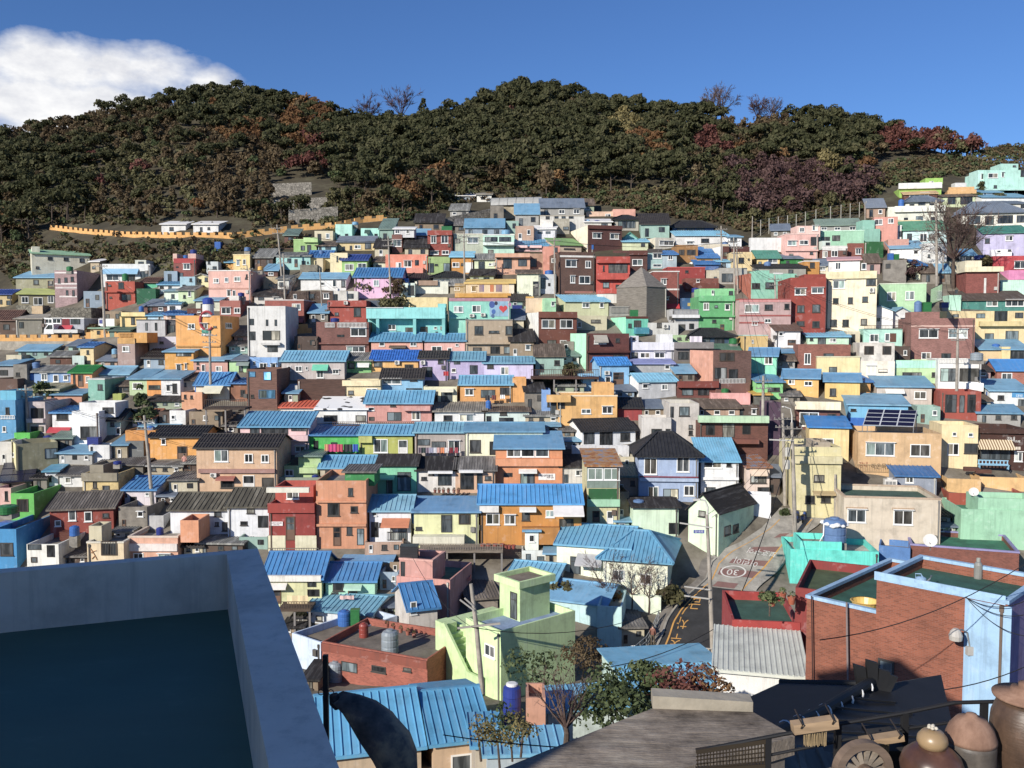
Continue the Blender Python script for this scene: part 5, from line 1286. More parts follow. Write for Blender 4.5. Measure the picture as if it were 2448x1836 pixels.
for k in range(16):
    t = k * 2.4; q = r_ * (0.95 if k > 5 else 0.5); zz = h_ * (0.86 if k < 6 else 0.8 - 0.05 * (k % 3)); s_ = r_ * rnd.uniform(0.2, 0.34)
    mb.lathe([(s_*0.3,-s_*0.7),(s_,-s_*0.2),(s_*0.8,s_*0.35),(s_*0.2,s_*0.6)], 8, (q*math.cos(t), q*math.sin(t), zz))
mb.tube([(-r_*1.02,-0.2,h_*0.8),(-r_*1.06,-0.25,h_*0.3),(-r_*1.5,-0.4,0.02)], 0.06, 6)
mb.obj('spray_foam', mat('f4f4f2', 'plain'), tk)
# --- tall brick house with a green roof at the right
run(r'''
@ 0 0 1
2091 2405 1406 1800 9c5230 F y-45 d5 Y35.5 f:2c6656 c:9cc8ec R:a58cb8 brick|tall brick house with a pale blue gable strip and green roof|_:9cc8ec 2091 1385 2405 1425 k 2100 1572 2137 1622 _:9cc8ec 2308 1430 2405 1900
+ 1925 2399 1475 1800 9c5230 F q0.16 d9.5 f:2c6656 c:9cc8ec||
''')
tb = LAST.e; TB = (LAST.O.copy(), LAST.n.copy(), LAST.ux.copy(), LAST.zf, dict(LAST.hs))
def tb_pt(x, y, out=0.0):
    """world point on the front of the tall brick house seen at a pixel"""
    return plane_hit(x, y, TB[0] + TB[1] * out, TB[1])
def child_bar(name, pts, r, m, parent):
    mb = MB(); inv = (Matrix.Translation(parent.location) @ Matrix.Rotation(parent.rotation_euler.z, 4, 'Z')).inverted()
    mb.tube([inv @ Vector(p) for p in pts], r, 8); return mb.obj(name, m, parent)
child_bar('drain_pipe', [tb_pt(2024, 1440, 0.08), tb_pt(2028, 1700, 0.08)], 0.045, mat('8a7a78', 'plain'), tb)
child_bar('drain_pipe', [tb_pt(1940, 1425, 0.06), tb_pt(1944, 1700, 0.06)], 0.03, mat('4a2a22', 'plain'), tb)
# street lamp bracketed on its wall
p = tb_pt(2318, 1545, 0.05); e = empty('wall_lamp', p, 0, 'grey floodlight lamp bracketed on the tall brick house', 'lamp')
q = tb_pt(2285, 1512, 0.9) - p; q2 = tb_pt(2312, 1512, 0.15) - p
mb = MB(); mb.tube([(0,0,0), q2, q2.lerp(q, 0.5) + Vector((0,0,.12)), q], 0.03, 6); mb.obj('arm', mat('8c8c8a','plain'), e)
mb = MB(); mb.lathe([(0.1,0.16),(0.2,0.05),(0.26,-0.12),(0.24,-0.3)], 12, tuple(q)); mb.obj('lamp_head', mat('c0bab0','gloss'), e)
mb = MB(); mb.box(-0.12,0.12,-0.1,0.1,-0.35,0.0); mb.obj('control_box', mat('b8b4ac','plain'), e)
# watering can, gas bottle, tub on the green roof
def roof_at(x, y, z=None): return hit_z(x, y, TB[3] if z is None else z)
p = roof_at(2201, 1400); e = empty('watering_can', p, R(-30), 'pale blue plastic watering can on the green roof', 'watering can')
mb = MB(); mb.lathe([(0.25,0),(0.27,0.1),(0.22,0.34),(0.12,0.4)], 14); mb.obj('body', mat('8fb8dc','gloss'), e)
mb = MB(); mb.tube([(0.2,0,0.15),(0.36,0,0.35),(0.42,0,0.5)], [0.05,0.04,0.05], 8); mb.obj('spout', mat('6a7480','plain'), e)
mb = MB(); mb.tube([(-0.2,0,0.3),(-0.22,0,0.5),(0,0,0.52),(0.06,0,0.4)], 0.025, 6); mb.obj('handle', mat('8fb8dc','gloss'), e)
p = roof_at(2338, 1383); e = empty('gas_bottle', p, 0, 'grey gas bottle standing on the green roof', 'gas bottle')
mb = MB(); mb.lathe([(0.17,0),(0.18,0.06),(0.18,0.62),(0.12,0.74),(0.05,0.78)], 14); mb.obj('body', mat('8c8c86','gloss'), e)
mb = MB(); mb.lathe([(0.09,0.77),(0.09,0.93)], 10, cap=False); mb.obj('valve_guard', mat('9a9a92','plain'), e)
p = roof_at(2068, 1452, LAST.zf2); e = empty('plastic_tub', p, 0, 'yellow plastic tub on the lower green roof', 'tub')
mb = MB(); mb.lathe([(0.5,0),(0.62,0.3),(0.6,0.3),(0.48,0.03)], 20); mb.obj('body', mat('e8c050','gloss'), e)
mb = MB(); mb.lathe([(0.62,0.28),(0.66,0.31),(0.6,0.33)], 20, cap=False); mb.obj('rim', mat('e0b440','gloss'), e)
# ------------------------------------------------------------------ shaded rooftop in the near left corner
zt = at(542, 1325, 11.9).z; zfl = at(538, 1457, 11.9).z
I = hit_z(542, 1325, zt); Oc = hit_z(616, 1311, zt)
Il = hit_z(0, 1370, zt); Il = I + (Il - I) * 2.2
Ol = hit_z(0, 1360, zt); Ol = Oc + (Ol - Oc) * 2.2
In = hit_z(643, 1836, zt); In = I + (In - I) * 1.9
On = hit_z(811, 1836, zt); On = Oc + (On - Oc) * 1.9
e = empty('rooftop_terrace', (I + Il) / 2 + Vector((0, 0, -6)), 0, 'shaded white parapet rooftop with a dark green floor', 'rooftop')
wl = lambda p, z: (p.x - e.location.x, p.y - e.location.y, z - e.location.z)
zb = -13.0
mb = MB()
def wallseg(a, b, c, d, z0, z1):  # a,b inner/outer start, c,d outer/inner end
    mb.hexa([wl(a,z0), wl(b,z0), wl(c,z0), wl(d,z0), wl(a,z1), wl(b,z1), wl(c,z1), wl(d,z1)])
wallseg(I, Oc, Ol, Il, zfl - 0.3, zt)
wallseg(In, On, Oc, I, zfl - 0.3, zt)
mb.obj('parapet', mat('f6e2cc', 'plaster', 0.95), e, recalc=True)
mb = MB(); far = Il + (In - I)
pts = [I, Il, far, In]
mb.hexa([wl(p, zfl - 0.25) for p in pts[::-1]] + [wl(p, zfl) for p in pts[::-1]])
dm, nt, bs = newmat('deck_green_paint'); 
n1 = noise(nt, coords(nt, (0.6, 1.3, 1)), 1.3, 8, 0.68)
nt.links.new(ramp(nt, n1, [(0.3, lin('355f4e')), (0.6, lin('3b6654')), (0.75, lin('4c7262'))]), bs.inputs['Base Color']); bs.inputs['Roughness'].default_value = 0.6
mb.obj('deck', dm, e, recalc=True)
mb = MB(); k = 0.04
cs = [Oc, Ol, Ol + (In - I), On]
ct_ = (Oc + Ol + On) / 3
sh = lambda p: p + (ct_ - p).normalized() * 0.06
mb.hexa([wl(sh(p), zb) for p in cs[::-1]] + [wl(sh(p), zfl - 0.26) for p in cs[::-1]])
mb.obj('wall', mat('d8dce4', 'plaster'), e, recalc=True)
# unseen house block added to the left and shaped to shade it
e = empty('house', (-14.5, 3.2, -13), 0, 'plain white unseen house block added to shade the rooftop', 'house')
mb = MB(); mb.box(2.8, 7.45, -4.4, 5.2, 0, 16); mb.obj('wall', mat('e4e2dc', 'plaster'), e)
mb = MB(); mb.box(2.5, 7.45, -4.4, 5.5, 16.01, 16.3); mb.obj('roof', mat('9a948a', 'concrete'), e)
# black post and the tied canvas
p0 = at(780, 1760, 9.6); p1 = at(778, 1566, 9.6)
e = empty('black_post', p0, 0, 'black metal post rising beside the white parapet', 'post')
mb = MB(); mb.bar((0,0,-2.2), p1 - p0, 0.055); mb.obj('shaft', mat('17171a','plain'), e)
mb = MB()
for s in (-1, 1):
    c = at(779 + s * 12, 1655, 9.6) - p0
    ring = [c + Vector((0.03 * math.cos(t) , 0, 0.03 * math.sin(t))) for t in np.linspace(0, 6.28, 9)]
    mb.tube(ring, 0.006, 5)
mb.obj('hook_ring', mat('17171a','plain'), e)
cp = [(800,1672,8,20),(812,1668,18,24),(840,1682,26,34),(872,1706,36,44),(905,1742,44,56),(935,1785,46,64),(952,1828,44,66),(960,1880,40,60)]
e = empty('canvas_bundle', at(800, 1670, 9.5), 0, 'dark weathered canvas bundle tied to the black post', 'canvas')
mb = MB(); n = 14; base = e.location
for j, (x, y, r1, r2) in enumerate(cp):
    c = at(x, y, 9.5 - j * 0.03); s = 9.5 / F
    for k in range(n):
        t = 2 * math.pi * k / n
        rr = 1 + 0.07 * math.sin(k * 2.1 + j)
        mb.v.append(tuple(c + Vector((r1 * s * rr * math.cos(t), r2 * s * rr * math.sin(t) * 0.8, 0.55 * r1 * s * math.sin(t + 0.8) * rr)) - base))
for j in range(len(cp) - 1):
    for k in range(n):
        k2 = (k + 1) % n
        mb.f.append((j*n+k, j*n+k2, (j+1)*n+k2, (j+1)*n+k)); mb.m.append(0)
mb.f.append(tuple(range(n))[::-1]); mb.m.append(0)
cm, nt, bs = newmat('weathered_canvas')
n1 = noise(nt, coords(nt), 2.2, 6, 0.65)
nt.links.new(ramp(nt, n1, [(0.35, lin('303030')), (0.5, lin('5c5650')), (0.64, lin('a08a66'))]), bs.inputs['Base Color']); bs.inputs['Roughness'].default_value = 0.7
mb.obj('cover', cm, e, smooth=True, recalc=True)
mb = MB(); mb.tube([at(797,1660,9.5)-base, at(802,1680,9.5)-base, at(806,1695,9.5)-base], [0.05,0.07,0.03], 8); mb.obj('knot', mat('1e1e22','plain'), e)
# ------------------------------------------------------------------ near right: flat asbestos roof, black tiled roof
zr = -3.75
pts = [hit_z(1120, 1870, zr), hit_z(1500, 1716, zr), hit_z(1560, 1694, zr), hit_z(1800, 1702, zr), hit_z(1900, 1760, zr), hit_z(1480, 1880, zr - 0.0)]
e = empty('house', (pts[1] + pts[5]) / 2 + Vector((0, 0, -7)), 0, 'house with a weathered grey brown asbestos roof in the foreground', 'house')
L_ = lambda p, dz=0.0: (p.x - e.location.x, p.y - e.location.y, p.z - e.location.z + dz)
mb = MB(); i = 0
mb.poly([L_(p) for p in pts]); mb.poly([L_(p, -0.18) for p in pts][::-1])
for k in range(6): mb.quad(L_(pts[k]), L_(pts[k], -0.18), L_(pts[(k+1)%6], -0.18), L_(pts[(k+1)%6]))
am, nt, bs = newmat('asbestos_roof')
n1 = noise(nt, coords(nt, (1, 1, 1)), 1.4, 8, 0.72); n2 = noise(nt, coords(nt, (0.5, 3, 1)), 3.0, 5, 0.7)
c1 = ramp(nt, n1, [(0.3, lin('453a30')), (0.5, lin('8a7c6c')), (0.66, lin('a89c8a'))])
nt.links.new(mixc(nt, 1.0, c1, ramp(nt, n2, [(0.3, g4(0.6)), (0.7, g4(1.2))]), 'MULTIPLY'), bs.inputs['Base Color']); bs.inputs['Roughness'].default_value = 0.95
bump(nt, bs, n2, 0.6, 0.05)
mb.obj('roof', am, e, recalc=True)
mb = MB(); a, b = pts[2], pts[3]; d = (b - a).normalized(); nn = Vector((-d.y, d.x, 0))
mb.hexa([L_(a), L_(b), L_(b + nn*0.2), L_(a + nn*0.2), L_(a, 0.13), L_(b, 0.1), L_(b + nn*0.2, 0.1), L_(a + nn*0.2, 0.13)])
mb.obj('ridge_upstand', mat('b0a692', 'concrete'), e, recalc=True)
mb = MB(); c0 = sum(pts, Vector()) / 6
mb.poly([L_(c0 + (p - c0) * 0.93, -0.185) for p in pts]); base = [L_(c0 + (p - c0) * 0.93, -8) for p in pts]; top = [L_(c0 + (p - c0) * 0.93, -0.185) for p in pts]
for k in range(6): mb.quad(base[k], base[(k+1)%6], top[(k+1)%6], top[k])
mb.obj('wall', mat('8a8074', 'concrete'), e, recalc=True)
# black tiled hip roof with white ended ridge tiles
R1, R2 = at(1865, 1636, 16.4), at(2083, 1643, 15.2); Hc = at(1836, 1768, 11.6); El = at(1728, 1700, 14.3); Gr = at(2290, 1790, 13.4); Hn = at(1990, 1880, 11.0)
e = empty('tiled_roof_house', Vector((R2.x - 1, R2.y - 1, -13)), 0, 'house with a black tiled hip roof and white tile ends', 'house')
L_ = lambda p, dz=0.0: Vector((p.x - e.location.x, p.y - e.location.y, p.z - e.location.z + dz))
mb = MB(); th = 0.1
def sheet(ps):
    mb.poly([L_(p) for p in ps]); mb.poly([L_(p, -th) for p in ps][::-1])
    for k in range(len(ps)): mb.quad(L_(ps[k]), L_(ps[k], -th), L_(ps[(k+1)%len(ps)], -th), L_(ps[(k+1)%len(ps)]))
sheet([R1, El, Hc, R2]); sheet([R2, Hc, Hn, Gr])
bk = R1 + Vector((0.9, 3, -1.6)); br = Gr + Vector((1.2, 3, 0)); sheet([R1, R2, Gr, br, bk]); sheet([El, R1, bk])
for k in range(1, 26):
    f = k / 26; p = El.lerp(Hc, f); q = R1.lerp(R2, f)
    mb.bar(L_(p, 0.02), L_(q, 0.02), 0.06, 0.04)
for j in (0.3, 0.5, 0.7, 0.88):
    mb.bar(L_(R2.lerp(Hc, j), 0.05), L_(R2.lerp(Gr, j), 0.03), 0.04, 0.03)
mb.obj('roof', mat('1a1a1c', 'tile'), e, recalc=True)
mb = MB(); mb.tube([L_(R2, 0.1), L_(R2.lerp(Hc, 0.5), 0.02), L_(Hc, 0.06)], 0.09, 10); mb.tube([L_(R1, 0.04), L_(R2, 0.06)], 0.06, 8)
mb.obj('ridge', mat('161618', 'tile'), e)
for k in range(9):
    f = 0.06 + 0.115 * k; p = L_(R2.lerp(Hc, f), 0.06 - 0.07 * math.sin(f * 3.14))
    d = (Hc - R2).normalized(); a_ = d.cross(Vector((0,0,1))).normalized(); b_ = a_.cross(d)
    mb = MB(); mb.tube([p + (a_ * math.cos(t) + b_ * math.sin(t)) * 0.1 for t in np.linspace(-0.3, 3.5, 9)], 0.02, 6)
    mb.tube([p + a_*0.12 - b_*0.1, p + a_*0.14 - b_*0.18], [0.04, 0.02], 6)
    mb.obj('white_tile_end', mat('eeeeee', 'plain'), e)
mb = MB(); t0 = L_(R2)
for dx, dz, h in ((-0.15, 0, 0.42), (0.0, 0.06, 0.5), (0.15, 0, 0.34), (0.24, -0.06, 0.25)):
    mb.hexa([t0 + Vector((dx-0.08,-0.07,-0.06)), t0 + Vector((dx+0.08,-0.07,-0.06)), t0 + Vector((dx+0.08,0.07,-0.06)), t0 + Vector((dx-0.08,0.07,-0.06)),
             t0 + Vector((dx*1.5-0.1,-0.03,h)), t0 + Vector((dx*1.5+0.1,-0.03,h-0.06)), t0 + Vector((dx*1.5+0.1,0.05,h-0.06)), t0 + Vector((dx*1.5-0.1,0.05,h))])
mb.obj('ridge_finial', mat('141416', 'tile'), e)
mb = MB(); wp = [L_(p.lerp((R1+R2+Hc+Gr)/4, 0.14), -0.2) for p in (El, Hc, Hn, Gr, br, bk)]
for k in range(6): mb.quad((wp[k].x, wp[k].y, -2), (wp[(k+1)%6].x, wp[(k+1)%6].y, -2), wp[(k+1)%6], wp[k])
mb.obj('wall', mat('b8b09c', 'plaster'), e, recalc=True)
# low slatted roof between the railing posts
zr = -4.45
pts = [hit_z(1812, 1776, zr), hit_z(2010, 1800, zr), hit_z(2060, 1880, zr - 0.1), hit_z(1800, 1880, zr - 0.1)]
e = empty('shed', (pts[0] + pts[2]) / 2 + Vector((0, 0, -6)), 0, 'low shed with a brown slatted roof behind the black railing', 'shed')
L_ = lambda p, dz=0.0: Vector((p.x - e.location.x, p.y - e.location.y, p.z - e.location.z + dz))
mb = MB(); slope(mb, L_(pts[3]), L_(pts[2]), L_(pts[1]), L_(pts[0]), 0.06, 'c'); mb.obj('roof', mat('7a7062', 'corr'), e, recalc=True)
c0 = sum(pts, Vector()) / 4; wp = [c0 + (p - c0) * 0.9 for p in pts]
mb = MB()
for k in range(4): mb.quad(L_(wp[k], -5), L_(wp[(k+1)%4], -5), L_(wp[(k+1)%4], -0.1), L_(wp[k], -0.1))
mb.obj('wall', mat('8a8474', 'concrete'), e, recalc=True)
# ------------------------------------------------------------------ terrace at the lower right: railing, jars, wheel
YT = 6.6
def tz(x, y, Y=YT): return at(x, y, Y)
zfloor = -4.15
e = empty('terrace_floor', Vector((3.2, 5.7, zfloor)), 0, 'dark paved terrace edge below the black railing', 'terrace')
mb = MB(); mb.box(-2.2, 3.5, -3.5, 1.25, -0.3, 0); mb.obj('slab', mat('5a5248', 'concrete'), e)
e = empty('terrace_railing', Vector((3, YT, zfloor)), 0, 'black metal railing along the terrace edge with brown jars', 'railing')
lo = lambda p: Vector(p) - e.location
bm_ = mat('1c1c1f', 'plain')
posts = [(1836, 1763), (2003, 1731), (2163, 1704), (2353, 1680)]
for x, y in posts:
    t = tz(x, y); mb = MB(); mb.bar(lo((t.x, t.y, zfloor)), lo(t), 0.045, 0.045); mb.obj('post', bm_, e)
mb = MB(); mb.tube([lo(tz(1690, 1790)), lo(tz(1836, 1762)), lo(tz(2003, 1731)), lo(tz(2163, 1704)), lo(tz(2280, 1680)), lo(tz(2353, 1678)), lo(tz(2395, 1677))], 0.016, 8); mb.obj('top_rail', bm_, e)
mb = MB(); mb.tube([lo(tz(1836, 1806)), lo(tz(2003, 1772)), lo(tz(2163, 1742)), lo(tz(2353, 1716))], 0.012, 8); mb.obj('lower_rail', bm_, e)
mb = MB()
for k in range(22):
    x = 1668 + k * 7.6; a = tz(x, 1798 - (x-1668)*0.15); b = tz(x, 1842 - (x-1668)*0.1); mb.bar(lo(a), lo(b), 0.008)
for k in range(5):
    a = tz(1664, 1800 + k * 9); b = tz(1834, 1776 + k * 11); mb.bar(lo(a), lo(b), 0.008)
for s in (0, 1):
    a = tz(1664, 1796 + s * 44); b = tz(1836, 1770 + s * 60); mb.bar(lo(a), lo(b), 0.035)
mb.obj('mesh_panel', mat('3a2e1c', 'plain'), e)
jm, nt, bs = newmat('onggi_glaze')
n1 = noise(nt, coords(nt), 3.0, 5, 0.6)
nt.links.new(ramp(nt, n1, [(0.3, lin('35241c')), (0.55, lin('5a3a2c')), (0.75, lin('7a5440'))]), bs.inputs['Base Color']); bs.inputs['Roughness'].default_value = 0.32
def glaze(name, a_, b_, c_, rg):
    m, nt, bs = newmat(name); n1 = noise(nt, coords(nt, (1, 1, 0.5)), 4.0, 7, 0.7)
    nt.links.new(ramp(nt, n1, [(0.3, lin(a_)), (0.52, lin(b_)), (0.72, lin(c_))]), bs.inputs['Base Color']); bs.inputs['Roughness'].default_value = rg
    bump(nt, bs, noise(nt, coords(nt, (1, 1, 6)), 7, 5), 0.35, 0.01); return m
jd = glaze('brown_onggi', '38291f', '564030', '7a5c48', 0.45); jgrey = glaze('grey_onggi', '3a3632', '544c44', '6c6258', 0.5); clay = glaze('fired_clay', '5e4030', '84604a', 'a07a62', 0.85)
def jar(label, cx, Y, prof_px, top, m, lid=None, lidm=None):
    """prof_px: (radius px, y px) from bottom to top"""
    s = Y / F; c = at(cx, prof_px[0][1], Y); e = empty('clay_jar', (c.x, c.y, zfloor), 0, label, 'jar', 'brown clay jars on the terrace')
    z = lambda y: at(cx, y, Y).z - zfloor
    pr = [(prof_px[0][0] * s * 0.9, 0)] + [(r * s, z(y)) for r, y in prof_px]
    mb = MB(); mb.lathe(pr, 32); mb.obj('body', m, e, smooth=True)
    if lid: mb = MB(); mb.lathe([(r * s, z(y)) for r, y in lid], 32); mb.obj('lid', lidm, e, smooth=True)
    return e, z, s
jar('tallest brown jar with a wide flat lid at the right edge', 2452, 6.2, [(60,1850),(80,1800),(84,1750),(80,1710),(70,1684),(60,1672)], 0, jd, [(60,1672),(78,1668),(80,1662),(40,1654),(38,1646),(22,1644),(22,1634),(10,1630)], clay)
jar('grey jar under a domed clay lid, middle of the three jars', 2318, 6.1, [(50,1860),(57,1820),(58,1780),(57,1768)], 0, jgrey, [(59,1770),(59,1762),(50,1738),(34,1718),(14,1711),(12,1706),(4,1704)], clay)
e, z, s = jar('round bellied brown jar carrying a small pot and stones', 2226, 5.95, [(50,1880),(70,1852),(74,1828),(66,1806),(48,1790),(36,1784)], 0, jm)
mb = MB(); mb.lathe([(30*s, z(1786)), (36*s, z(1772)), (34*s, z(1760)), (24*s, z(1748)), (16*s, z(1745))], 24); mb.obj('small_pot', mat('a8895c', 'gloss'), e, smooth=True)
mb = MB()
for k in range(6):
    t = k * 1.05; r_ = 9 * s if k else 0; mb.lathe([(2*s, -3*s), (5*s, 0), (4*s, 3*s), (1*s, 5*s)], 8, (r_*math.cos(t), r_*math.sin(t), z(1739) + (2*s if k == 0 else 0)))
mb.obj('pebbles', mat('d8ceb8', 'plaster'), e)
# wooden cart wheel
c = at(2062, 1842, 6.05); e = empty('cart_wheel', c, R(8), 'old wooden cart wheel leaning on the terrace', 'wheel')
mb = MB(); s = 6.05 / F; n = 40
for ring in range(n):
    t0, t1 = 2*math.pi*ring/n, 2*math.pi*(ring+1)/n
    def pt(t, r, y): return (r*math.cos(t), y, r*math.sin(t))
    r0, r1 = 56*s, 75*s
    mb.hexa([pt(t0,r0,-0.035), pt(t1,r0,-0.035), pt(t1,r0,0.035), pt(t0,r0,0.035), pt(t0,r1,-0.035), pt(t1,r1,-0.035), pt(t1,r1,0.035), pt(t0,r1,0.035)])
mb.obj('rim', mat('7a6452', 'wood'), e, recalc=True)
for k in range(14):
    t = 2*math.pi*k/14; mb = MB(); mb.bar((12*s*math.cos(t), 0, 12*s*math.sin(t)), (57*s*math.cos(t), 0, 57*s*math.sin(t)), 0.03, 0.03); mb.obj('spoke', mat('9a8a76', 'wood'), e)
mb = MB(); mb.lathe([(0.02,-0.1),(0.05,-0.08),(0.06,0.06),(0.04,0.1)], 14); h = mb.obj('hub', mat('6a5442', 'wood'), e); h.rotation_euler.x = R(90)
for lab, x0, x1, y0, y1, bx0, bx1, by1 in (('wooden block with a hanging straw brush, nearer the mesh panel', 1894, 2000, 1724, 1746, 1922, 1974, 1782), ('wooden block with a hanging straw brush beside the round jar', 2058, 2156, 1762, 1776, 2092, 2126, 1800)):
    a = tz(x0, (y0+y1)/2 + 5, 6.4); b = tz(x1, (y0+y1)/2 - 10, 6.4); e = empty('wood_block', a, 0, lab, 'wooden block', 'wooden blocks hung on the railing')
    mb = MB(); mb.bar((0,0,0), b - a, 0.09, (y1-y0)*6.4/F*1.1); mb.obj('beam', mat('b09068', 'wood'), e)
    mb = MB(); rr = rnd
    for k in range(26):
        x = bx0 + (bx1-bx0)*k/25; p = tz(x, y1-4, 6.4) - a; q = tz(x + rr.uniform(-2,2), by1 + rr.uniform(-4,3), 6.4) - a
        mb.bar(p + Vector((0,rr.uniform(-.02,.02),0)), q, 0.006)
    mb.obj('straw_brush', mat('a88e60', 'wood'), e)
    mb = MB()
    for f in (0.15, 0.85): p = a.lerp(b, f) - a; mb.tube([p + Vector((0,-0.05,0.01)), p + Vector((0,-0.08,0.05)), p + Vector((0,0.1,0.09))], 0.006, 6)
    mb.obj('hook', mat('3a3028','plain'), e)
a = tz(2112, 1800, 6.55); b = tz(2166, 1790, 6.55)
e = empty('dark_crate', a, 0, 'dark wooden crate behind the cart wheel', 'crate'); mb = MB(); d = b - a
mb.box(0, d.x, -0.05, 0.35, zfloor - a.z, 0.02); mb.obj('body', mat('2c2824', 'wood'), e)
mb = MB(); mb.box(-0.02, d.x+0.02, -0.07, 0.37, 0.021, 0.05); mb.obj('lid', mat('34302a', 'wood'), e)
# ------------------------------------------------------------------ sloping road with painted markings
PAIRS = [((1885,1218),(1966,1222)),((1843,1264),(1930,1260)),((1792,1298),(1884,1292)),((1742,1324),(1858,1326)),((1714,1350),(1830,1362)),((1697,1392),(1788,1402)),((1655,1430),(1757,1442)),
         ((1626,1460),(1742,1472)),((1607,1490),(1731,1502)),((1596,1525),(1723,1537)),((1583,1556),(1716,1572)),((1556,1592),(1706,1607)),((1520,1630),(1690,1652)),((1470,1670),(1660,1700))]
def road_px(s, t):
    s = max(0, min(len(PAIRS) - 1.001, s)); i = int(s); f = s - i
    (a, b), (c, d) = PAIRS[i], PAIRS[i+1]
    l = (a[0] + (c[0]-a[0])*f, a[1] + (c[1]-a[1])*f); r = (b[0] + (d[0]-b[0])*f, b[1] + (d[1]-b[1])*f)
    return l[0] + (r[0]-l[0])*t, l[1] + (r[1]-l[1])*t
RUP = 0.16
def road_pt(s, t, dz=0.0):
    p = gp(*road_px(s, t)); p.z += RUP + dz; return p
def strip(name, s0, s1, t0, t1, m, dz, kind='structure', step=0.25, nt_=6):
    mb = MB(); n = max(1, int((s1 - s0) / step))
    for i in range(n):
        a, b = s0 + (s1-s0)*i/n, s0 + (s1-s0)*(i+1)/n
        for j in range(nt_):
            u, v = t0 + (t1-t0)*j/nt_, t0 + (t1-t0)*(j+1)/nt_
            mb.quad(road_pt(b,u,dz), road_pt(b,v,dz), road_pt(a,v,dz), road_pt(a,u,dz))
    o = mb.obj(name, m, smooth=True); o['kind'] = kind; return o
strip('concrete_road', 0, 5.35, -0.25, 1.3, mat('aaa498', 'concrete', 0.8), 0)
strip('asphalt_road', 5.35, 13, -0.12, 1.15, mat('4a4a4c', 'concrete', 0.5), 0.004)
strip('pavement', 5.3, 11, 1.15, 1.42, mat('a89e92', 'concrete', 0.8), 0.03, nt_=2)
strip('pavement', 3.6, 9.6, -0.34, -0.12, mat('8a8278', 'concrete', 0.8), 0.03, nt_=2)
yl = mat('d89c30', 'plain'); wl_ = mat('dcd8d0', 'plain'); mr = mat('8c645c', 'plain')
for (s0, s1, t0, t1) in ((0.6, 12, 0.95, 0.985), (0.6, 5.3, 0.03, 0.06), (5.3, 12, 0.015, 0.045), (6.0, 7.4, 0.09, 0.115)):
    strip('road_marking', s0, s1, t0, t1, yl, 0.014, nt_=1)
for (s0, s1, t0, t1) in ((1.55, 1.85, 0.55, 0.8), (2.55, 2.95, 0.35, 0.95), (3.55, 3.9, 0.22, 0.95), (4.25, 4.62, 0.12, 0.95), (5.0, 5.3, 0.2, 0.75)):
    strip('road_marking', s0, s1, t0, t1, mr, 0.010, nt_=3)
def text_mesh(txt, size=1.0, res=3):
    cu = bpy.data.curves.new('lettering_curve', 'FONT'); cu.body = txt; cu.size = size; cu.align_x = 'CENTER'; cu.align_y = 'CENTER'; cu.resolution_u = res
    o = bpy.data.objects.new('lettering_curve', cu); COL.objects.link(o)
    dg = bpy.context.evaluated_depsgraph_get(); dg.update()
    me = bpy.data.meshes.new_from_object(o.evaluated_get(dg)); bpy.data.objects.remove(o)
    return me
def warp_text(name, txt, fn, m, parent=None, kind=None, both=False):
    me = text_mesh(txt)
    bm = bmesh.new(); bm.from_mesh(me); bmesh.ops.triangulate(bm, faces=bm.faces)
    for v in bm.verts: v.co = fn(v.co.x, v.co.y)
    for f in bm.faces:
        f.normal_update()
    bm.to_mesh(me); bm.free(); me.materials.clear(); me.materials.append(m); me.name = name
    o = bpy.data.objects.new(name, me); COL.objects.link(o)
    if parent: o.parent = parent
    if kind: o['kind'] = kind
    return o
def road_text(txt, c, ax, ay, m):
    def fn(x, y):
        p = gp(c[0] + ax[0]*x + ay[0]*y, c[1] + ax[1]*x + ay[1]*y); p.z += RUP + 0.022; return p
    warp_text('road_lettering', txt, fn, m, None, 'structure')
road_text('보호구역', (1822, 1324), (-19, -3.6), (-10, 15), wl_)
road_text('어린이', (1784, 1347), (-21, -4.2), (-9, 17), wl_)
road_text('30', (1752, 1372), (-30, -2.5), (-6, 19), wl_)
for ch, c in (('주', (1616, 1532)), ('차', (1632, 1492)), ('금', (1663, 1446))):
    road_text(ch, c, (-30, -2), (-9, 31), yl)
mb = MB(); pr = None; N = 40
for k in range(N):
    q = []
    for t in (2*math.pi*k/N, 2*math.pi*(k+1)/N):
        for rr in (1.0, 0.87):
            p = gp(1753 + 31*rr*math.cos(t), 1371 + 14.5*rr*math.sin(t)); p.z += RUP + 0.022; q.append(p)
    mb.quad(q[0], q[2], q[3], q[1])
o = mb.obj('road_marking', wl_); o['kind'] = 'structure'
# kerb on the left of the lower road
mb = MB()
for k in range(20):
    a, b = 3.7 + k * 0.32, 3.7 + (k+1) * 0.32
    p, q, r_, s_ = road_pt(a, -0.125), road_pt(a, -0.085), road_pt(b, -0.085), road_pt(b, -0.125)
    up = Vector((0,0,0.14)); mb.hexa([s_, r_, q, p, s_+up, r_+up, q+up, p+up])
o = mb.obj('kerb', mat('a8a296', 'concrete')); o['kind'] = 'structure'
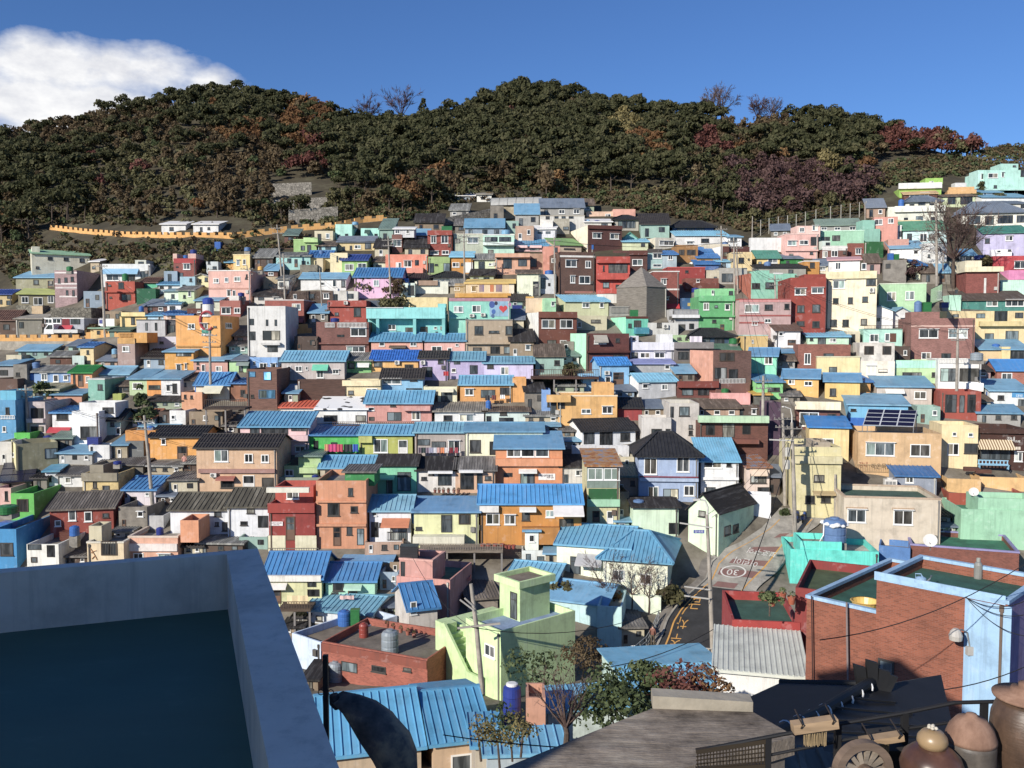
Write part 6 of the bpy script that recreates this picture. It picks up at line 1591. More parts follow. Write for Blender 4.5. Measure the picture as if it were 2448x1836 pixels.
# lettering on walls
def wall_text(txt, house, O, n, ux, c, wpx, hpx, m, out=0.05, name='lettering'):
    M = (Matrix.Translation(house.location) @ Matrix.Rotation(house.rotation_euler.z, 4, 'Z')).inverted()
    def fn(x, y):
        p = plane_hit(c[0] + x * wpx, c[1] - y * hpx, O + n * out, n); return M @ p
    return warp_text(name, txt, fn, m, house)
def find(label):
    return next(o for o in COL.objects if o.get('label') == label)
def frame_of(o):
    a = o.rotation_euler.z; return o.location.copy(), Vector((math.sin(a), -math.cos(a), 0)), Vector((math.cos(a), math.sin(a), 0))
h = find('peach house with calligraphy lettering'); fr = frame_of(h)
wall_text('감내', h, *fr, (2064, 1112), 12, 15, mat('8a2a24','flat'), 0.03); wall_text('작은목간', h, *fr, (2107, 1116), 13.5, 15, mat('2c1a16','flat'), 0.03)
h = find('dark brown coffee shop with a striped awning'); fr = frame_of(h)
wall_text('감내', h, *fr, (2417, 1051), 11, 13, mat('f0efe8','flat'), 0.06); wall_text('카페', h, *fr, (2433, 1056), 7, 7, mat('f0efe8','flat'), 0.06)
for k in range(3):
    mb = MB(); M = (Matrix.Translation(h.location) @ Matrix.Rotation(h.rotation_euler.z, 4, 'Z')).inverted()
    p = [M @ plane_hit(x, y, fr[0] + fr[1]*0.05, fr[1]) for x, y in ((2421+k*6.6,1075),(2426.5+k*6.6,1075),(2426.5+k*6.6,1068),(2421+k*6.6,1068))]
    mb.quad(*p); mb.obj('menu_card', mat('d8ccb8','flat'), h)
h = find('cream shop house with a white double door'); fr = frame_of(h)
h = find('dark red guest house with a white sign'); fr = frame_of(h); M = (Matrix.Translation(h.location) @ Matrix.Rotation(h.rotation_euler.z, 4, 'Z')).inverted()
def board(h, fr, x0, y0, x1, y1, m, out=0.08):
    M = (Matrix.Translation(h.location) @ Matrix.Rotation(h.rotation_euler.z, 4, 'Z')).inverted()
    mb = MB(); q = [M @ plane_hit(x, y, fr[0] + fr[1]*o_, fr[1]) for o_ in (out, -0.01) for x, y in ((x0,y1),(x1,y1),(x1,y0),(x0,y0))]
    mb.hexa([q[0], q[1], q[5], q[4], q[3], q[2], q[6], q[7]]); return mb.obj('sign_board', m, h, recalc=True)
board(h, fr, 645, 1247, 676, 1257, mat('f0e6e4','plain')); wall_text('GUEST HOUSE', h, *fr, (660.5, 1250.5), 4.0, 4.2, mat('5a4a4a','flat'), 0.09)
wall_text('감천 마을', h, *fr, (660.5, 1254.5), 3.6, 3.4, mat('7a6a6a','flat'), 0.09)
h = find('coral orange two-storey house with long windows'); fr = frame_of(h)
wall_text('감내어울터', h, *fr, (1307, 1137.5), 6.4, 6, mat('3a3a44','flat'), 0.07); wall_text('010 291', h, *fr, (1316, 1142), 5, 5, mat('5a3a34','flat'), 0.07)
h = find('white shop with a blue sign board under a faded blue roof'); fr = frame_of(h)
wall_text('대박', h, *fr, (2437, 947), 9, 9, mat('e8f4f8','flat'), 0.07)
h = find('small white house with a blue name board left of the yellow shack'); fr = frame_of(h)
wall_text('감천', h, *fr, (243, 763), 6, 6, mat('f0f0f4','flat'), 0.07)
h = find('mint house with a red heart mural'); fr = frame_of(h); M = (Matrix.Translation(h.location) @ Matrix.Rotation(h.rotation_euler.z, 4, 'Z')).inverted()
mb = MB(); pts = []
for k in range(40):
    t = 2*math.pi*k/40; hx = 16*math.sin(t)**3; hy = 13*math.cos(t)-5*math.cos(2*t)-2*math.cos(3*t)-math.cos(4*t)
    pts.append(M @ plane_hit(1203 + hx*0.62, 738 - hy*0.62, fr[0] + fr[1]*0.06, fr[1]))
mb.poly(pts[::-1]); mb.obj('heart_mural', mat('d02830','plain'), h)
for (x, y, r_, c_) in ((1176,728,7,'3a5aa8'),(1180,745,5,'3a6ab8'),(1186,725,4,'2a2a4a'),(1178,755,4,'4a6a9a'),(1218,728,4,'c06aa8')):
    mb = MB(); mb.poly([M @ plane_hit(x + r_*math.cos(t), y - r_*1.2*math.sin(t), fr[0] + fr[1]*0.055, fr[1]) for t in np.linspace(0, 6.28, 11)[:-1]]); mb.obj('mural_shape', mat(c_,'plain'), h)
h = find('cream house with a climbing figure painted on it'); fr = frame_of(h); M = (Matrix.Translation(h.location) @ Matrix.Rotation(h.rotation_euler.z, 4, 'Z')).inverted()
mb = MB()
for a, b in (((221,1318),(227,1328)),((227,1328),(219,1336)),((227,1328),(232,1338)),((221,1318),(230,1316)),((221,1318),(216,1311)),((221,1318),(218,1322))):
    mb.bar(M @ plane_hit(*a, fr[0] + fr[1]*0.03, fr[1]), M @ plane_hit(*b, fr[0] + fr[1]*0.03, fr[1]), 0.14, 0.03)
mb.obj('painted_figure', mat('e0a060','plain'), h)
# rooftop sign of the clinic: a real board on the roof edge of the right side
h = find('peach house with a rooftop herbal clinic sign'); a = h.rotation_euler.z
pa, pb = at(427, 1300, h.location.y + 0.6), at(476, 1276, h.location.y + 6.0)
e = empty('rooftop_sign', pa, math.atan2(pb.y-pa.y, pb.x-pa.x), 'white rooftop sign board with black lettering on the peach house', 'sign')
ln = (Vector((pb.x, pb.y, 0)) - Vector((pa.x, pa.y, 0))).length; hh_ = 0.85; dz = pb.z - pa.z
mb = MB(); mb.hexa([(0,-0.04,0),(ln,-0.04,dz),(ln,0.04,dz),(0,0.04,0),(0,-0.04,hh_),(ln,-0.04,dz+hh_),(ln,0.04,dz+hh_),(0,0.04,hh_)]); mb.obj('board', mat('d4cec8','plain'), e)
warp_text('lettering', '제일탕제원', lambda x, y: Vector((ln/2 + x*ln/5.3, -0.055, dz*(0.5 + x/5.3) + hh_*0.5 + y*0.8)), mat('1c1a1c','flat'), e)
mb = MB()
for f in (0.1, 0.5, 0.9): mb.bar((ln*f,0.06,dz*f-0.5), (ln*f,0.06,dz*f+0.5), 0.05)
mb.obj('support', mat('4a4440','plain'), e)
# ------------------------------------------------------------------ vegetation
rng = np.random.default_rng(11)
def leafmat(name, c1, c2, c3):
    m, nt, b = newmat(name); L = nt.links.new
    g = nt.nodes.new('ShaderNodeNewGeometry'); oi = nt.nodes.new('ShaderNodeObjectInfo')
    n1 = noise(nt, g.outputs['Position'], 0.16, 3, 0.6); n2 = noise(nt, g.outputs['Position'], 1.7, 2, 0.6)
    ad = nd(nt, 'ShaderNodeMath', operation='ADD'); L(n1, ad.inputs[0]); L(n2, ad.inputs[1])
    ml = nd(nt, 'ShaderNodeMath', operation='MULTIPLY'); ml.inputs[1].default_value = 0.5; L(ad.outputs[0], ml.inputs[0])
    L(ramp(nt, ml.outputs[0], [(0.36, lin(c1)), (0.5, lin(c2)), (0.62, lin(c3))]), b.inputs['Base Color'])
    b.inputs['Roughness'].default_value = 0.8; b.inputs['Specular IOR Level'].default_value = 0.15
    col = b.inputs['Base Color'].links[0].from_socket; tr = nt.nodes.new('ShaderNodeBsdfTranslucent'); L(col, tr.inputs[0])
    mx = nt.nodes.new('ShaderNodeMixShader'); mx.inputs[0].default_value = 0.3; L(b.outputs[0], mx.inputs[1]); L(tr.outputs[0], mx.inputs[2])
    L(mx.outputs[0], next(n for n in nt.nodes if n.type == 'OUTPUT_MATERIAL').inputs[0])
    return m
LEAF = {'pine': leafmat('pine_needles', '383c22', '4c4e2e', '666240'), 'green': leafmat('green_leaves', '3a4426', '52603a', '707c4c'), 'olive': leafmat('olive_leaves', '48452a', '625e3a', '7e7a50'),
        'brown': leafmat('brown_leaves', '4a3c28', '66543a', '80704e'), 'orange': leafmat('orange_leaves', '5a3c22', '7e5832', '9a7846'), 'red': leafmat('red_leaves', '52302a', '704038', '84584a'),
        'bare': leafmat('bare_twigs', '4a3a34', '6c5650', '8a766c'), 'yellow': leafmat('yellow_leaves', '5c5230', '7c7040', '988a54'), 'maroon': leafmat('maroon_twigs', '44302f', '604644', '7a5e58')}
BARK = mat('5a4a3e', 'wood')
def clump_quads(centers, radii, n, size, flat=1.0):
    """n leaf faces on and inside each clump"""
    V = []; 
    for (c, r) in zip(centers, radii):
        d = rng.normal(size=(n, 3)); d /= np.linalg.norm(d, axis=1)[:, None]
        d[:, 2] = np.where(d[:, 2] < -0.35, -d[:, 2], d[:, 2])
        p = np.asarray(c) + d * np.array([r, r, r * flat]) * (rng.uniform(0.55, 1.0, n) ** 0.6)[:, None]
        nn = d + rng.normal(size=(n, 3)) * 0.55; nn /= np.linalg.norm(nn, axis=1)[:, None]
        t = np.cross(nn, rng.normal(size=(n, 3))); t /= np.linalg.norm(t, axis=1)[:, None]; b = np.cross(nn, t)
        s = size * rng.uniform(0.6, 1.25, n)[:, None]
        V.append(np.stack([p - t*s - b*s*0.55, p + t*s - b*s*0.55, p + t*s*0.75 + b*s*0.55, p - t*s*0.75 + b*s*0.55], 1))
    return np.concatenate(V).reshape(-1, 3)
def crown_pts(kind, R_, H, base, density=1.0, leaf=0.42):
    if kind == 'pine':
        k = 11; C = []; r = []
        for i in range(k):
            a = rng.uniform(0, 6.28); q = R_ * 0.62 * math.sqrt(rng.uniform()); z = base + H * (0.25 + 0.7 * (1 - (q / R_) ** 2) * rng.uniform(0.55, 1.0))
            C.append((q*math.cos(a), q*math.sin(a), z)); r.append(R_ * rng.uniform(0.32, 0.5))
        return clump_quads(C, r, int(20 * density), leaf, 0.72)
    if kind == 'cone':
        C = []; r = []
        for i in range(9):
            f = i / 9; C.append((rng.normal()*0.15, rng.normal()*0.15, base + H * f)); r.append(R_ * (1 - f) + 0.2)
        return clump_quads(C, r, int(22 * density), leaf, 0.7)
    k = 12; C = []; r = []
    for i in range(k):
        d = rng.normal(size=3); d /= np.linalg.norm(d); d[2] = abs(d[2]) * 1.0
        f = rng.uniform(0.25, 0.72); C.append((d[0]*R_*f, d[1]*R_*f, base + H * 0.25 + d[2] * H * f * 0.95)); r.append(R_ * rng.uniform(0.3, 0.46))
    return clump_quads(C, r, int(19 * density), leaf, 0.9)
def quad_mesh(name, V, m):
    n = len(V) // 4; me = bpy.data.meshes.new(name)
    me.vertices.add(len(V)); me.vertices.foreach_set('co', V.astype(np.float32).ravel())
    me.loops.add(len(V)); me.loops.foreach_set('vertex_index', np.arange(len(V), dtype=np.int32))
    me.polygons.add(n); me.polygons.foreach_set('loop_start', np.arange(0, len(V), 4, dtype=np.int32)); me.polygons.foreach_set('loop_total', np.full(n, 4, np.int32))
    me.update(); me.materials.append(m); return me
def trunk_mesh(h, r, spread=0.0, limbs=4):
    mb = MB(); bend = rng.uniform(-0.25, 0.25, 2)
    mb.tube([(0,0,-0.6), (bend[0]*0.4, bend[1]*0.4, h*0.5), (bend[0], bend[1], h)], [r, r*0.8, r*0.45], 6)
    for i in range(limbs):
        a = i * 6.28 / limbs + rng.uniform(-.4, .4); z = h * rng.uniform(0.55, 0.95); l = spread * rng.uniform(0.5, 0.9)
        mb.tube([(bend[0]*z/h, bend[1]*z/h, z), (l*0.5*math.cos(a), l*0.5*math.sin(a), z + l*0.35), (l*math.cos(a), l*math.sin(a), z + l*0.6)], [r*0.45, r*0.3, r*0.12], 5)
    me = bpy.data.meshes.new('trunk'); me.from_pydata(mb.v, [], mb.f); me.materials.append(BARK); return me
def twig_crown(R_, H, base, n1=9, n2=6, n3=5, r0=0.07, tw=0.012):
    mb = MB(); rr = rng
    for i in range(n1):
        a = i * 6.28 / n1 + rr.uniform(-.3, .3); el = rr.uniform(0.45, 1.35)
        d = np.array([math.cos(a)*math.cos(el), math.sin(a)*math.cos(el), math.sin(el)])
        p0 = np.array([0, 0, base]); L1 = R_ * rr.uniform(0.75, 1.0) * (0.7 + 0.5*math.sin(el)) ; p1 = p0 + d * L1 * 0.55 ; p2 = p0 + d * L1 + np.array([0, 0, L1*0.08])
        mb.tube([p0, p1, p2], [r0, r0*0.6, r0*0.2], 4)
        for j in range(n2):
            f = rr.uniform(0.3, 1.0); q = p0 + (p2 - p0) * f; e = d + rr.normal(size=3) * 0.5; e[2] += 0.15; e /= np.linalg.norm(e); l = R_ * rr.uniform(0.25, 0.5)
            q2 = q + e * l; mb.tube([q, q + e*l*0.55 + rr.normal(size=3)*0.04*R_, q2], [r0*0.28, r0*0.2, tw*0.7], 3)
            for k in range(n3):
                g = e + rr.normal(size=3) * 0.55; g /= np.linalg.norm(g); s = q + (q2 - q) * rr.uniform(0.35, 1); mb.tube([s, s + g * R_ * rr.uniform(0.12, 0.25)], [tw, tw*0.5], 3)
    return mb
VAR = {}
SPEC = {'pine': (2.7, 4.0, 1.7), 'green': (2.3, 3.4, 1.0), 'olive': (2.1, 3.0, 0.7), 'brown': (2.3, 3.5, 0.9), 'orange': (2.8, 3.8, 1.6), 'red': (2.9, 3.6, 1.4), 'yellow': (2.6, 3.8, 1.4), 'maroon': (3.0, 3.4, 1.0), 'cone': (1.7, 6.0, 0.8)}
def variants(kind):
    if kind in VAR: return VAR[kind]
    R_, H, b = SPEC[kind]; shape = kind if kind in ('pine', 'cone') else 'broad'
    out = []
    for i in range(4):
        V = crown_pts(shape, R_, H, b, 1.3, 0.33 if kind != 'maroon' else 0.26)
        out.append((V, quad_mesh('crown', V, LEAF['pine' if kind == 'cone' else kind]), trunk_mesh(b + H*0.5, 0.16, R_*0.6)))
    VAR[kind] = out; return out
TN = {'pine': ('pine_tree', 'dark green pine tree in the wood on the hillside', 'tree'), 'green': ('broadleaf_tree', 'mid green broadleaf tree on the wooded hillside', 'tree'), 'olive': ('broadleaf_tree', 'olive green scrubby tree on the wooded hillside', 'tree'),
      'brown': ('autumn_tree', 'brown leaved autumn tree on the wooded hillside', 'tree'), 'orange': ('autumn_tree', 'orange autumn tree among the hillside pines', 'tree'), 'red': ('autumn_tree', 'rust red autumn tree on the wooded hillside', 'tree'),
      'yellow': ('autumn_tree', 'yellow ochre autumn tree among the hillside pines', 'tree'), 'maroon': ('bare_tree', 'maroon twigged tree with few leaves at the foot of the wood', 'tree'), 'cone': ('conifer_tree', 'pointed dark conifer tree on the wooded hillside', 'tree')}
VX = [-600,0,40,120,250,420,520,700,800,900,960,1100,1200,1400,1560,1700,1800,1950,2060,2110,2200,2330,2448,3000]
VY = [600,596,590,540,520,560,560,545,520,505,520,480,470,470,505,520,545,512,500,440,425,405,390,380]
HOLES = [(375,520,600,560),(1110,455,1300,520),(640,430,800,520),(1170,470,1240,520),(90,540,940,582),(1380,470,1620,540),(2080,380,2460,480)]
PATCH = [(1250,300,520,150,'pine',0.93),(1000,300,260,120,'pine',0.8),(560,260,240,90,'pine',0.72),(150,430,170,70,'pine',0.75),(60,520,120,70,'pine',0.5),(900,430,130,60,'pine',0.7),(1540,440,130,60,'pine',0.85),
         (1960,350,150,70,'pine',0.9),(2180,290,180,50,'pine',0.8),(1700,520,60,50,'pine',0.7),
         (300,300,140,60,'brown',0.6),(120,330,130,60,'brown',0.6),(520,400,160,80,'brown',0.6),(330,440,170,90,'olive',0.6),(400,510,200,50,'brown',0.45),(560,480,90,50,'brown',0.8),(730,320,60,60,'orange',0.5),(740,400,50,40,'red',0.4),
         (580,340,60,30,'orange',0.6),(1010,260,80,25,'brown',0.6),(1490,330,35,35,'yellow',0.9),(1560,370,60,40,'orange',0.5),(1700,370,45,35,'red',0.7),(1780,330,80,60,'brown',0.55),(1850,300,80,40,'brown',0.7),(1880,470,220,55,'maroon',0.75),
         (2155,350,50,38,'red',0.9),(2280,370,110,50,'red',0.6),(2150,440,130,40,'olive',0.6),(1640,430,80,60,'olive',0.5),(2000,430,90,30,'yellow',0.4),(1060,230,60,30,'red',0.5),(2350,420,120,40,'olive',0.6)]
def ttype(x, y):
    best = None
    for (cx, cy, rx, ry, t, p) in PATCH[::-1]:
        if ((x-cx)/rx)**2 + ((y-cy)/ry)**2 < 1 and rnd.random() < p: return t
    return rnd.choices(['pine','brown','olive','green','orange','red','cone'], [30,32,24,7,3,2,2])[0]
cand = []
for i in range(140000):
    Y = 150 + 190 * rnd.random() ** 1.0; X = (rnd.random() - 0.5) * 1.4 * Y
    cand.append((X, Y))
grid = {}; trees = []
Z = groundz([c[0] for c in cand], [c[1] for c in cand])
def proj(X, Y, Z):
    d = Y * CT - Z * ST; return CX + F * X / d, CY - F * (Y * ST + Z * CT) / d
for (X, Y), z in zip(cand, Z):
    px, py = proj(X, Y, float(z))
    if px < -140 or px > 2590: continue
    rg = float(np.interp(px, RX, RYY)) + 26
    if py < rg - 4 or py > np.interp(px, VX, VY): continue
    if any(a < px < c and b < py < d for a, b, c, d in HOLES): continue
    sp = 2.35 if Y > 185 else 2.6; key = (int(X/2.6), int(Y/2.6)); ok = True
    for a in (-1,0,1):
        for b in (-1,0,1):
            for q in grid.get((key[0]+a, key[1]+b), ()):
                if (q[0]-X)**2 + (q[1]-Y)**2 < sp*sp: ok = False
    if not ok: continue
    grid.setdefault(key, []).append((X, Y)); trees.append((X, Y, float(z), px, py, rg))
trees.sort(key=lambda t: t[1])
def place_tree(kind, X, Y, z, s, label=None, name=None, group=None, parts=None, cat='tree'):
    v = variants(kind)[rnd.randrange(4)]
    n_, l_, c_ = TN[kind]
    e = empty(name or n_, (X, Y, z), rnd.uniform(0, 6.28), label or l_, cat, group or 'trees of the wooded hillside')
    e.scale = (s, s, s * rnd.uniform(0.9, 1.15))
    for me, nm in ((v[1], 'crown'), (v[2], 'trunk')):
        o = bpy.data.objects.new(nm, me); COL.objects.link(o); o.parent = e
    return e
skyl = sorted(range(len(trees)), key=lambda i: trees[i][4] - trees[i][5])[:90]
indiv = set(skyl); 
for i in range(len(trees)):
    if len(indiv) >= 285: break
    indiv.add(i)
mass = {}; MORD = ['pine','green','olive','brown','orange','red','yellow','maroon','cone']
allV = []; mi = []
for i, (X, Y, z, px, py, rg) in enumerate(trees):
    k = ttype(px, py); s = rnd.uniform(0.7, 1.12)
    if px < 700 and k != 'pine': s *= 0.85
    if i in indiv: place_tree(k, X, Y, z - 0.1, s)
    else:
        V = variants(k)[rnd.randrange(4)][0]; a = rnd.uniform(0, 6.28); c, sn = math.cos(a), math.sin(a)
        W = V * s; allV.append(np.stack([W[:,0]*c - W[:,1]*sn + X, W[:,0]*sn + W[:,1]*c + Y, W[:,2]*rnd.uniform(0.9,1.15) + z], 1)); mi.append(np.full(len(V)//4, MORD.index(k), np.int32))
print('trees', len(trees), 'mass', len(allV))
me = quad_mesh('forest', np.concatenate(allV), LEAF['pine'])
for k in MORD[1:]: me.materials.append(LEAF['pine' if k == 'cone' else k])
me.polygons.foreach_set('material_index', np.concatenate(mi)); me.update()
o = bpy.data.objects.new('forest', me); COL.objects.link(o); o['kind'] = 'stuff'; o['label'] = 'dense autumn forest covering the hill behind the village'
# scrub along the foot of the wood and between the houses on the slope
Vs = []
for i in range(3800):
    x = rnd.uniform(-100, 2540); yv = float(np.interp(x, VX, VY)); y = yv + rnd.uniform(-45, 12 + (90 if 20 < x < 560 else 40 if x < 820 else 0))
    if any(a < x < c and b < y < d for a, b, c, d in HOLES[:5]) and rnd.random() < (0.75 if 1100 < x < 1300 else 0.93): continue
    p = gp(x, y); r = rnd.uniform(0.4, 1.1)
    V = clump_quads([(0,0,r*0.5),(rnd.uniform(-r,r),rnd.uniform(-r,r),r*0.4)], [r, r*0.7], 13, 0.28, 0.8); Vs.append(V + np.array(p))
me = quad_mesh('undergrowth', np.concatenate(Vs), LEAF['olive']); me.materials.append(LEAF['brown']); me.materials.append(LEAF['green'])
nq = sum(len(v)//4 for v in Vs); blk = rng.choice(3, size=nq//26 + 1, p=[.4,.42,.18]); me.polygons.foreach_set('material_index', np.repeat(blk, 26)[:nq].astype(np.int32)); me.update()
o = bpy.data.objects.new('undergrowth', me); COL.objects.link(o); o['kind'] = 'stuff'; o['label'] = 'brown and green scrub at the foot of the wood'
# skyline specials
def bare_tree(name, p, R_, H, trunk, label, tm='bare', n=(9,6,5), r0=0.1, tw=0.02, cat='tree', group=None):
    e = empty(name, p, rnd.uniform(0,6), label, cat, group)
    mb = MB(); mb.tube([(0,0,-0.5),(0.05,0,trunk*0.6),(0,0,trunk+0.1)], [r0*1.7, r0*1.4, r0], 7); mb.obj('trunk', BARK, e)
    t = twig_crown(R_, H, trunk, *n, r0=r0*0.7, tw=tw); t.obj('crown', LEAF[tm], e)
    return e
for x, y, R_, lab, tm in ((960,275,6.0,'round pinkish bare tree standing on the saddle of the ridge','maroon'),(1725,262,5.5,'twin stemmed bare tree on the skyline right of centre','bare'),(1700,262,4.5,'smaller bare tree left of the twin stemmed skyline tree','bare'),(1810,278,4.5,'low purple grey bare tree on the skyline','maroon'),(1845,280,4.2,'low bare tree beside the skyline pines','bare'),(880,275,4.5,'reddish bare tree left of the saddle of the ridge','maroon')):
    p = gp(x, y + 26); bare_tree('bare_tree', p, R_, R_, 2.5, lab, tm, (11,7,6), 0.16, 0.05)
p = gp(1012, 300); place_tree('cone', p.x, p.y, p.z, 1.25, 'dark pointed conifer alone on the skyline saddle')
# big bare tree on the right
bare_tree('bare_tree', gp(2278, 688), 6.6, 6.5, 4.4, 'big bare tree with a wide fan of twigs beside the lavender house', 'bare', (15,10,9), 0.2, 0.028)
bare_tree('bare_tree', gp(688, 745), 2.8, 3, 1.4, 'small bare tree in front of the dusty red house', 'bare', (8,6,4), 0.07, 0.018)
for x, y, R_, lab in ((1448,1432,2.6,'bare garden tree left of the cream wing house windows'),(1508,1440,2.8,'bare garden tree between the two cream house windows'),(1548,1448,2.2,'low bare garden tree near the road end of the cream house'),(1460,690+750,1.5,'short bare shrub at the foot of the cream house')):
    bare_tree('bare_tree', gp(x, y) + Vector((0,-0.8,0)), R_, R_, 0.9, lab, 'bare', (7,6,5), 0.06, 0.014)
def bush(x, y, R_, H, kind, label, Y=None, leaf=0.12, dens=3.0, name='bush', base=0.0, z=None, cat='bush', dz=0.0):
    p = at(x, y, Y) if Y else gp(x, y)
    p.z += dz
    e = empty(name, p, 0, label, cat)
    V = crown_pts('broad', R_, H, base, dens, leaf); o = bpy.data.objects.new('foliage', quad_mesh('foliage', V, LEAF[kind])); COL.objects.link(o); o.parent = e
    m = trunk_mesh(max(0.4, base + H*0.5), 0.05, R_*0.5); o = bpy.data.objects.new('stem', m); COL.objects.link(o); o.parent = e
    return e
for b in ((872,705,2.0,2.6,'olive','round reddish bush in front of the pink house'),(945,712,2.2,3.0,'brown','dark bush at the right end of the pink house'),(940,745,3.2,2.6,'olive','scrub bush below the pink house'),(1330,800-120,1.2,1.5,'brown','small brown shrub beside the bird mural house'),
          (2178,670,2.6,3.6,'maroon','dark red bush beside the grey concrete flank'),(2330,480,2.2,1.4,'green','clipped round bush before the slate roofed hanok'),(2385,482,2.2,1.4,'pine','clipped dark bush beside the clipped round bush'),(2345,468,1.5,3.2,'pine','narrow dark conifer beside the orange house'),
          (338,985,1.0,3.4,'green','young conifer beside the teal box house'),(350,1012,2.2,1.6,'green','low green bush left of the rust brown roof'),(100,955,2.2,2.0,'green','climbing plants beside the beige corrugated roof'),(1360,900,1.4,1.6,'olive','potted shrubs at the blue gabled house'),
          (1500,905,1.2,1.0,'green','low hedge beside the light blue gabled house'),(1790,1160,0.9,0.8,'green','bush in the planter by the beige house steps'),(1875,1232,0.6,0.5,'green','small bush beside the road steps'),(1605,1445,1.6,1.5,'olive','brown green bush at the road edge by the cream wing'),
          (1440,1452,2.2,1.3,'orange','orange brown shrubs below the bare garden trees'),(1345,1425,2.0,1.3,'olive','shrubs around the cream house porch'),(2350,640,2.0,1.8,'yellow','yellow shrub under the big bare tree'),(590,700,1.2,1.2,'brown','brown shrub below the pale green cottage'),
          (225,560+240,1.5,1.3,'brown','brown shrub behind the yellow battlement')):
    bush(*b, leaf=0.22, dens=2.2)
# near plants
bush(1275, 1680, 2.3, 4.2, 'green', 'tall leafy shrub in front of the pale green house', Y=52, leaf=0.11, dens=2.2)
bush(1392, 1622, 2.6, 3.0, 'brown', 'dark brown thicket right of the pale green house', Y=58, leaf=0.10, dens=5)
bush(1470, 1758, 2.4, 2.2, 'green', 'dense dark green hedge before the blue roofs', Y=34, leaf=0.09, dens=9)
bush(1560, 1722, 1.8, 2.6, 'green', 'green bush beside the wide sky blue roof', Y=36, leaf=0.1, dens=9)
bush(1640, 1740, 2.4, 2.4, 'red', 'reddish brown shrub in front of the wide sky blue roof', Y=34, leaf=0.09, dens=4)
bush(1710, 1745, 1.4, 2.2, 'orange', 'russet shrub at the right end of the sky blue roof', Y=33, leaf=0.08, dens=3)
bush(1225, 1785, 1.3, 1.9, 'green', 'loose yellowish shrub beside the navy water drum', Y=34, leaf=0.07, dens=2)
bush(1840, 1448, 0.9, 0.8, 'green', 'bright green vegetables in the red walled courtyard', Y=48.4, leaf=0.08, dens=3)
e = bare_tree('willow_shrub', at(1352, 1765, 25), 1.35, 1.4, 0.3, 'pollarded shrub with upright bare branches by the grey roof', 'bare', (12,6,4), 0.06, 0.006, 'bush')
for k, (x, y) in enumerate(((1195,1800),(1245,1770),(1150,1780))):
    bush(x, y, 0.75, 1.0, 'yellow', ('sprawling branch tips over the low blue roof','thin leafy branches above the salmon wall','leafy twigs hanging beside the second blue roof')[k], Y=30, leaf=0.05, dens=1.3)
# ------------------------------------------------------------------ walls, roads and small structures on the slope
def wall_run(name, pts, h, base_h, label, mtop, mbase, merlon=None, cat='wall', thick=0.35):
    P = [gp(x, y) for x, y in pts]
    e = empty(name, P[len(P)//2], 0, label, cat); o = e.location
    a = MB(); b = MB()
    for p, q in zip(P, P[1:]):
        d = (q - p); L = Vector((d.x, d.y, 0)).length; n = Vector((-d.y, d.x, 0)).normalized() * thick
        def seg(mb, f0, f1, z0, z1, k=1.0):
            s, t = p + d * f0, p + d * f1
            nn = n * k
            mb.hexa([s-nn*0-o+Vector((0,0,z0)), t-o+Vector((0,0,z0)), t+nn-o+Vector((0,0,z0)), s+nn-o+Vector((0,0,z0)), s-o+Vector((0,0,z1)), t-o+Vector((0,0,z1)), t+nn-o+Vector((0,0,z1)), s+nn-o+Vector((0,0,z1))])
        if base_h: seg(b, 0, 1, -base_h, -0.003, 0.9)
        if merlon:
            seg(a, 0, 1, 0, h * 0.55)
            k = max(1, int(L / merlon))
            for i in range(k): seg(a, (i + 0.12) / k, (i + 0.72) / k, h * 0.551, h)
        else: seg(a, 0, 1, 0, h)
    a.obj('parapet', mtop, e, recalc=True)
    if base_h: b.obj('base_wall', mbase, e, recalc=True)
    return e
ywall = mat('e8a848', 'plaster'); stone = mat('9c9484', 'stone')
wall_run('path_wall', [(118,550),(200,560),(300,568),(420,570),(560,571),(640,561),(720,551),(800,546),(868,532),(925,527)], 1.1, 2.4, 'long yellow battlemented path wall across the wooded slope', ywall, stone, 1.5)
for pts, h, lab in (([(648,470),(745,466)], 2.6, 'upper grey stone terrace wall below the pines'), ([(655,505),(782,498)], 2.2, 'middle grey stone terrace wall below the pines'), ([(690,536),(808,527)], 2.6, 'lowest grey stone terrace wall above the yellow path wall'), ([(1060,540),(1180,515)], 1.4, 'rough stone wall left of the abandoned concrete block')):
    wall_run('terrace_wall', pts, h, 0.5, lab, mat('a29a8c', 'stone'), stone)
run(r'''
@ 0 0 1
386 444 536 556 f2f2ee S:wh:530 n:hut|white hut on the left of the two huts above the path wall|k 405 543 415 551
462 522 536 556 f0f0ee S:wh:530 n:hut|white hut with a blue door on the right above the path wall|k 478 543 484 553 k 496 543 502 549
1140 1175 465 482 e8e6dc S:con:462 n:hut|small white hut beside the plastic greenhouse|k 1150 470 1160 476
1080 1135 468 478 9aa8b0 S:wh:462 n:shed|low shed with a pale blue roof left of the small white hut|
513 527 578 598 2f6ac0 F d1 n:site_toilet|bright blue cabin standing on the scrubby slope|
''')
p = gp(1236, 493); e = empty('greenhouse', p, R(-8), 'grey plastic tunnel greenhouse below the pines', 'greenhouse')
mb = MB(); n = 10
for k in range(n):
    t0, t1 = math.pi*k/n, math.pi*(k+1)/n
    mb.quad((-5,-1.8*math.cos(t0),1.7*math.sin(t0)), (5,-1.8*math.cos(t0),1.7*math.sin(t0)), (5,-1.8*math.cos(t1),1.7*math.sin(t1)), (-5,-1.8*math.cos(t1),1.7*math.sin(t1)))
for s in (-5, 5): mb.poly([(s, -1.8*math.cos(math.pi*k/n), 1.7*math.sin(math.pi*k/n)) for k in range(n+1)])
mb.obj('cover', mat('a8a8a4', 'gloss'), e, recalc=True)
mb = MB()
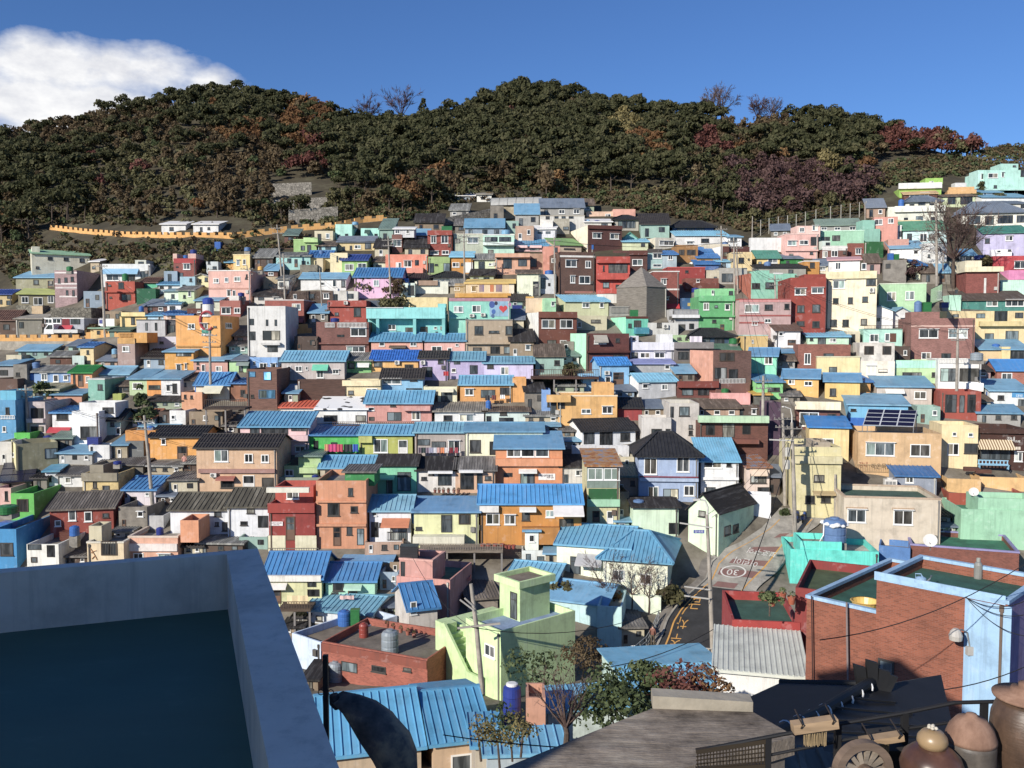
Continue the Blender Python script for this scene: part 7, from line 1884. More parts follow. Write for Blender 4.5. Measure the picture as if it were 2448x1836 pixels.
for x in np.linspace(-5, 5, 7): mb.tube([(x, -1.83*math.cos(math.pi*k/n), 1.73*math.sin(math.pi*k/n)) for k in range(n+1)], 0.035, 4)
mb.obj('hoop_frame', mat('7a7a78', 'plain'), e)
# wire fence along the wood at the right
fp = [(1798,566),(1818,562),(1838,558),(1860,554),(1882,551),(1903,548),(1925,542),(1950,536),(1985,528),(2010,524),(2032,521),(2054,518),(2070,515)]
P = [gp(x, y) for x, y in fp]; e = empty('wire_fence', P[6], 0, 'tall wire fence with pale posts above the white retaining wall', 'fence'); o = e.location
for p in P: mb = MB(); mb.bar(p - o - Vector((0,0,.3)), p - o + Vector((0,0,2.7)), 0.1); mb.obj('post', mat('b8b4a8','plain'), e)
mb = MB()
for z in (0.3, 0.9, 1.5, 2.1, 2.65):
    for p, q in zip(P, P[1:]): mb.bar(p - o + Vector((0,0,z)), q - o + Vector((0,0,z)), 0.025)
mb.obj('wire', mat('8a8a84','plain'), e)
# elevated road on pillars with a yellow battlement
Yr = D(100, 812) - 3
pl, pr_ = at(-80, 812, Yr + 1), at(196, 816, Yr)
e = empty('elevated_road', pr_, math.atan2(pl.y - pr_.y, pl.x - pr_.x) + math.pi, 'elevated concrete road with a yellow battlement on round pillars', 'road bridge')
Lr = (pl - pr_).length
mb = MB(); mb.hexa([(-Lr,0,-2.6),(0,0,-0.9),(0,7,-0.9),(-Lr,7,-2.6),(-Lr,0,0),(0,0,0),(0,7,0),(-Lr,7,0)]); mb.obj('deck', mat('b4aa98','concrete'), e)
mb = MB(); mb.box(-Lr,0,0,0.3,0.004,0.5)
k = int(Lr / 1.45)
for i in range(k): mb.box(-Lr + Lr*(i+0.1)/k, -Lr + Lr*(i+0.72)/k, 0, 0.3, 0.505, 0.95)
mb.obj('parapet', ywall, e)
for x in (-0.9, -5.6, -10.5): mb = MB(); mb.lathe([(0.55,-7),(0.55,-1.2)], 14, (x,1.6,0)); mb.obj('pillar', mat('c0b6a4','concrete'), e)
mb = MB(); mb.box(-Lr,2,6.2,7,-7,-2.7); mb.obj('back_wall', mat('5e5a54','concrete'), e)
wall_run('parapet_wall', [(202,812),(232,808),(262,806),(284,806)], 1.0, 1.6, 'short yellow battlement between the elevated road and the tower house', ywall, mat('8a8478','concrete'), 1.3)
wall_run('parapet_wall', [(682,800),(712,798),(745,796)], 1.3, 0.6, 'yellow battlement beside the white gallery', ywall, mat('b0a690','concrete'), 1.0)
# white round stair tower beside the gallery
Yt = D(500, 850) - 1.0; b0 = at(500, 850, Yt); sc = Yt / F
e = empty('stair_tower', b0, 0, 'white round stair tower with a red C shaped frame beside the gallery', 'tower')
zz = lambda y: at(500, y, Yt).z - b0.z
r_ = 13 * sc; wh = mat('f2f2ee', 'plaster')
mb = MB(); mb.lathe([(r_, -2), (r_, zz(728))], 20); mb.obj('shaft', wh, e)
for y in (755, 800, 828): mb = MB(); mb.lathe([(r_*1.5, zz(y)-0.12), (r_*1.5, zz(y)+0.12)], 20); mb.obj('landing', wh, e)
mb = MB(); mb.lathe([(r_*1.47, zz(799)+0.12), (r_*1.47, zz(786))], 20, cap=False); mb.obj('green_rail', mat('3f9a84', 'gloss'), e)
mb = MB(); mb.tube([(13*sc*1.25*math.cos(t) + 2*sc, -r_*1.25, zz(767) + 22*sc*math.sin(t)) for t in np.linspace(0.75, 5.5, 16)], 0.17, 6); mb.obj('red_frame', mat('b84048', 'gloss'), e)
mb = MB(); mb.lathe([(0.7, zz(727)), (0.72, zz(716)), (0.4, zz(712)), (0.1, zz(711))], 14); mb.obj('blue_tank', mat('2a4aa8', 'gloss'), e)
# --- vehicles
def truck(p, rz):
    e = empty('pickup_truck', p, rz, 'small white pickup truck on the elevated road', 'truck')
    w = mat('f0f0ee','gloss')
    mb = MB(); mb.poly([(-2.4,-0.85,0.45),(-1.0,-0.85,0.45),(-1.0,-0.85,1.9),(-1.75,-0.85,1.9),(-2.35,-0.85,1.1)]); mb.poly([(-2.4,0.85,0.45),(-1.0,0.85,0.45),(-1.0,0.85,1.9),(-1.75,0.85,1.9),(-2.35,0.85,1.1)][::-1])
    pr = [(-2.4,0.45),(-1.0,0.45),(-1.0,1.9),(-1.75,1.9),(-2.35,1.1)]
    for k in range(5): (a, b), (c, d) = pr[k], pr[(k+1)%5]; mb.quad((a,0.85,b),(c,0.85,d),(c,-0.85,d),(a,-0.85,b))
    mb.obj('cab', w, e, recalc=True)
    mb = MB(); mb.box(-0.95,2.4,-0.85,0.85,0.6,0.72); mb.box(-0.95,2.4,-0.85,-0.8,0.725,1.1); mb.box(-0.95,2.4,0.8,0.85,0.725,1.1); mb.box(2.35,2.4,-0.795,0.795,0.725,1.1); mb.obj('cargo_bed', mat('dcdcd8','gloss'), e)
    mb = MB(); mb.quad((-2.15,-0.86,1.15),(-1.15,-0.86,1.15),(-1.15,-0.86,1.75),(-1.72,-0.86,1.75)); mb.quad((-2.37,-0.75,1.14),(-2.37,0.75,1.14),(-1.8,0.75,1.86),(-1.8,-0.75,1.86)); mb.obj('window', GLASS[0], e)
    for x in (-1.75, 1.4):
        for y in (-0.75, 0.75):
            mb = MB(); mb.lathe([(0.34,-0.1),(0.34,0.1)], 14); t = mb.obj('wheel', mat('1c1c1c','plain'), e); t.location = (x, y, 0.34); t.rotation_euler.x = R(90)
    return e
truck(at(152, 806, Yr + 2.0), R(2))
def scooter(p, rz, label, colr):
    e = empty('scooter', p, rz, label, 'scooter', 'scooters parked at the road corner')
    for x in (-0.6, 0.6):
        mb = MB(); mb.lathe([(0.16,-0.05),(0.24,-0.05),(0.24,0.05),(0.16,0.05)], 14); t = mb.obj('wheel', mat('1a1a1c','plain'), e); t.location = (x,0,0.24); t.rotation_euler.x = R(90)
    mb = MB(); mb.hexa([(-0.75,-0.14,0.35),(0.1,-0.14,0.25),(0.1,0.14,0.25),(-0.75,0.14,0.35),(-0.85,-0.12,0.7),(0.0,-0.13,0.65),(0.0,0.13,0.65),(-0.85,0.12,0.7)]); mb.hexa([(0.35,-0.18,0.25),(0.5,-0.16,0.3),(0.5,0.16,0.3),(0.35,0.18,0.25),(0.3,-0.15,0.9),(0.42,-0.12,0.95),(0.42,0.12,0.95),(0.3,0.15,0.9)]); mb.box(-0.01,0.36,-0.14,0.14,0.22,0.3); mb.obj('body', mat(colr,'gloss'), e)
    mb = MB(); mb.box(-0.8,-0.05,-0.13,0.13,0.7,0.8); mb.obj('seat', mat('222224','plain'), e)
    mb = MB(); mb.tube([(0.3,-0.3,1.0),(0.36,0,1.02),(0.3,0.3,1.0)], 0.02, 6); mb.tube([(0.38,0,0.9),(0.36,0,1.02)], 0.025, 6); mb.obj('handlebar', mat('3a3a3c','plain'), e)
scooter(gp(1905, 1246), R(70), 'dark blue scooter under a cover beside the utility pole', '2a3a6a')
scooter(gp(1922, 1248), R(60), 'blue scooter at the beige house corner', '3a5a9a')
# --- people
def person(p, rz, label, top, bottom, pose='stand', hair='1e1a18'):
    e = empty('person', p, rz, label, 'person')
    b = [(0,0,0.95),(0,0,1.15),(0,0,1.38),(0,-0.0,1.5),(0,-0.01,1.58)]
    fw = 0.12 if pose == 'walk' else 0.0
    V = {'pel':(0,0,0.93,.15,.11),'wai':(0,0,1.1,.14,.1),'che':(0,-0.01,1.32,.17,.11),'nec':(0,0,1.47,.055,.055),'hd1':(0,-0.02,1.55,.075,.085),'hd2':(0,-0.015,1.66,.085,.095),
         'sl':(-.17,0,1.4,.06,.06),'el':(-.23,.02,1.13,.045,.045),'wl':(-.24,-.1,.9,.032,.032),'sr':(.17,0,1.4,.06,.06),'er':(.23,.0,1.13,.045,.045),'wr':(.22,-.14,.93,.032,.032),
         'hl':(-.09,0,.88,.09,.09),'kl':(-.1,-.02-fw,.48,.062,.062),'al':(-.1,.02-fw*.6,.09,.042,.042),'tl':(-.1,-.12-fw*.6,.04,.04,.03),'hr':(.09,0,.88,.09,.09),'kr':(.1,-.02+fw*.3,.48,.062,.062),'ar':(.1,.02+fw,.09,.042,.042),'tr':(.1,-.1+fw,.04,.04,.03)}
    E = [('pel','wai'),('wai','che'),('che','nec'),('nec','hd1'),('hd1','hd2'),('che','sl'),('sl','el'),('el','wl'),('che','sr'),('sr','er'),('er','wr'),('pel','hl'),('hl','kl'),('kl','al'),('al','tl'),('pel','hr'),('hr','kr'),('kr','ar'),('ar','tr')]
    ks = list(V); me = bpy.data.meshes.new('body'); me.from_pydata([V[k][:3] for k in ks], [(ks.index(a), ks.index(b_)) for a, b_ in E], [])
    o = bpy.data.objects.new('body', me); COL.objects.link(o); o.parent = e
    sk = o.modifiers.new('skin', 'SKIN'); ss = o.modifiers.new('sub', 'SUBSURF'); ss.levels = ss.render_levels = 1
    for i, k in enumerate(ks):
        me.skin_vertices[0].data[i].radius = V[k][3:]; me.skin_vertices[0].data[i].use_root = (k == 'pel')
    me.materials.append(mat('c89a80','plain'))
    m, nt, bs = newmat('clothed_' + top + bottom); tc = nt.nodes.new('ShaderNodeTexCoord'); sp = nt.nodes.new('ShaderNodeSeparateXYZ'); nt.links.new(tc.outputs['Object'], sp.inputs[0])
    nt.links.new(ramp(nt, sp.outputs[2], [(0.0, lin('2a2622')), (0.07, lin(bottom)), (0.5, lin(bottom)), (0.93, lin(bottom)), (0.935, lin(top)), (0.999, lin(top))]), bs.inputs['Base Color'])
    mp = nt.nodes.new('ShaderNodeMapRange'); mp.inputs[1].default_value = 1.455; mp.inputs[2].default_value = 1.465; nt.links.new(sp.outputs[2], mp.inputs[0])
    c = bs.inputs['Base Color'].links[0].from_socket; nt.links.new(mixc(nt, mp.outputs[0], c, lin('c89a80')), bs.inputs['Base Color'])
    me.materials.clear(); me.materials.append(m)
    mb = MB(); mb.lathe([(0.1,1.62),(0.105,1.68),(0.09,1.75),(0.04,1.785)], 12); h = mb.obj('hair', mat(hair,'plain'), e, smooth=True); h.location.y = 0.01
    return e
person(gp(1560, 1548) + Vector((0,0,0.15)), R(160), 'person in a brown jacket walking up the lane beside the railing', '7a4a3a', '5a5040', 'walk')
person(at(441, 1124, D(441, 1124) - 0.5), R(200), 'person in a pink top and blue trousers on the cluttered terrace', 'd09080', '3a5a8a', 'walk', '4a4440')
person(at(1187, 948, D(1187, 948) - 0.6), R(10), 'person in a pale shirt hanging laundry at the orange house', 'e0d8d0', '4a4440')
# --- utility poles
POLES = {}
def pole(key, xt, yt, xb, yb, label, Y=None, r=0.16, arms=(0.6, 1.4), steel=False, lamp=False):
    b = at(xb, yb, Y) if Y else gp(xb, yb)
    t = at(xt, yt, b.y)
    e = empty('utility_pole', b, 0, label, 'utility pole', 'utility poles of the village')
    v = t - b; v.y = 0
    mb = MB(); mb.tube([Vector((0,0,-1.2)), v*0.5, v], [r, r*0.85, r*0.62], 9); mb.obj('shaft', mat('b0a698' if not steel else '9aa0a4', 'concrete'), e)
    for k, a in enumerate(arms):
        if a > 90: continue
        mb = MB(); c = v - v.normalized() * a; w = 0.95 - 0.12*k
        mb.bar(c + Vector((-w,-0.14,0)), c + Vector((w,-0.14,0.03)), 0.09)
        for s in (-0.9, -0.45, 0.45, 0.9): mb.lathe([(0.05,0),(0.06,0.1),(0.03,0.16)], 7, (c.x + s*w, c.y-0.14, c.z+0.05))
        mb.obj('cross_arm', mat('8f8a82','plain'), e)
    POLES[key] = b + v - Vector((0, 0.15, arms[0] if arms else 0.2))
    return e, v
pole('a', 242, 632, 252, 806, 'tall pole left of the red orange house', None, 0.2, (0.3,))
pole('b', 662, 537, 675, 668, 'pole rising behind the yellow flat house', None)
pole('c', 677, 606, 683, 752, 'pole in front of the white house right of the pink flat house', None)
pole('d', 590, 634, 597, 722, 'slim pole at the right corner of the pink flat house', None, 0.12)
pole('e', 928, 565, 935, 738, 'pole in front of the pink house with the blue roof', None)
pole('f', 1109, 556, 1111, 702, 'pole behind the yellow terrace cafe', None)
pole('g', 1325, 566, 1327, 712, 'pole at the left corner of the big dark brown house', None)
pole('h', 1724, 540, 1725, 640, 'pole beside the white house with tall windows', None)
pole('i', 1754, 568, 1757, 694, 'left of the twin poles by the pale yellow cube house', None, 0.15)
pole('j', 1761, 584, 1764, 700, 'right of the twin poles by the pale yellow cube house', None, 0.15)
pole('k', 1852, 658, 1857, 784, 'pole in front of the grey pink striped house', None, 0.17)
pole('l', 2238, 478, 2240, 690, 'tall pole beside the big bare tree', None, 0.22, (0.5, 5.5))
pole('m', 2255, 606, 2253, 676, 'short pole below the big bare tree', None, 0.12, ())
pole('n', 1799, 517, 1798, 570, 'thin pole at the left end of the wire fence', None, 0.12, ())
pole('o', 2068, 483, 2068, 530, 'thin flag pole above the teal stair tower', None, 0.1, ())
pole('p', 2290, 785, 2286, 992, 'tall pole in front of the white balcony house', None, 0.2)
pole('q', 1825, 898, 1822, 1098, 'tall pole in front of the dark brick house', None, 0.22)
pole('s', 1871, 988, 1878, 1205, 'pole carrying transformers behind the road corner', None, 0.2)
e, v = pole('t', 1893, 1010, 1902, 1288, 'tall road corner pole with a curved lamp', None, 0.22)
mb = MB(); mb.tube([v - Vector((0,0,2.5)), v + Vector((0,0,0.6)), v + Vector((-0.15,0,1.3)), v + Vector((-0.7,0,1.5))], [0.07,0.06,0.05,0.05], 8); mb.lathe([(0.05,0),(0.16,0.05),(0.1,0.14)], 10, (v.x-0.85, 0, v.z+1.42)); mb.obj('street_lamp', mat('d8d4cc','plain'), e)
mb = MB(); mb.bar(v + Vector((-2.2,-0.3,-1.6)), v + Vector((0.1,-0.3,-1.7)), 0.12); mb.obj('cross_arm', mat('c8c4bc','plain'), e)
for dz in (-3.2, -4.4): mb = MB(); mb.lathe([(0.26,0),(0.26,0.75),(0.18,0.85)], 12, (v.x-0.45,-0.3,v.z+dz)); mb.obj('transformer', mat('c4c0b4','gloss'), e)
e, v = pole('u', 1690, 1230, 1706, 1576, 'tall street lamp pole at the sloping road', None, 0.2, ())
c = v * 1.0
mb = MB(); mb.tube([c - Vector((0,0,1.2)), c + Vector((0.05,0,0.6)), c + Vector((-0.15,0,1.1)), c + Vector((-0.6,0,1.2))], [0.09,0.08,0.07,0.06], 8); mb.obj('lamp_arm', mat('d2cec6','plain'), e)
mb = MB(); mb.box(c.x-1.1,c.x-0.55,-0.12,0.12,c.z+1.1,c.z+1.25); mb.obj('lamp_head', mat('d8d4cc','plain'), e)
def arm(yl, xl, yr_, xr, w=0.1):
    a, b_ = at(xl, yl, e.location.y - 0.25) - e.location, at(xr, yr_, e.location.y - 0.25) - e.location
    mb = MB(); mb.bar(a, b_, w); mb.obj('cross_arm', mat('c8c4bc','plain'), e)
arm(1250, 1625, 1262, 1703); arm(1402, 1636, 1410, 1698); arm(1424, 1636, 1432, 1698); arm(1547, 1662, 1551, 1702, 0.06)
mb = MB(); q = at(1684, 1557, e.location.y - 0.3) - e.location; mb.box(q.x-0.38,q.x+0.38,q.y-0.02,q.y+0.02,q.z-0.18,q.z+0.16); mb.obj('hanging_sign', mat('e8d8a8','plain'), e)
mb = MB(); q = at(1668, 1556, e.location.y - 0.3) - e.location; mb.lathe([(0.03,0.2),(0.11,0.08),(0.12,-0.06),(0.04,-0.16)], 10, tuple(q)); mb.obj('lantern', mat('f0eee8','plain'), e)
q = at(1671, 1271, e.location.y - 0.3) - e.location; mb = MB(); mb.box(q.x-0.42,q.x+0.42,q.y-0.02,q.y+0.02,q.z-0.13,q.z+0.13); mb.obj('street_sign', mat('4a5ab0','plain'), e)
warp_text('sign_lettering', '감내로', lambda x, y: Vector((q.x + x*0.26, q.y - 0.03, q.z + y*0.2)), mat('f0f0f4','flat'), e)
e, v = pole('v', 1126, 1396, 1153, 1615, 'leaning brown pole in front of the pale green corner house', 56.5, 0.19, ())
mb = MB(); f = v * 0.5
mb.bar(f + Vector((-1.25,-0.2,0.18)), f + Vector((1.55,-0.2,0.5)), 0.12); mb.obj('cross_arm', mat('a8a298','plain'), e)
mb = MB(); f = v * 0.72; mb.bar(f + Vector((0,-0.15,0)), f + Vector((-0.9,-0.3,0.75)), 0.1); mb.bar(f + Vector((0,-0.15,0.25)), f + Vector((-0.6,-0.3,0.85)), 0.1); mb.obj('brace_arm', mat('b4b0a8','plain'), e)
pole('w', 61, 920, 67, 1036, 'pole at the left edge beside the pale lilac house', None, 0.18)
pole('x', 345, 993, 366, 1206, 'tilted pole in front of the orange terrace house', None, 0.2)
pole('y', 501, 791, 504, 960, 'pole standing in the wooden viewing deck', None, 0.19)
pole('z', 764, 640, 771, 755, 'slim dark pole beside the cream house wall', None, 0.1, ())
pole('aa', 1997, 1134, 1998, 1245, 'grey pole against the beige roadside house', None, 0.18, ())
pole('ab', 1730, 1488, 1733, 1560, 'short steel post at the road edge', None, 0.07, (), True)
# --- wires
def wire(a, b, sag, label, r=0.018):
    pts = [a.lerp(b, t) - Vector((0,0, sag * 4 * t * (1-t))) for t in np.linspace(0, 1, 12)]
    m = (a + b) / 2; e = MB(); e.tube([p - m for p in pts], r, 4); o = e.obj('overhead_wire', mat('1e1e20','flat'), None, m); tag(o, label, 'wire', 'overhead wires between the poles')
WL = 'thin dark overhead wire strung between utility poles'
for a, b in (('b','c'),('c','d'),('e','b'),('f','e'),('g','f'),('h','i'),('k','j'),('l','m'),('q','t'),('t','s'),('p','l'),('x','w'),('y','a'),('q','j'),('u','t'),('i','g'),('k','p')):
    for s in (-0.35, 0.35): wire(POLES[a] + Vector((s,0,0)), POLES[b] + Vector((s,0,0)), 0.9, WL, 0.02)
wire(POLES['t'] + Vector((0.2,-0.2,0)), at(1745, 1480, 60), 1.2, 'thick dark wire sweeping down over the sloping road', 0.035)
wire(at(1745, 1480, 60), at(1420, 1600, 50), 0.6, 'dark wire crossing above the lower road', 0.03)
wire(at(1060, 1757, 12), at(1900, 1782, 9), 0.12, 'black wire crossing over the grey brown roof', 0.008)
wire(at(1520, 1668, 12), at(1830, 1792, 9), 0.1, 'pale cord stretched over the asbestos roof', 0.008)
wire(at(1960, 1530, 30), at(2448, 1350, 33), 0.5, 'thin wire crossing in front of the tall brick house', 0.02)
wire(at(2090, 1650, 22), at(2460, 1590, 24), 0.3, 'dark wire below the brick house window', 0.016)
for k, (x, y) in enumerate(((2448,1470),(2448,1520),(2448,1438))): wire(tb_pt(2310, 1428, 0.1), at(x, y, 33), 0.3, ('upper','middle','lower')[(2,0,1)[k]-0] + ' wire fanning out from the blue gable corner' if k else 'middle wire fanning out from the blue gable corner', 0.015)
wire(at(1130, 1500, 56), at(985, 1330, 72), 0.8, 'wire from the leaning pole to the stair tower', 0.02)
wire(at(1130, 1500, 56), at(1690, 1405, 67), 1.6, 'long wire from the leaning pole to the lamp pole', 0.025)
# --- satellite dishes
def dish(x, y, d_px, label, Y=None, az=-30):
    Yc = Y or D(x, y); p = at(x, y, Yc); r = d_px * Yc / F / 2
    e = empty('satellite_dish', p, R(az), label, 'satellite dish', 'satellite dishes on the roofs')
    mb = MB(); mb.lathe([(r*0.05,-0.2*r),(r*0.5,-0.12*r),(r*0.85,0.0),(r,0.1*r),(r*0.97,0.12*r),(r*0.5,-0.06*r),(r*0.06,-0.14*r)], 20); o = mb.obj('reflector', mat('dcdad4','plain'), e); o.rotation_euler.x = R(62)
    mb = MB(); mb.tube([(0,0.15*r,-r*0.4),(0,0.3*r,-r*0.9),(0,0.3*r,-r*1.6)], 0.035, 6); mb.obj('mast', mat('7a7670','plain'), e)
    mb = MB(); mb.tube([(0,-0.1*r,-0.6*r),(0,-0.9*r,-0.1*r)], 0.02, 5); mb.obj('feed_arm', mat('8a8680','plain'), e)
dish(2224, 1292, 32, 'white dish with green stand beside the lilac parapet', 52)
dish(2328, 1176, 22, 'round white dish before the orange terrace wall', 84)
dish(1277, 870, 20, 'grey dish beside the dark gap by the wooden terrace')
dish(246, 661, 14, 'white dish behind the red orange house')
dish(1129, 1155, 14, 'dish beside the tan cottage with potted plants')
dish(1652, 630, 8, 'small dish below the ochre house')
dish(2117, 510, 9, 'small white dish on the pink house with corner windows')
dish(1006, 1243, 14, 'white dish beside the blue drum on the pale yellow balcony')
dish(1908, 630, 8, 'tiny dish on the long dark roof')
dish(960, 552, 9, 'dish on the roof left of the red bay-window house')
# --- decks and terraces
def deck(x0, x1, yr, yf, yb, label, colr, legs=True, dep=2.6, q=0, name='viewing_deck', cat='deck', stair=False):
    xm = (x0+x1)/2; Yc = D(xm, yb) + q - dep*0.5
    a, b_ = at(x0, yf, Yc), at(x1, yf, Yc); zr_ = at(xm, yr, Yc).z - a.z; zb_ = at(xm, yb, Yc).z - a.z
    e = empty(name, a, 0, label, cat); w = b_.x - a.x; m = mat(colr, 'wood')
    mb = MB(); mb.box(0, w, 0, dep, -0.22, 0); mb.obj('floor', m, e)
    hs = {'x0': 0, 'x1': w}; mb = MB(); rail(mb, face_pt(hs, 'f'), 0, w, 0.0, zr_, 0.0, 0.22, 0.05); mb.obj('railing', m, e)
    if legs:
        k = max(2, int(w / 2.2))
        for i in range(k + 1): mb = MB(); mb.bar((0.1 + (w-0.2)*i/k, 0.2, zb_-1.5), (0.1 + (w-0.2)*i/k, 0.2, -0.22), 0.16); mb.obj('leg', mat('8a8480','plain'), e)
    if stair:
        mb = MB()
        for i in range(10): mb.box(w*0.2 + i*0.3, w*0.2 + i*0.3 + 0.32, 0.6, 1.7, -2.6 + i*0.24, -2.5 + i*0.24)
        mb.obj('stair', m, e)
    return e
deck(489, 586, 955, 975, 1030, 'dark wooden viewing deck on steel legs with a stair', '4a3a32', stair=True)
deck(1270, 1432, 883, 902, 928, 'long brown wooden terrace deck below the dark red house', '54352a', True, 4.0)
deck(795, 1030, 1008, 1017, 1024, 'long brown wooden walkway railing above the blue ribbed roofs', '5a4038', False, 1.2, name='walkway')
deck(1000, 1202, 1300, 1316, 1348, 'concrete walkway with railing and terracotta pots', '8a7c6c', True, 2.2, name='walkway')
deck(640, 762, 1310, 1322, 1330, 'thin railing walkway in front of the dark red guest house', '7a7468', False, 1.0, name='walkway')
deck(664, 742, 1438, 1456, 1500, 'old timber balcony under the cream blanket', '5c4a3a', True, 2.0, name='timber_balcony', cat='balcony')
# --- pots and planters
def pot(x, y, w, label, colr='9c4a38', Y=None, plant=None):
    Yc = Y or D(x, y) - 1.2; p = at(x, y, Yc); r = w * Yc / F / 2
    e = empty('plant_pot', p, 0, label, 'plant pot', 'terracotta pots along the walkways')
    mb = MB(); mb.lathe([(r*0.75,0),(r*0.95,r*1.6),(r*1.05,r*1.62),(r*1.05,r*1.9),(r*0.9,r*1.9),(r*0.85,r*1.5)], 12); mb.obj('pot', mat(colr,'plaster'), e)
    if plant: V = clump_quads([(0,0,r*2.3)], [r*0.95], 60, r*0.22); o = bpy.data.objects.new('plant', quad_mesh('plant', V, LEAF[plant])); COL.objects.link(o); o.parent = e
for k, x in enumerate((1154,1168,1184,1200,1210,1218,1228)): pot(x, 1312, 13 if k < 4 else 10, 'large terracotta pot on the concrete walkway before the mustard house', '9c4434')
for k, x in enumerate((1263,1272,1282,1292,1308,1322)): pot(x, 1258, 7, 'small pot on the mustard house terrace ledge', ('c8c0b4','9c4a38')[k % 2], None, 'green')
for k, x in enumerate((1040,1050,1060,1072,1085,1096)): pot(x, 1178, 8, 'small pot in the row below the cottages', '8c5444', None, 'brown')
for k, x in enumerate((925,940,958,975,990)): pot(x, 1500 + k*6, 11, 'rooftop plant pot on the brick house parapet', 'a85a44', 65.5, 'olive')
for k, (x, y) in enumerate(((1870,1435),(1892,1444),(1845,1448))): pot(x, y, 20, ('green plant tray in the red walled courtyard','flower tub in the red walled courtyard','green crate of herbs in the red walled courtyard')[k], 'a8502c', 48.6, 'green')
T_ = None
e = empty('water_tank', at(1224, 1708, 46), 0, 'navy blue water drum with a white lid beside the salmon pink wall', 'water tank', 'water tanks on the roofs')
mb = MB(); mb.lathe([(0.46,-0.6),(0.5,0.1),(0.48,0.5),(0.5,0.55),(0.48,1.0),(0.5,1.05),(0.46,1.5),(0.3,1.62)], 20); mb.obj('body', mat('2a3f96','gloss'), e)
mb = MB(); mb.lathe([(0.32,1.6),(0.32,1.7),(0.22,1.74)], 16); mb.obj('lid', mat('eceae6','plain'), e)
# --- laundry
def cloth(x0, y0, x1, y1, colr, label, q=-1.2, Y=None, group='laundry hung on the lines'):
    Yc = Y or D((x0+x1)/2, y1 + 8) + q; a, b_ = at(x0, y0, Yc), at(x1, y0, Yc); h = (y1-y0)*Yc/F; w = b_.x - a.x
    mb = MB(); n = 8
    for i in range(n):
        u, v_ = i/n, (i+1)/n; f = lambda t: 0.04*math.sin(t*14 + x0)
        for o_ in (0.0, 0.012):
            q4 = [(w*u,f(u)+o_,-h-0.03*math.sin(u*9)),(w*v_,f(v_)+o_,-h-0.03*math.sin(v_*9)),(w*v_,f(v_)+o_,0),(w*u,f(u)+o_,0)]
            mb.quad(*(q4 if o_ == 0 else q4[::-1]))
    o = mb.obj('hanging_cloth', mat(colr,'plain'), None, a); tag(o, label, 'laundry', group)
for k, (x, c, nm) in enumerate(((1000,'6a5a6a','mauve'),(1008,'3a4a4a','dark'),(1017,'8a7a8a','grey'),(1026,'b0b0c8','lilac'),(1035,'d8d8e0','white'),(1043,'e0b0a8','pink'),(1053,'f0945a','orange'),(1063,'e8e0e0','cream'),(1074,'8c2434','crimson'),(1086,'b84a5a','red'))):
    cloth(x, 1070, x + 9, 1083, c, nm + ' cloth on the long laundry line of the grey house', -1.0)
for x0, x1, c, nm in ((784,804,'d02a78','magenta'),(804,820,'c83a58','crimson pink'),(776,785,'e8a070','peach'),(822,842,'2a2a30','black'),(843,856,'2a5ac0','blue')): cloth(x0, 1062, x1, 1080, c, nm + ' laundry piece at the grass green house', -1.0)
cloth(1060, 888, 1072, 898, 'c82030', 'red dress on the line of the lavender cottage', -1.0)
for x, c, nm in ((1468,'2a3050','navy'),(1481,'c08aa0','pink'),(1490,'d8b0c0','pale pink')): cloth(x, 654, x + 9, 666, c, nm + ' cloth over the balcony of the bright red house', -1.2)
cloth(686, 1424, 736, 1453, 'f0d8a0', 'cream blanket hung over the timber balcony', 0, 73)
cloth(1476, 1546, 1492, 1566, 'd01a4a', 'crimson cloth on the line by the lower road', -0.5); cloth(1493, 1545, 1507, 1560, 'e4e6ea', 'white cloth beside the crimson one', -0.5); cloth(1507, 1543, 1521, 1558, 'dfe4e8', 'second white cloth at the line end', -0.5)
cloth(1160, 945, 1172, 957, '3a3a42', 'dark cloth on the orange house line', -1.0); cloth(1175, 945, 1186, 956, '7a3a34', 'maroon cloth on the orange house line', -1.0); cloth(1196, 944, 1207, 953, 'f0f0f0', 'white cloth on the orange house line', -1.0)
cloth(1649, 804, 1678, 818, 'e8dce8', 'pale flowered sheet beside the navy blue house', -1.0)
cloth(812, 1424, 846, 1433, 'e0b8b0', 'pink towel hung on the mint house front', 0, 74)
# --- solar panel frame above the peach lettered house
ps = [(2062,1017),(2184,1021),(2192,982),(2075,979)]
Ys = find('peach house with calligraphy lettering').location.y + 3.2
q = [at(*ps[0], Ys), at(*ps[1], Ys - 0.6), at(*ps[2], Ys + 0.9), at(*ps[3], Ys + 1.5)]
e = empty('solar_panel_array', q[0], 0, 'tilted solar panel array on the peach lettered house', 'solar panels'); o = e.location; up = Vector((0,-0.03,0.06))
mb = MB(); mb.hexa([p - o for p in q] + [p - o + up for p in q]); mb.obj('frame', mat('b8bcc4','plain'), e, recalc=True)
for i in range(3):
    for j in range(4):
        def bl(u, v): return q[0].lerp(q[1], u).lerp(q[3].lerp(q[2], u), v) - o + up * 1.25
        mb = MB(); u0, u1, v0, v1 = (i+0.04)/3, (i+0.96)/3, (j+0.07)/4, (j+0.93)/4
        mb.quad(bl(u0,v0), bl(u1,v0), bl(u1,v1), bl(u0,v1)); mb.obj('cell_panel', mat('1c1e3c','solar',0.8), e)
mb = MB()
for p in q: mb.bar(p - o, Vector((p.x-o.x, p.y-o.y+0.1, -1.3)), 0.06)
mb.obj('leg', mat('8a8c90','plain'), e)
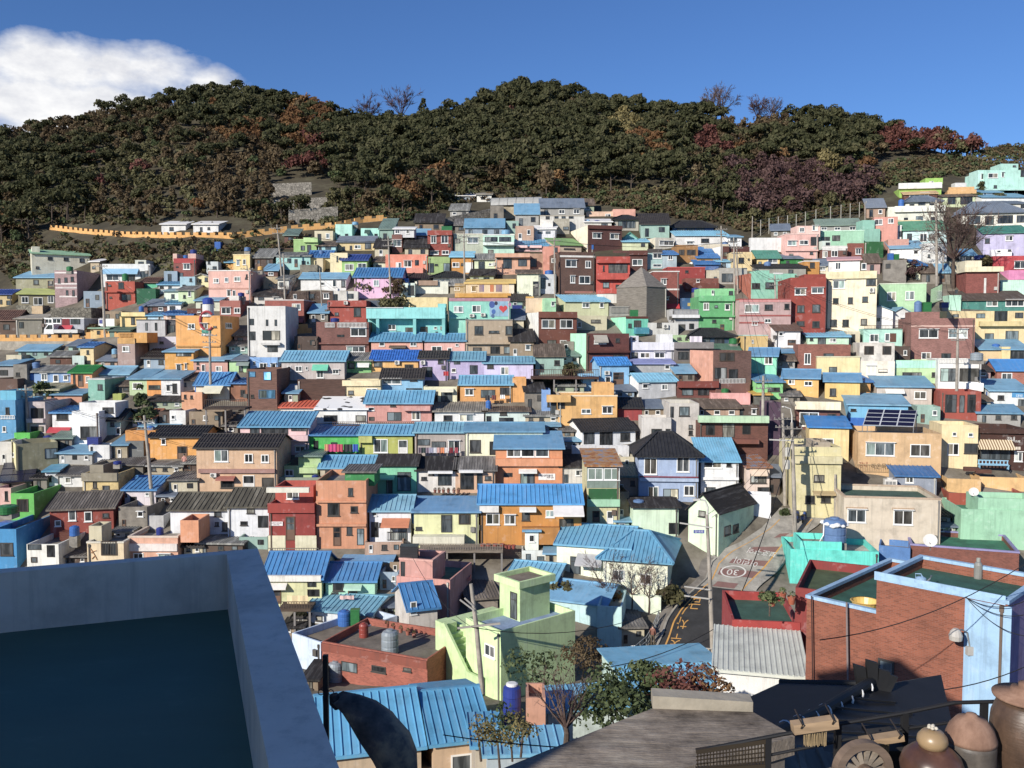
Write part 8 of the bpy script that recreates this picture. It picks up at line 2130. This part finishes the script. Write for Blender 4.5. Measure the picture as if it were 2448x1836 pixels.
# white tall air unit and bench on the terraces
p = at(2127, 1186, find('grey blue rooftop shed with a blue roof').location.y - 0.3)
e = empty('air_conditioner', p, R(-10), 'tall white cooling unit beside the grey blue rooftop shed', 'air conditioner')
mb = MB(); mb.box(-0.6,0.6,-0.35,0.35,0,1.75); mb.obj('body', mat('e4e0d8','plain'), e); mb = MB(); mb.lathe([(0.3,1.75),(0.32,1.9),(0.26,1.92)], 14); mb.obj('fan_housing', mat('d8d4cc','plain'), e)
mb = MB()
for i in range(3):
    for j in range(3): mb.box(-0.5+i*0.34,-0.22+i*0.34,-0.37,-0.352,0.5+j*0.38,0.8+j*0.38)
mb.obj('grille', mat('8a8a88','plain'), e)
p = at(2340, 1121, D(2340, 1121) - 1); e = empty('bench', p, R(-12), 'pale blue slatted bench outside the coffee shop', 'bench')
mb = MB(); mb.box(0,3.0,0,0.45,0.4,0.46); mb.obj('seat', mat('8cc4e0','plain'), e); mb = MB(); mb.box(0,3.0,0.4,0.46,0.47,0.55); mb.box(0,3.0,0.4,0.46,0.85,0.95)
for i in range(9): mb.box(0.05+i*0.35,0.15+i*0.35,0.4,0.46,0.551,0.849)
mb.obj('backrest', mat('8cc4e0','plain'), e)
for x in (0.05, 2.85):
    for y in (0.02, 0.36): mb = MB(); mb.box(x,x+0.1,y,y+0.08,0,0.399); mb.obj('leg', mat('7ab4d4','plain'), e)
for k, (x, y) in enumerate(((2322,1126),(2350,1131))):
    p = at(x, y, D(x, y) - 1.6); e = empty('planter_box', p, R(-12), ('left','right')[k] + ' brown planter box in front of the pale blue bench', 'planter', 'planter boxes before the coffee shop')
    mb = MB(); mb.box(-0.75,0.75,-0.25,0.25,0,0.4); mb.obj('box', mat('6a4030','wood'), e); mb = MB(); mb.box(-0.7,0.7,-0.2,0.2,0.4,0.43); mb.obj('soil', mat('4a3c30','concrete'), e)
# roadside rail and concrete barrier at the lower lane
P = [gp(x, y) + Vector((0,0,0.1)) for x, y in ((1575,1490),(1560,1525),(1545,1552),(1515,1578),(1470,1610))]
e = empty('road_railing', P[2], 0, 'grey lane railing beside the lower road', 'railing'); o = e.location; mb = MB()
for z in (0.95, 0.55, 0.2): mb.tube([p - o + Vector((0,0,z)) for p in P], 0.035, 6)
mb.obj('rail', mat('9aa0a2','plain'), e)
for p, q_ in zip(P, P[1:]):
    for f in (0, 0.5): mb = MB(); c = p.lerp(q_, f) - o; mb.bar(c + Vector((0,0,-0.3)), c + Vector((0,0,1.0)), 0.07); mb.obj('post', mat('8a9092','plain'), e)
run(r'''
@ 0 0 1
1280 1348 851 894 98bcae S:brn:825 y0 d4.0|grey mint brown roofed hut left of the dark red house with a mint left flank|n 1291 870 1300 890 k 1325 861 1338 873
1292 1396 495 522 a8a6a0 S:slt:477 y0 d3.0|pale grey slate roofed hut above the small white house with two slit windows|k 1301 501 1310 518 w 1336 501 1350 511 w 1371 501 1385 511
1664 1768 975 1002 c09c82 S:brn:957 y0 d3.0|dull peach brown roofed hut below the coral pink terrace house|D 1673 981 1682 998 w 1707 981 1721 991 w 1742 981 1756 991
2336 2440 987 1014 a8a6a0 S:slb:969 y-12 d3.0|pale grey blue roofed hut below the brick cottage with a bright blue roof|n 2348 993 2357 1010 k 2380 993 2393 1003 k 2417 993 2431 1003
476 580 1299 1326 5c4a40 S:gry:1281 y-4 d3.0|dark brown grey roofed hut left of the white house with the higher weathered corrugated roof|k 485 1305 494 1322 k 521 1305 535 1315 k 554 1305 568 1315
1112 1204 543 570 94aabc S:slb:525 y0 d3.0|dusty blue blue roofed hut above the tiny mint gabled house front below the sage house|k 1120 549 1129 566 n 1153 549 1165 559 n 1181 549 1193 559
1532 1600 535 570 98bcae S:dkt:513 y-4 d4.0|grey mint black roofed hut above the cream house with a wide grey window|n 1542 546 1551 566 n 1575 543 1589 555
1220 1276 815 858 a08a6e S:dkf:789 y4 d4.0|tan dark roofed hut right of the tan brown two-storey house with a grey top band|D 1227 834 1236 854 w 1256 825 1268 837
1340 1396 1115 1158 dcd8ce S:dkf:1089 y4 d4.0|off white dark roofed hut right of the coral orange two-storey house with long windows|n 1349 1134 1358 1154 w 1376 1125 1387 1137
1472 1528 1139 1182 c09c82 S:gr4:1113 y0 d4.0|dull peach green roofed hut above the house wrapped in green mesh under a rusty roof|D 1481 1158 1490 1178 k 1507 1149 1518 1161
404 472 1147 1182 d8ccaa S:dkgr:1125 y4 d4.0|cream grey roofed hut right of the pale pinkish house with a bright blue roof|D 415 1158 424 1178 n 447 1155 461 1167
284 352 1212 1266 8c8478 F y-4 d4.0 concrete|concrete flat roofed hut below the pale pinkish house with a bright blue roof|d 292 1242 301 1262 w 329 1223 343 1235
1484 1540 1499 1542 d8ccaa S:dkgr:1473 y4 d4.0|cream grey roofed hut right of the mint walled house with a long dusty blue roof|d 1491 1518 1500 1538 n 1521 1509 1532 1521
452 532 984 1026 a08a6e F y-4 d3.0|tan flat roofed hut right of the white box house left of the wooden viewing deck|d 458 1002 467 1022 w 486 993 496 1005 n 513 993 524 1005
140 220 1083 1110 a8a6a0 S:slb:1065 y-4 d3.0|pale grey blue roofed hut above the white walled house under a dark grey sheet roof|D 146 1089 155 1106 n 173 1089 184 1099 w 202 1089 212 1099
1232 1288 511 546 a8a6a0 S:slb:489 y0 d4.0|pale grey blue roofed hut right of the abandoned tan concrete block on the wooded slope|n 1241 522 1250 542 n 1269 519 1280 531
1952 2056 538 558 a8a6a0 S:gr4:525 y-12 d3.0|pale grey green roofed hut above the green mint house with long dark windows|w 1963 543 1977 550 w 1995 543 2009 550 w 2031 543 2045 550
692 796 696 726 5c4a40 F y-4 d3.0|dark brown flat roofed hut below the long white house with slate blue roof|D 701 703 710 722 k 738 702 752 714 w 773 702 787 714
992 1060 531 558 a08a6e S:dkf:513 y0 d3.0|tan dark roofed hut right of the brown brick house with a glazed rooftop room|d 1002 537 1011 554 k 1036 537 1049 547
872 964 1296 1326 c09c82 F y4 d3.0|dull peach flat roofed hut right of the tall terracotta orange house with small dark windows|D 882 1303 891 1322 k 912 1302 925 1314 n 941 1302 953 1314
968 1024 591 618 d8ccaa S:dkf:573 y4 d3.0|cream dark roofed hut right of the brown brick house with a glazed rooftop room|n 976 597 985 614 n 1005 597 1016 607
704 760 804 846 5c4a40 F y0 d3.0|dark brown flat roofed hut right of the white curved-wall gallery building with big dark windows|d 711 822 720 842 n 741 813 752 825
44 124 838 858 98bcae S:slb:825 y4 d3.0|grey mint blue roofed hut right of the beige box house under the elevated road|n 51 843 62 850 n 78 843 88 850 n 105 843 115 850
344 400 855 882 94aabc S:dkt:837 y-4 d3.0|dusty blue black roofed hut right of the orange brown tower house with battlements|D 351 861 360 878 k 379 861 391 871
356 436 958 978 a0ae90 S:dkf:945 y4 d3.0|sage green dark roofed hut above the white box house left of the wooden viewing deck|k 364 963 374 970 n 389 963 400 970 w 418 963 429 970
1532 1588 975 1002 a08a6e S:slt:957 y4 d3.0|tan slate roofed hut right of the red house under a black roof|D 1541 981 1550 998 w 1567 981 1578 991
2192 2248 972 1014 98bcae F y-12 d3.0|grey mint flat roofed hut right of the sky blue house behind the solar panels|d 2201 990 2210 1010 w 2229 981 2240 993
1256 1336 994 1014 b8a888 S:gry:981 y-4 d3.0|beige grey roofed hut right of the pale mint low house with a brown roof|k 1264 999 1274 1006 k 1289 999 1300 1006 w 1317 999 1328 1006
356 436 1114 1134 b8a888 S:gry:1101 y-4 d3.0|beige grey roofed hut below the orange yellow house under a black roof|k 362 1119 373 1126 k 389 1119 400 1126 w 417 1119 427 1126
1256 1300 935 978 8c8478 S:dkf:909 y4 d4.0 concrete|concrete dark roofed hut right of the pale mint low house with a brown roof|n 1262 954 1271 974 k 1284 945 1293 957
608 676 706 726 dcd8ce S:dkf:693 y4 d3.0|off white dark roofed hut below the white house with grey roof behind the bare tree|n 617 711 631 718 w 653 711 667 718
788 856 696 726 dcd8ce F y4 d3.0|off white flat roofed hut above the red house with a red lattice roof garden|n 798 703 807 722 n 831 702 845 714
1328 1396 922 942 a0ae90 S:gry:909 y-4 d3.0|sage green grey roofed hut above the large yellow house with slanted wall edge|n 1337 927 1351 934 k 1372 927 1385 934
572 640 1284 1314 98bcae F y0 d3.0|grey mint flat roofed hut below the white house with the higher weathered corrugated roof|k 583 1291 592 1310 n 616 1290 630 1302
2072 2116 495 522 c09c82 S:slt:477 y-12 d3.0|dull peach slate roofed hut above the narrow teal stair tower house|k 2078 501 2087 518 w 2100 501 2109 511
1232 1276 540 582 c09c82 F y-4 d3.0|dull peach flat roofed hut right of the small pale mint house under a grey parapet|D 1239 558 1248 578 w 1260 549 1268 561
608 652 615 642 5c4a40 S:gry:597 y-4 d3.0|dark brown grey roofed hut above the tan garage house with a dark doorway|d 614 621 623 638 n 637 621 645 631
200 244 696 738 94aabc F y0 d3.0|dusty blue flat roofed hut right of the purple brick three-storey house with thin white bands|d 205 714 214 734 n 228 705 237 717
740 784 747 774 8c8478 S:slb:729 y0 d3.0 concrete|concrete blue roofed hut left of the red house with a red lattice roof garden|D 745 753 754 770 w 768 753 776 763
2132 2176 828 870 5c4a40 F y-12 d3.0|dark brown flat roofed hut above the light green low house with a mint parapet|d 2137 846 2146 866 w 2160 837 2168 849
1616 1660 891 918 8c8478 S:slb:873 y4 d3.0 concrete|concrete blue roofed hut above the dark red brick house with decorated balcony|d 1622 897 1631 914 n 1645 897 1654 907
128 172 1047 1074 8c8478 S:gr4:1029 y4 d3.0 concrete|concrete green roofed hut left of the white modern house with tall glass doors|n 135 1053 144 1070 k 155 1053 164 1063
908 952 1368 1410 94aabc F y-4 d3.0|dusty blue flat roofed hut right of the mint house under a bright blue ribbed roof|d 915 1386 924 1406 w 937 1377 945 1389
1124 1180 658 678 a0ae90 S:dkf:645 y-4 d3.0|sage green dark roofed hut below the pale lime cottage with grey roof|k 1132 663 1144 670 n 1159 663 1170 670
344 400 730 750 7c4e40 S:slt:717 y-4 d3.0 brick|brown brick slate roofed hut left of the peach house under a deep blue roof edge|k 353 735 364 742 w 379 735 390 742
1760 1816 972 1002 5c4a40 F y-12 d3.0|dark brown flat roofed hut below the coral pink terrace house|k 1768 979 1777 998 w 1797 978 1808 990
1832 1864 1139 1182 5c4a40 S:slt:1113 y-12 d4.0|dark brown slate roofed hut right of the pinkish white cottage with a rusty blue roof|n 1840 1158 1849 1178
1472 1504 1176 1242 a08a6e F y4 d4.0|tan flat roofed hut right of the house wrapped in green mesh under a rusty roof|D 1481 1218 1490 1238
1076 1120 502 522 a8a6a0 S:gry:489 y-4 d3.0|pale grey grey roofed hut above the sage green house with a cream roof edge|w 1082 507 1091 514 k 1105 507 1114 514
1196 1240 528 558 98bcae F y0 d3.0|grey mint flat roofed hut above the small pale mint house under a grey parapet|n 1203 535 1212 554 n 1225 534 1233 546
1844 1888 550 570 8c8478 S:slt:537 y-12 d3.0 concrete|concrete slate roofed hut above the vivid green house with a grey roof of solar panels|w 1850 555 1859 562 w 1872 555 1881 562
752 796 552 582 d8ccaa F y0 d3.0|cream flat roofed hut left of the mint cube house at the foot of the woods|n 759 559 768 578 w 779 558 788 570
1220 1264 718 738 98bcae S:dkt:705 y4 d3.0|grey mint black roofed hut below the pale cream house with a broken brown roof|w 1227 723 1236 730 k 1249 723 1257 730
248 292 744 774 a08a6e F y0 d3.0|tan flat roofed hut left of the butter yellow flat house with a pale roof band|k 253 751 262 770 k 276 750 285 762
548 592 826 846 98bcae S:dkgr:813 y4 d3.0|grey mint grey roofed hut above the pale green cottage with a small porch|w 553 831 562 838 w 576 831 585 838
1340 1384 850 870 dcd8ce S:gr4:837 y0 d3.0|off white green roofed hut left of the dark red house with a mint left flank|w 1346 855 1355 862 k 1369 855 1378 862
236 280 862 882 c09c82 S:slt:849 y0 d3.0|dull peach slate roofed hut above the light blue cottage with a long blue roof|w 242 867 250 874 n 264 867 273 874
1856 1900 862 882 a8a6a0 S:brn:849 y-12 d3.0|pale grey brown roofed hut below the pale yellow house behind the mint gable|n 1861 867 1870 874 k 1885 867 1894 874
1472 1516 934 954 94aabc S:slt:921 y0 d3.0|dusty blue slate roofed hut above the red house under a black roof|n 1478 939 1487 946 n 1501 939 1510 946
1868 1912 946 966 8c8478 S:dkgr:933 y-12 d3.0 concrete|concrete grey roofed hut below the golden yellow cottage with two barred windows|w 1875 951 1884 958 k 1897 951 1905 958
1340 1384 1054 1074 a8a6a0 S:slb:1041 y0 d3.0|pale grey blue roofed hut below the large yellow house with slanted wall edge|w 1346 1059 1355 1066 w 1368 1059 1377 1066
380 424 1186 1206 5c4a40 S:slt:1173 y-4 d3.0|dark brown slate roofed hut right of the pale pinkish house with a bright blue roof|w 386 1191 395 1198 w 408 1191 416 1198
2240 2284 1258 1278 a0ae90 S:slt:1245 y-12 d3.0|sage green slate roofed hut above the brick house with a green roof and lilac parapet|w 2247 1263 2256 1270 w 2268 1263 2277 1270
272 316 1270 1290 dcd8ce S:gry:1257 y0 d3.0|off white grey roofed hut left of the peach house with a rooftop herbal clinic sign|w 279 1275 288 1282 k 300 1275 309 1282
440 484 1306 1326 d8ccaa S:dkt:1293 y4 d3.0|cream black roofed hut right of the peach house with a rooftop herbal clinic sign|k 446 1311 455 1318 w 467 1311 476 1318
164 208 1330 1350 5c4a40 S:dkgr:1317 y0 d3.0|dark brown grey roofed hut right of the rough white house with a cluttered roof|n 170 1335 178 1342 w 193 1335 202 1342
680 724 1498 1518 a08a6e S:dkf:1485 y0 d3.0|tan dark roofed hut left of the white house under a pale slate blue ribbed roof|w 686 1503 695 1510 n 709 1503 718 1510
908 940 547 582 98bcae S:gr4:525 y-4 d4.0|grey mint green roofed hut above the brown brick house with a glazed rooftop room|k 916 558 925 578
1220 1252 763 798 d8ccaa S:slt:741 y0 d4.0|cream slate roofed hut right of the mint house with a red heart mural|k 1228 774 1237 794
272 304 1063 1098 b8a888 S:slb:1041 y4 d4.0|beige blue roofed hut above the house under a broad dark grey corrugated roof|D 281 1074 290 1094
-4 28 1056 1110 dcd8ce F y4 d4.0|off white flat roofed hut below the vivid green rooftop house with a navy drum|D 5 1086 14 1106
1172 1204 492 534 8c8478 F y0 d3.0 concrete|concrete flat roofed hut left of the abandoned tan concrete block on the wooded slope|k 1180 510 1189 530
896 928 591 618 d8ccaa S:dkf:573 y0 d3.0|cream dark roofed hut above the small pale porch house left of the salmon house|D 906 597 915 614
2072 2104 627 654 bc9892 S:brn:609 y-12 d3.0|dusty pink brown roofed hut below the dark green block house|k 2080 633 2089 650
2204 2236 651 678 8c8478 S:brn:633 y-12 d3.0 concrete|concrete brown roofed hut below the white cube house behind the bare tree|n 2214 657 2223 674
2240 2272 651 678 8c8478 S:slb:633 y-12 d3.0 concrete|concrete blue roofed hut below the white cube house behind the bare tree|d 2249 657 2258 674
680 712 939 966 a0ae90 S:slb:921 y-4 d3.0|sage green blue roofed hut above the white house with a bright orange roof|D 690 945 699 962
440 472 1107 1134 5c4a40 S:gry:1089 y4 d3.0|dark brown grey roofed hut below the orange yellow house under a black roof|d 448 1113 457 1130
80 112 1143 1170 8c8478 S:dkt:1125 y0 d3.0 concrete|concrete black roofed hut left of the white lean-to house with a light blue slanted roof|k 88 1149 97 1166
1304 1336 1323 1350 b8a888 S:slb:1305 y-4 d3.0|beige blue roofed hut left of the cream house with a wide blue ribbed roof|n 1313 1329 1322 1346
728 760 1623 1650 a08a6e S:dkf:1605 y-4 d3.0|tan dark roofed hut below the white house under a pale slate blue ribbed roof|k 738 1629 747 1646
1388 1420 490 510 a0ae90 S:brn:477 y0 d3.0|sage green brown roofed hut above the low white roofed house with blue drums in front|w 1396 495 1409 502
1088 1120 538 558 8c8478 S:dkgr:525 y0 d3.0 concrete|concrete grey roofed hut above the sage green house with a cream roof edge|k 1096 543 1109 550
680 712 562 582 7c4e40 S:gr4:549 y0 d3.0 brick|brown brick green roofed hut above the turquoise house with a grey corrugated roof|n 689 567 702 574
992 1024 562 582 8c8478 S:slb:549 y0 d3.0 concrete|concrete blue roofed hut right of the brown brick house with a glazed rooftop room|w 1001 567 1014 574
2300 2332 610 630 dcd8ce S:slb:597 y-12 d3.0|off white blue roofed hut right of the white cube house behind the bare tree|n 2309 615 2322 622
1952 1984 634 654 d8ccaa S:slt:621 y-12 d3.0|cream slate roofed hut right of the small orange house with a white roof edge|w 1960 639 1973 646
2264 2296 624 654 d8ccaa F y-12 d3.0|cream flat roofed hut right of the white cube house behind the bare tree|k 2272 631 2281 650
632 664 646 666 7c4e40 S:slb:633 y0 d3.0 brick|brown brick blue roofed hut above the tan garage house with a dark doorway|w 641 651 654 658
392 424 648 678 94aabc F y0 d3.0|dusty blue flat roofed hut above the pale green two-storey gabled house|n 401 655 410 674
1076 1108 682 702 b8a888 S:gry:669 y0 d3.0|beige grey roofed hut below the dark tiled roof house left of the yellow terrace cafe|w 1086 687 1099 694
560 592 802 822 bc9892 S:dkgr:789 y0 d3.0|dusty pink grey roofed hut left of the white curved-wall gallery building with big dark windows|n 568 807 581 814
2024 2056 792 822 d8ccaa F y-12 d3.0|cream flat roofed hut below the tall cream four-storey house|k 2035 799 2044 818
164 196 826 846 98bcae S:slt:813 y0 d3.0|grey mint slate roofed hut above the orange cottage with a bright green roof|k 174 831 187 838
1340 1372 816 846 8c8478 F y-4 d3.0 concrete|concrete flat roofed hut left of the dark red house with a mint left flank|D 1349 823 1358 842
2336 2368 886 906 bc9892 S:dkt:873 y-12 d3.0|dusty pink black roofed hut left of the brick cottage with a bright blue roof|w 2344 891 2357 898
284 316 922 942 8c8478 S:brn:909 y0 d3.0 concrete|concrete brown roofed hut left of the pale green cottage under a blue roof|k 294 927 307 934
2336 2368 958 978 a8a6a0 S:brn:945 y-12 d3.0|pale grey brown roofed hut below the brick cottage with a bright blue roof|n 2345 963 2358 970
380 412 984 1014 5c4a40 F y0 d3.0|dark brown flat roofed hut right of the grey white house under a broad blue roof|k 389 991 398 1010
536 568 1018 1038 8c8478 S:dkgr:1005 y0 d3.0 concrete|concrete grey roofed hut below the brown timber-clad tower house with blue windows|w 546 1023 559 1030
1304 1336 1018 1038 94aabc S:slb:1005 y0 d3.0|dusty blue blue roofed hut left of the large yellow house with slanted wall edge|k 1313 1023 1326 1030
1340 1372 1030 1050 a08a6e S:dkgr:1017 y0 d3.0|tan grey roofed hut below the large yellow house with slanted wall edge|n 1350 1035 1363 1042
1484 1516 1092 1122 d8ccaa F y0 d3.0|cream flat roofed hut left of the pale blue timber house with a black hip roof|D 1494 1099 1503 1118
2240 2272 1234 1254 94aabc S:dkt:1221 y-12 d3.0|dusty blue black roofed hut below the orange yellow terrace block left of the satellite dish|k 2251 1239 2263 1246
1472 1504 1246 1266 98bcae S:slb:1233 y0 d3.0|grey mint blue roofed hut above the cream house with a wide blue ribbed roof|w 1481 1251 1494 1258
932 964 1344 1374 a08a6e F y0 d3.0|tan flat roofed hut right of the mint house under a bright blue ribbed roof|D 940 1351 949 1370
920 952 1450 1470 a0ae90 S:slt:1437 y4 d3.0|sage green slate roofed hut left of the pink house with a square rooftop stair tower|k 928 1455 941 1462
704 736 1474 1494 8c8478 S:dkt:1461 y0 d3.0 concrete|concrete black roofed hut left of the white house under a pale slate blue ribbed roof|w 713 1479 725 1486
''')
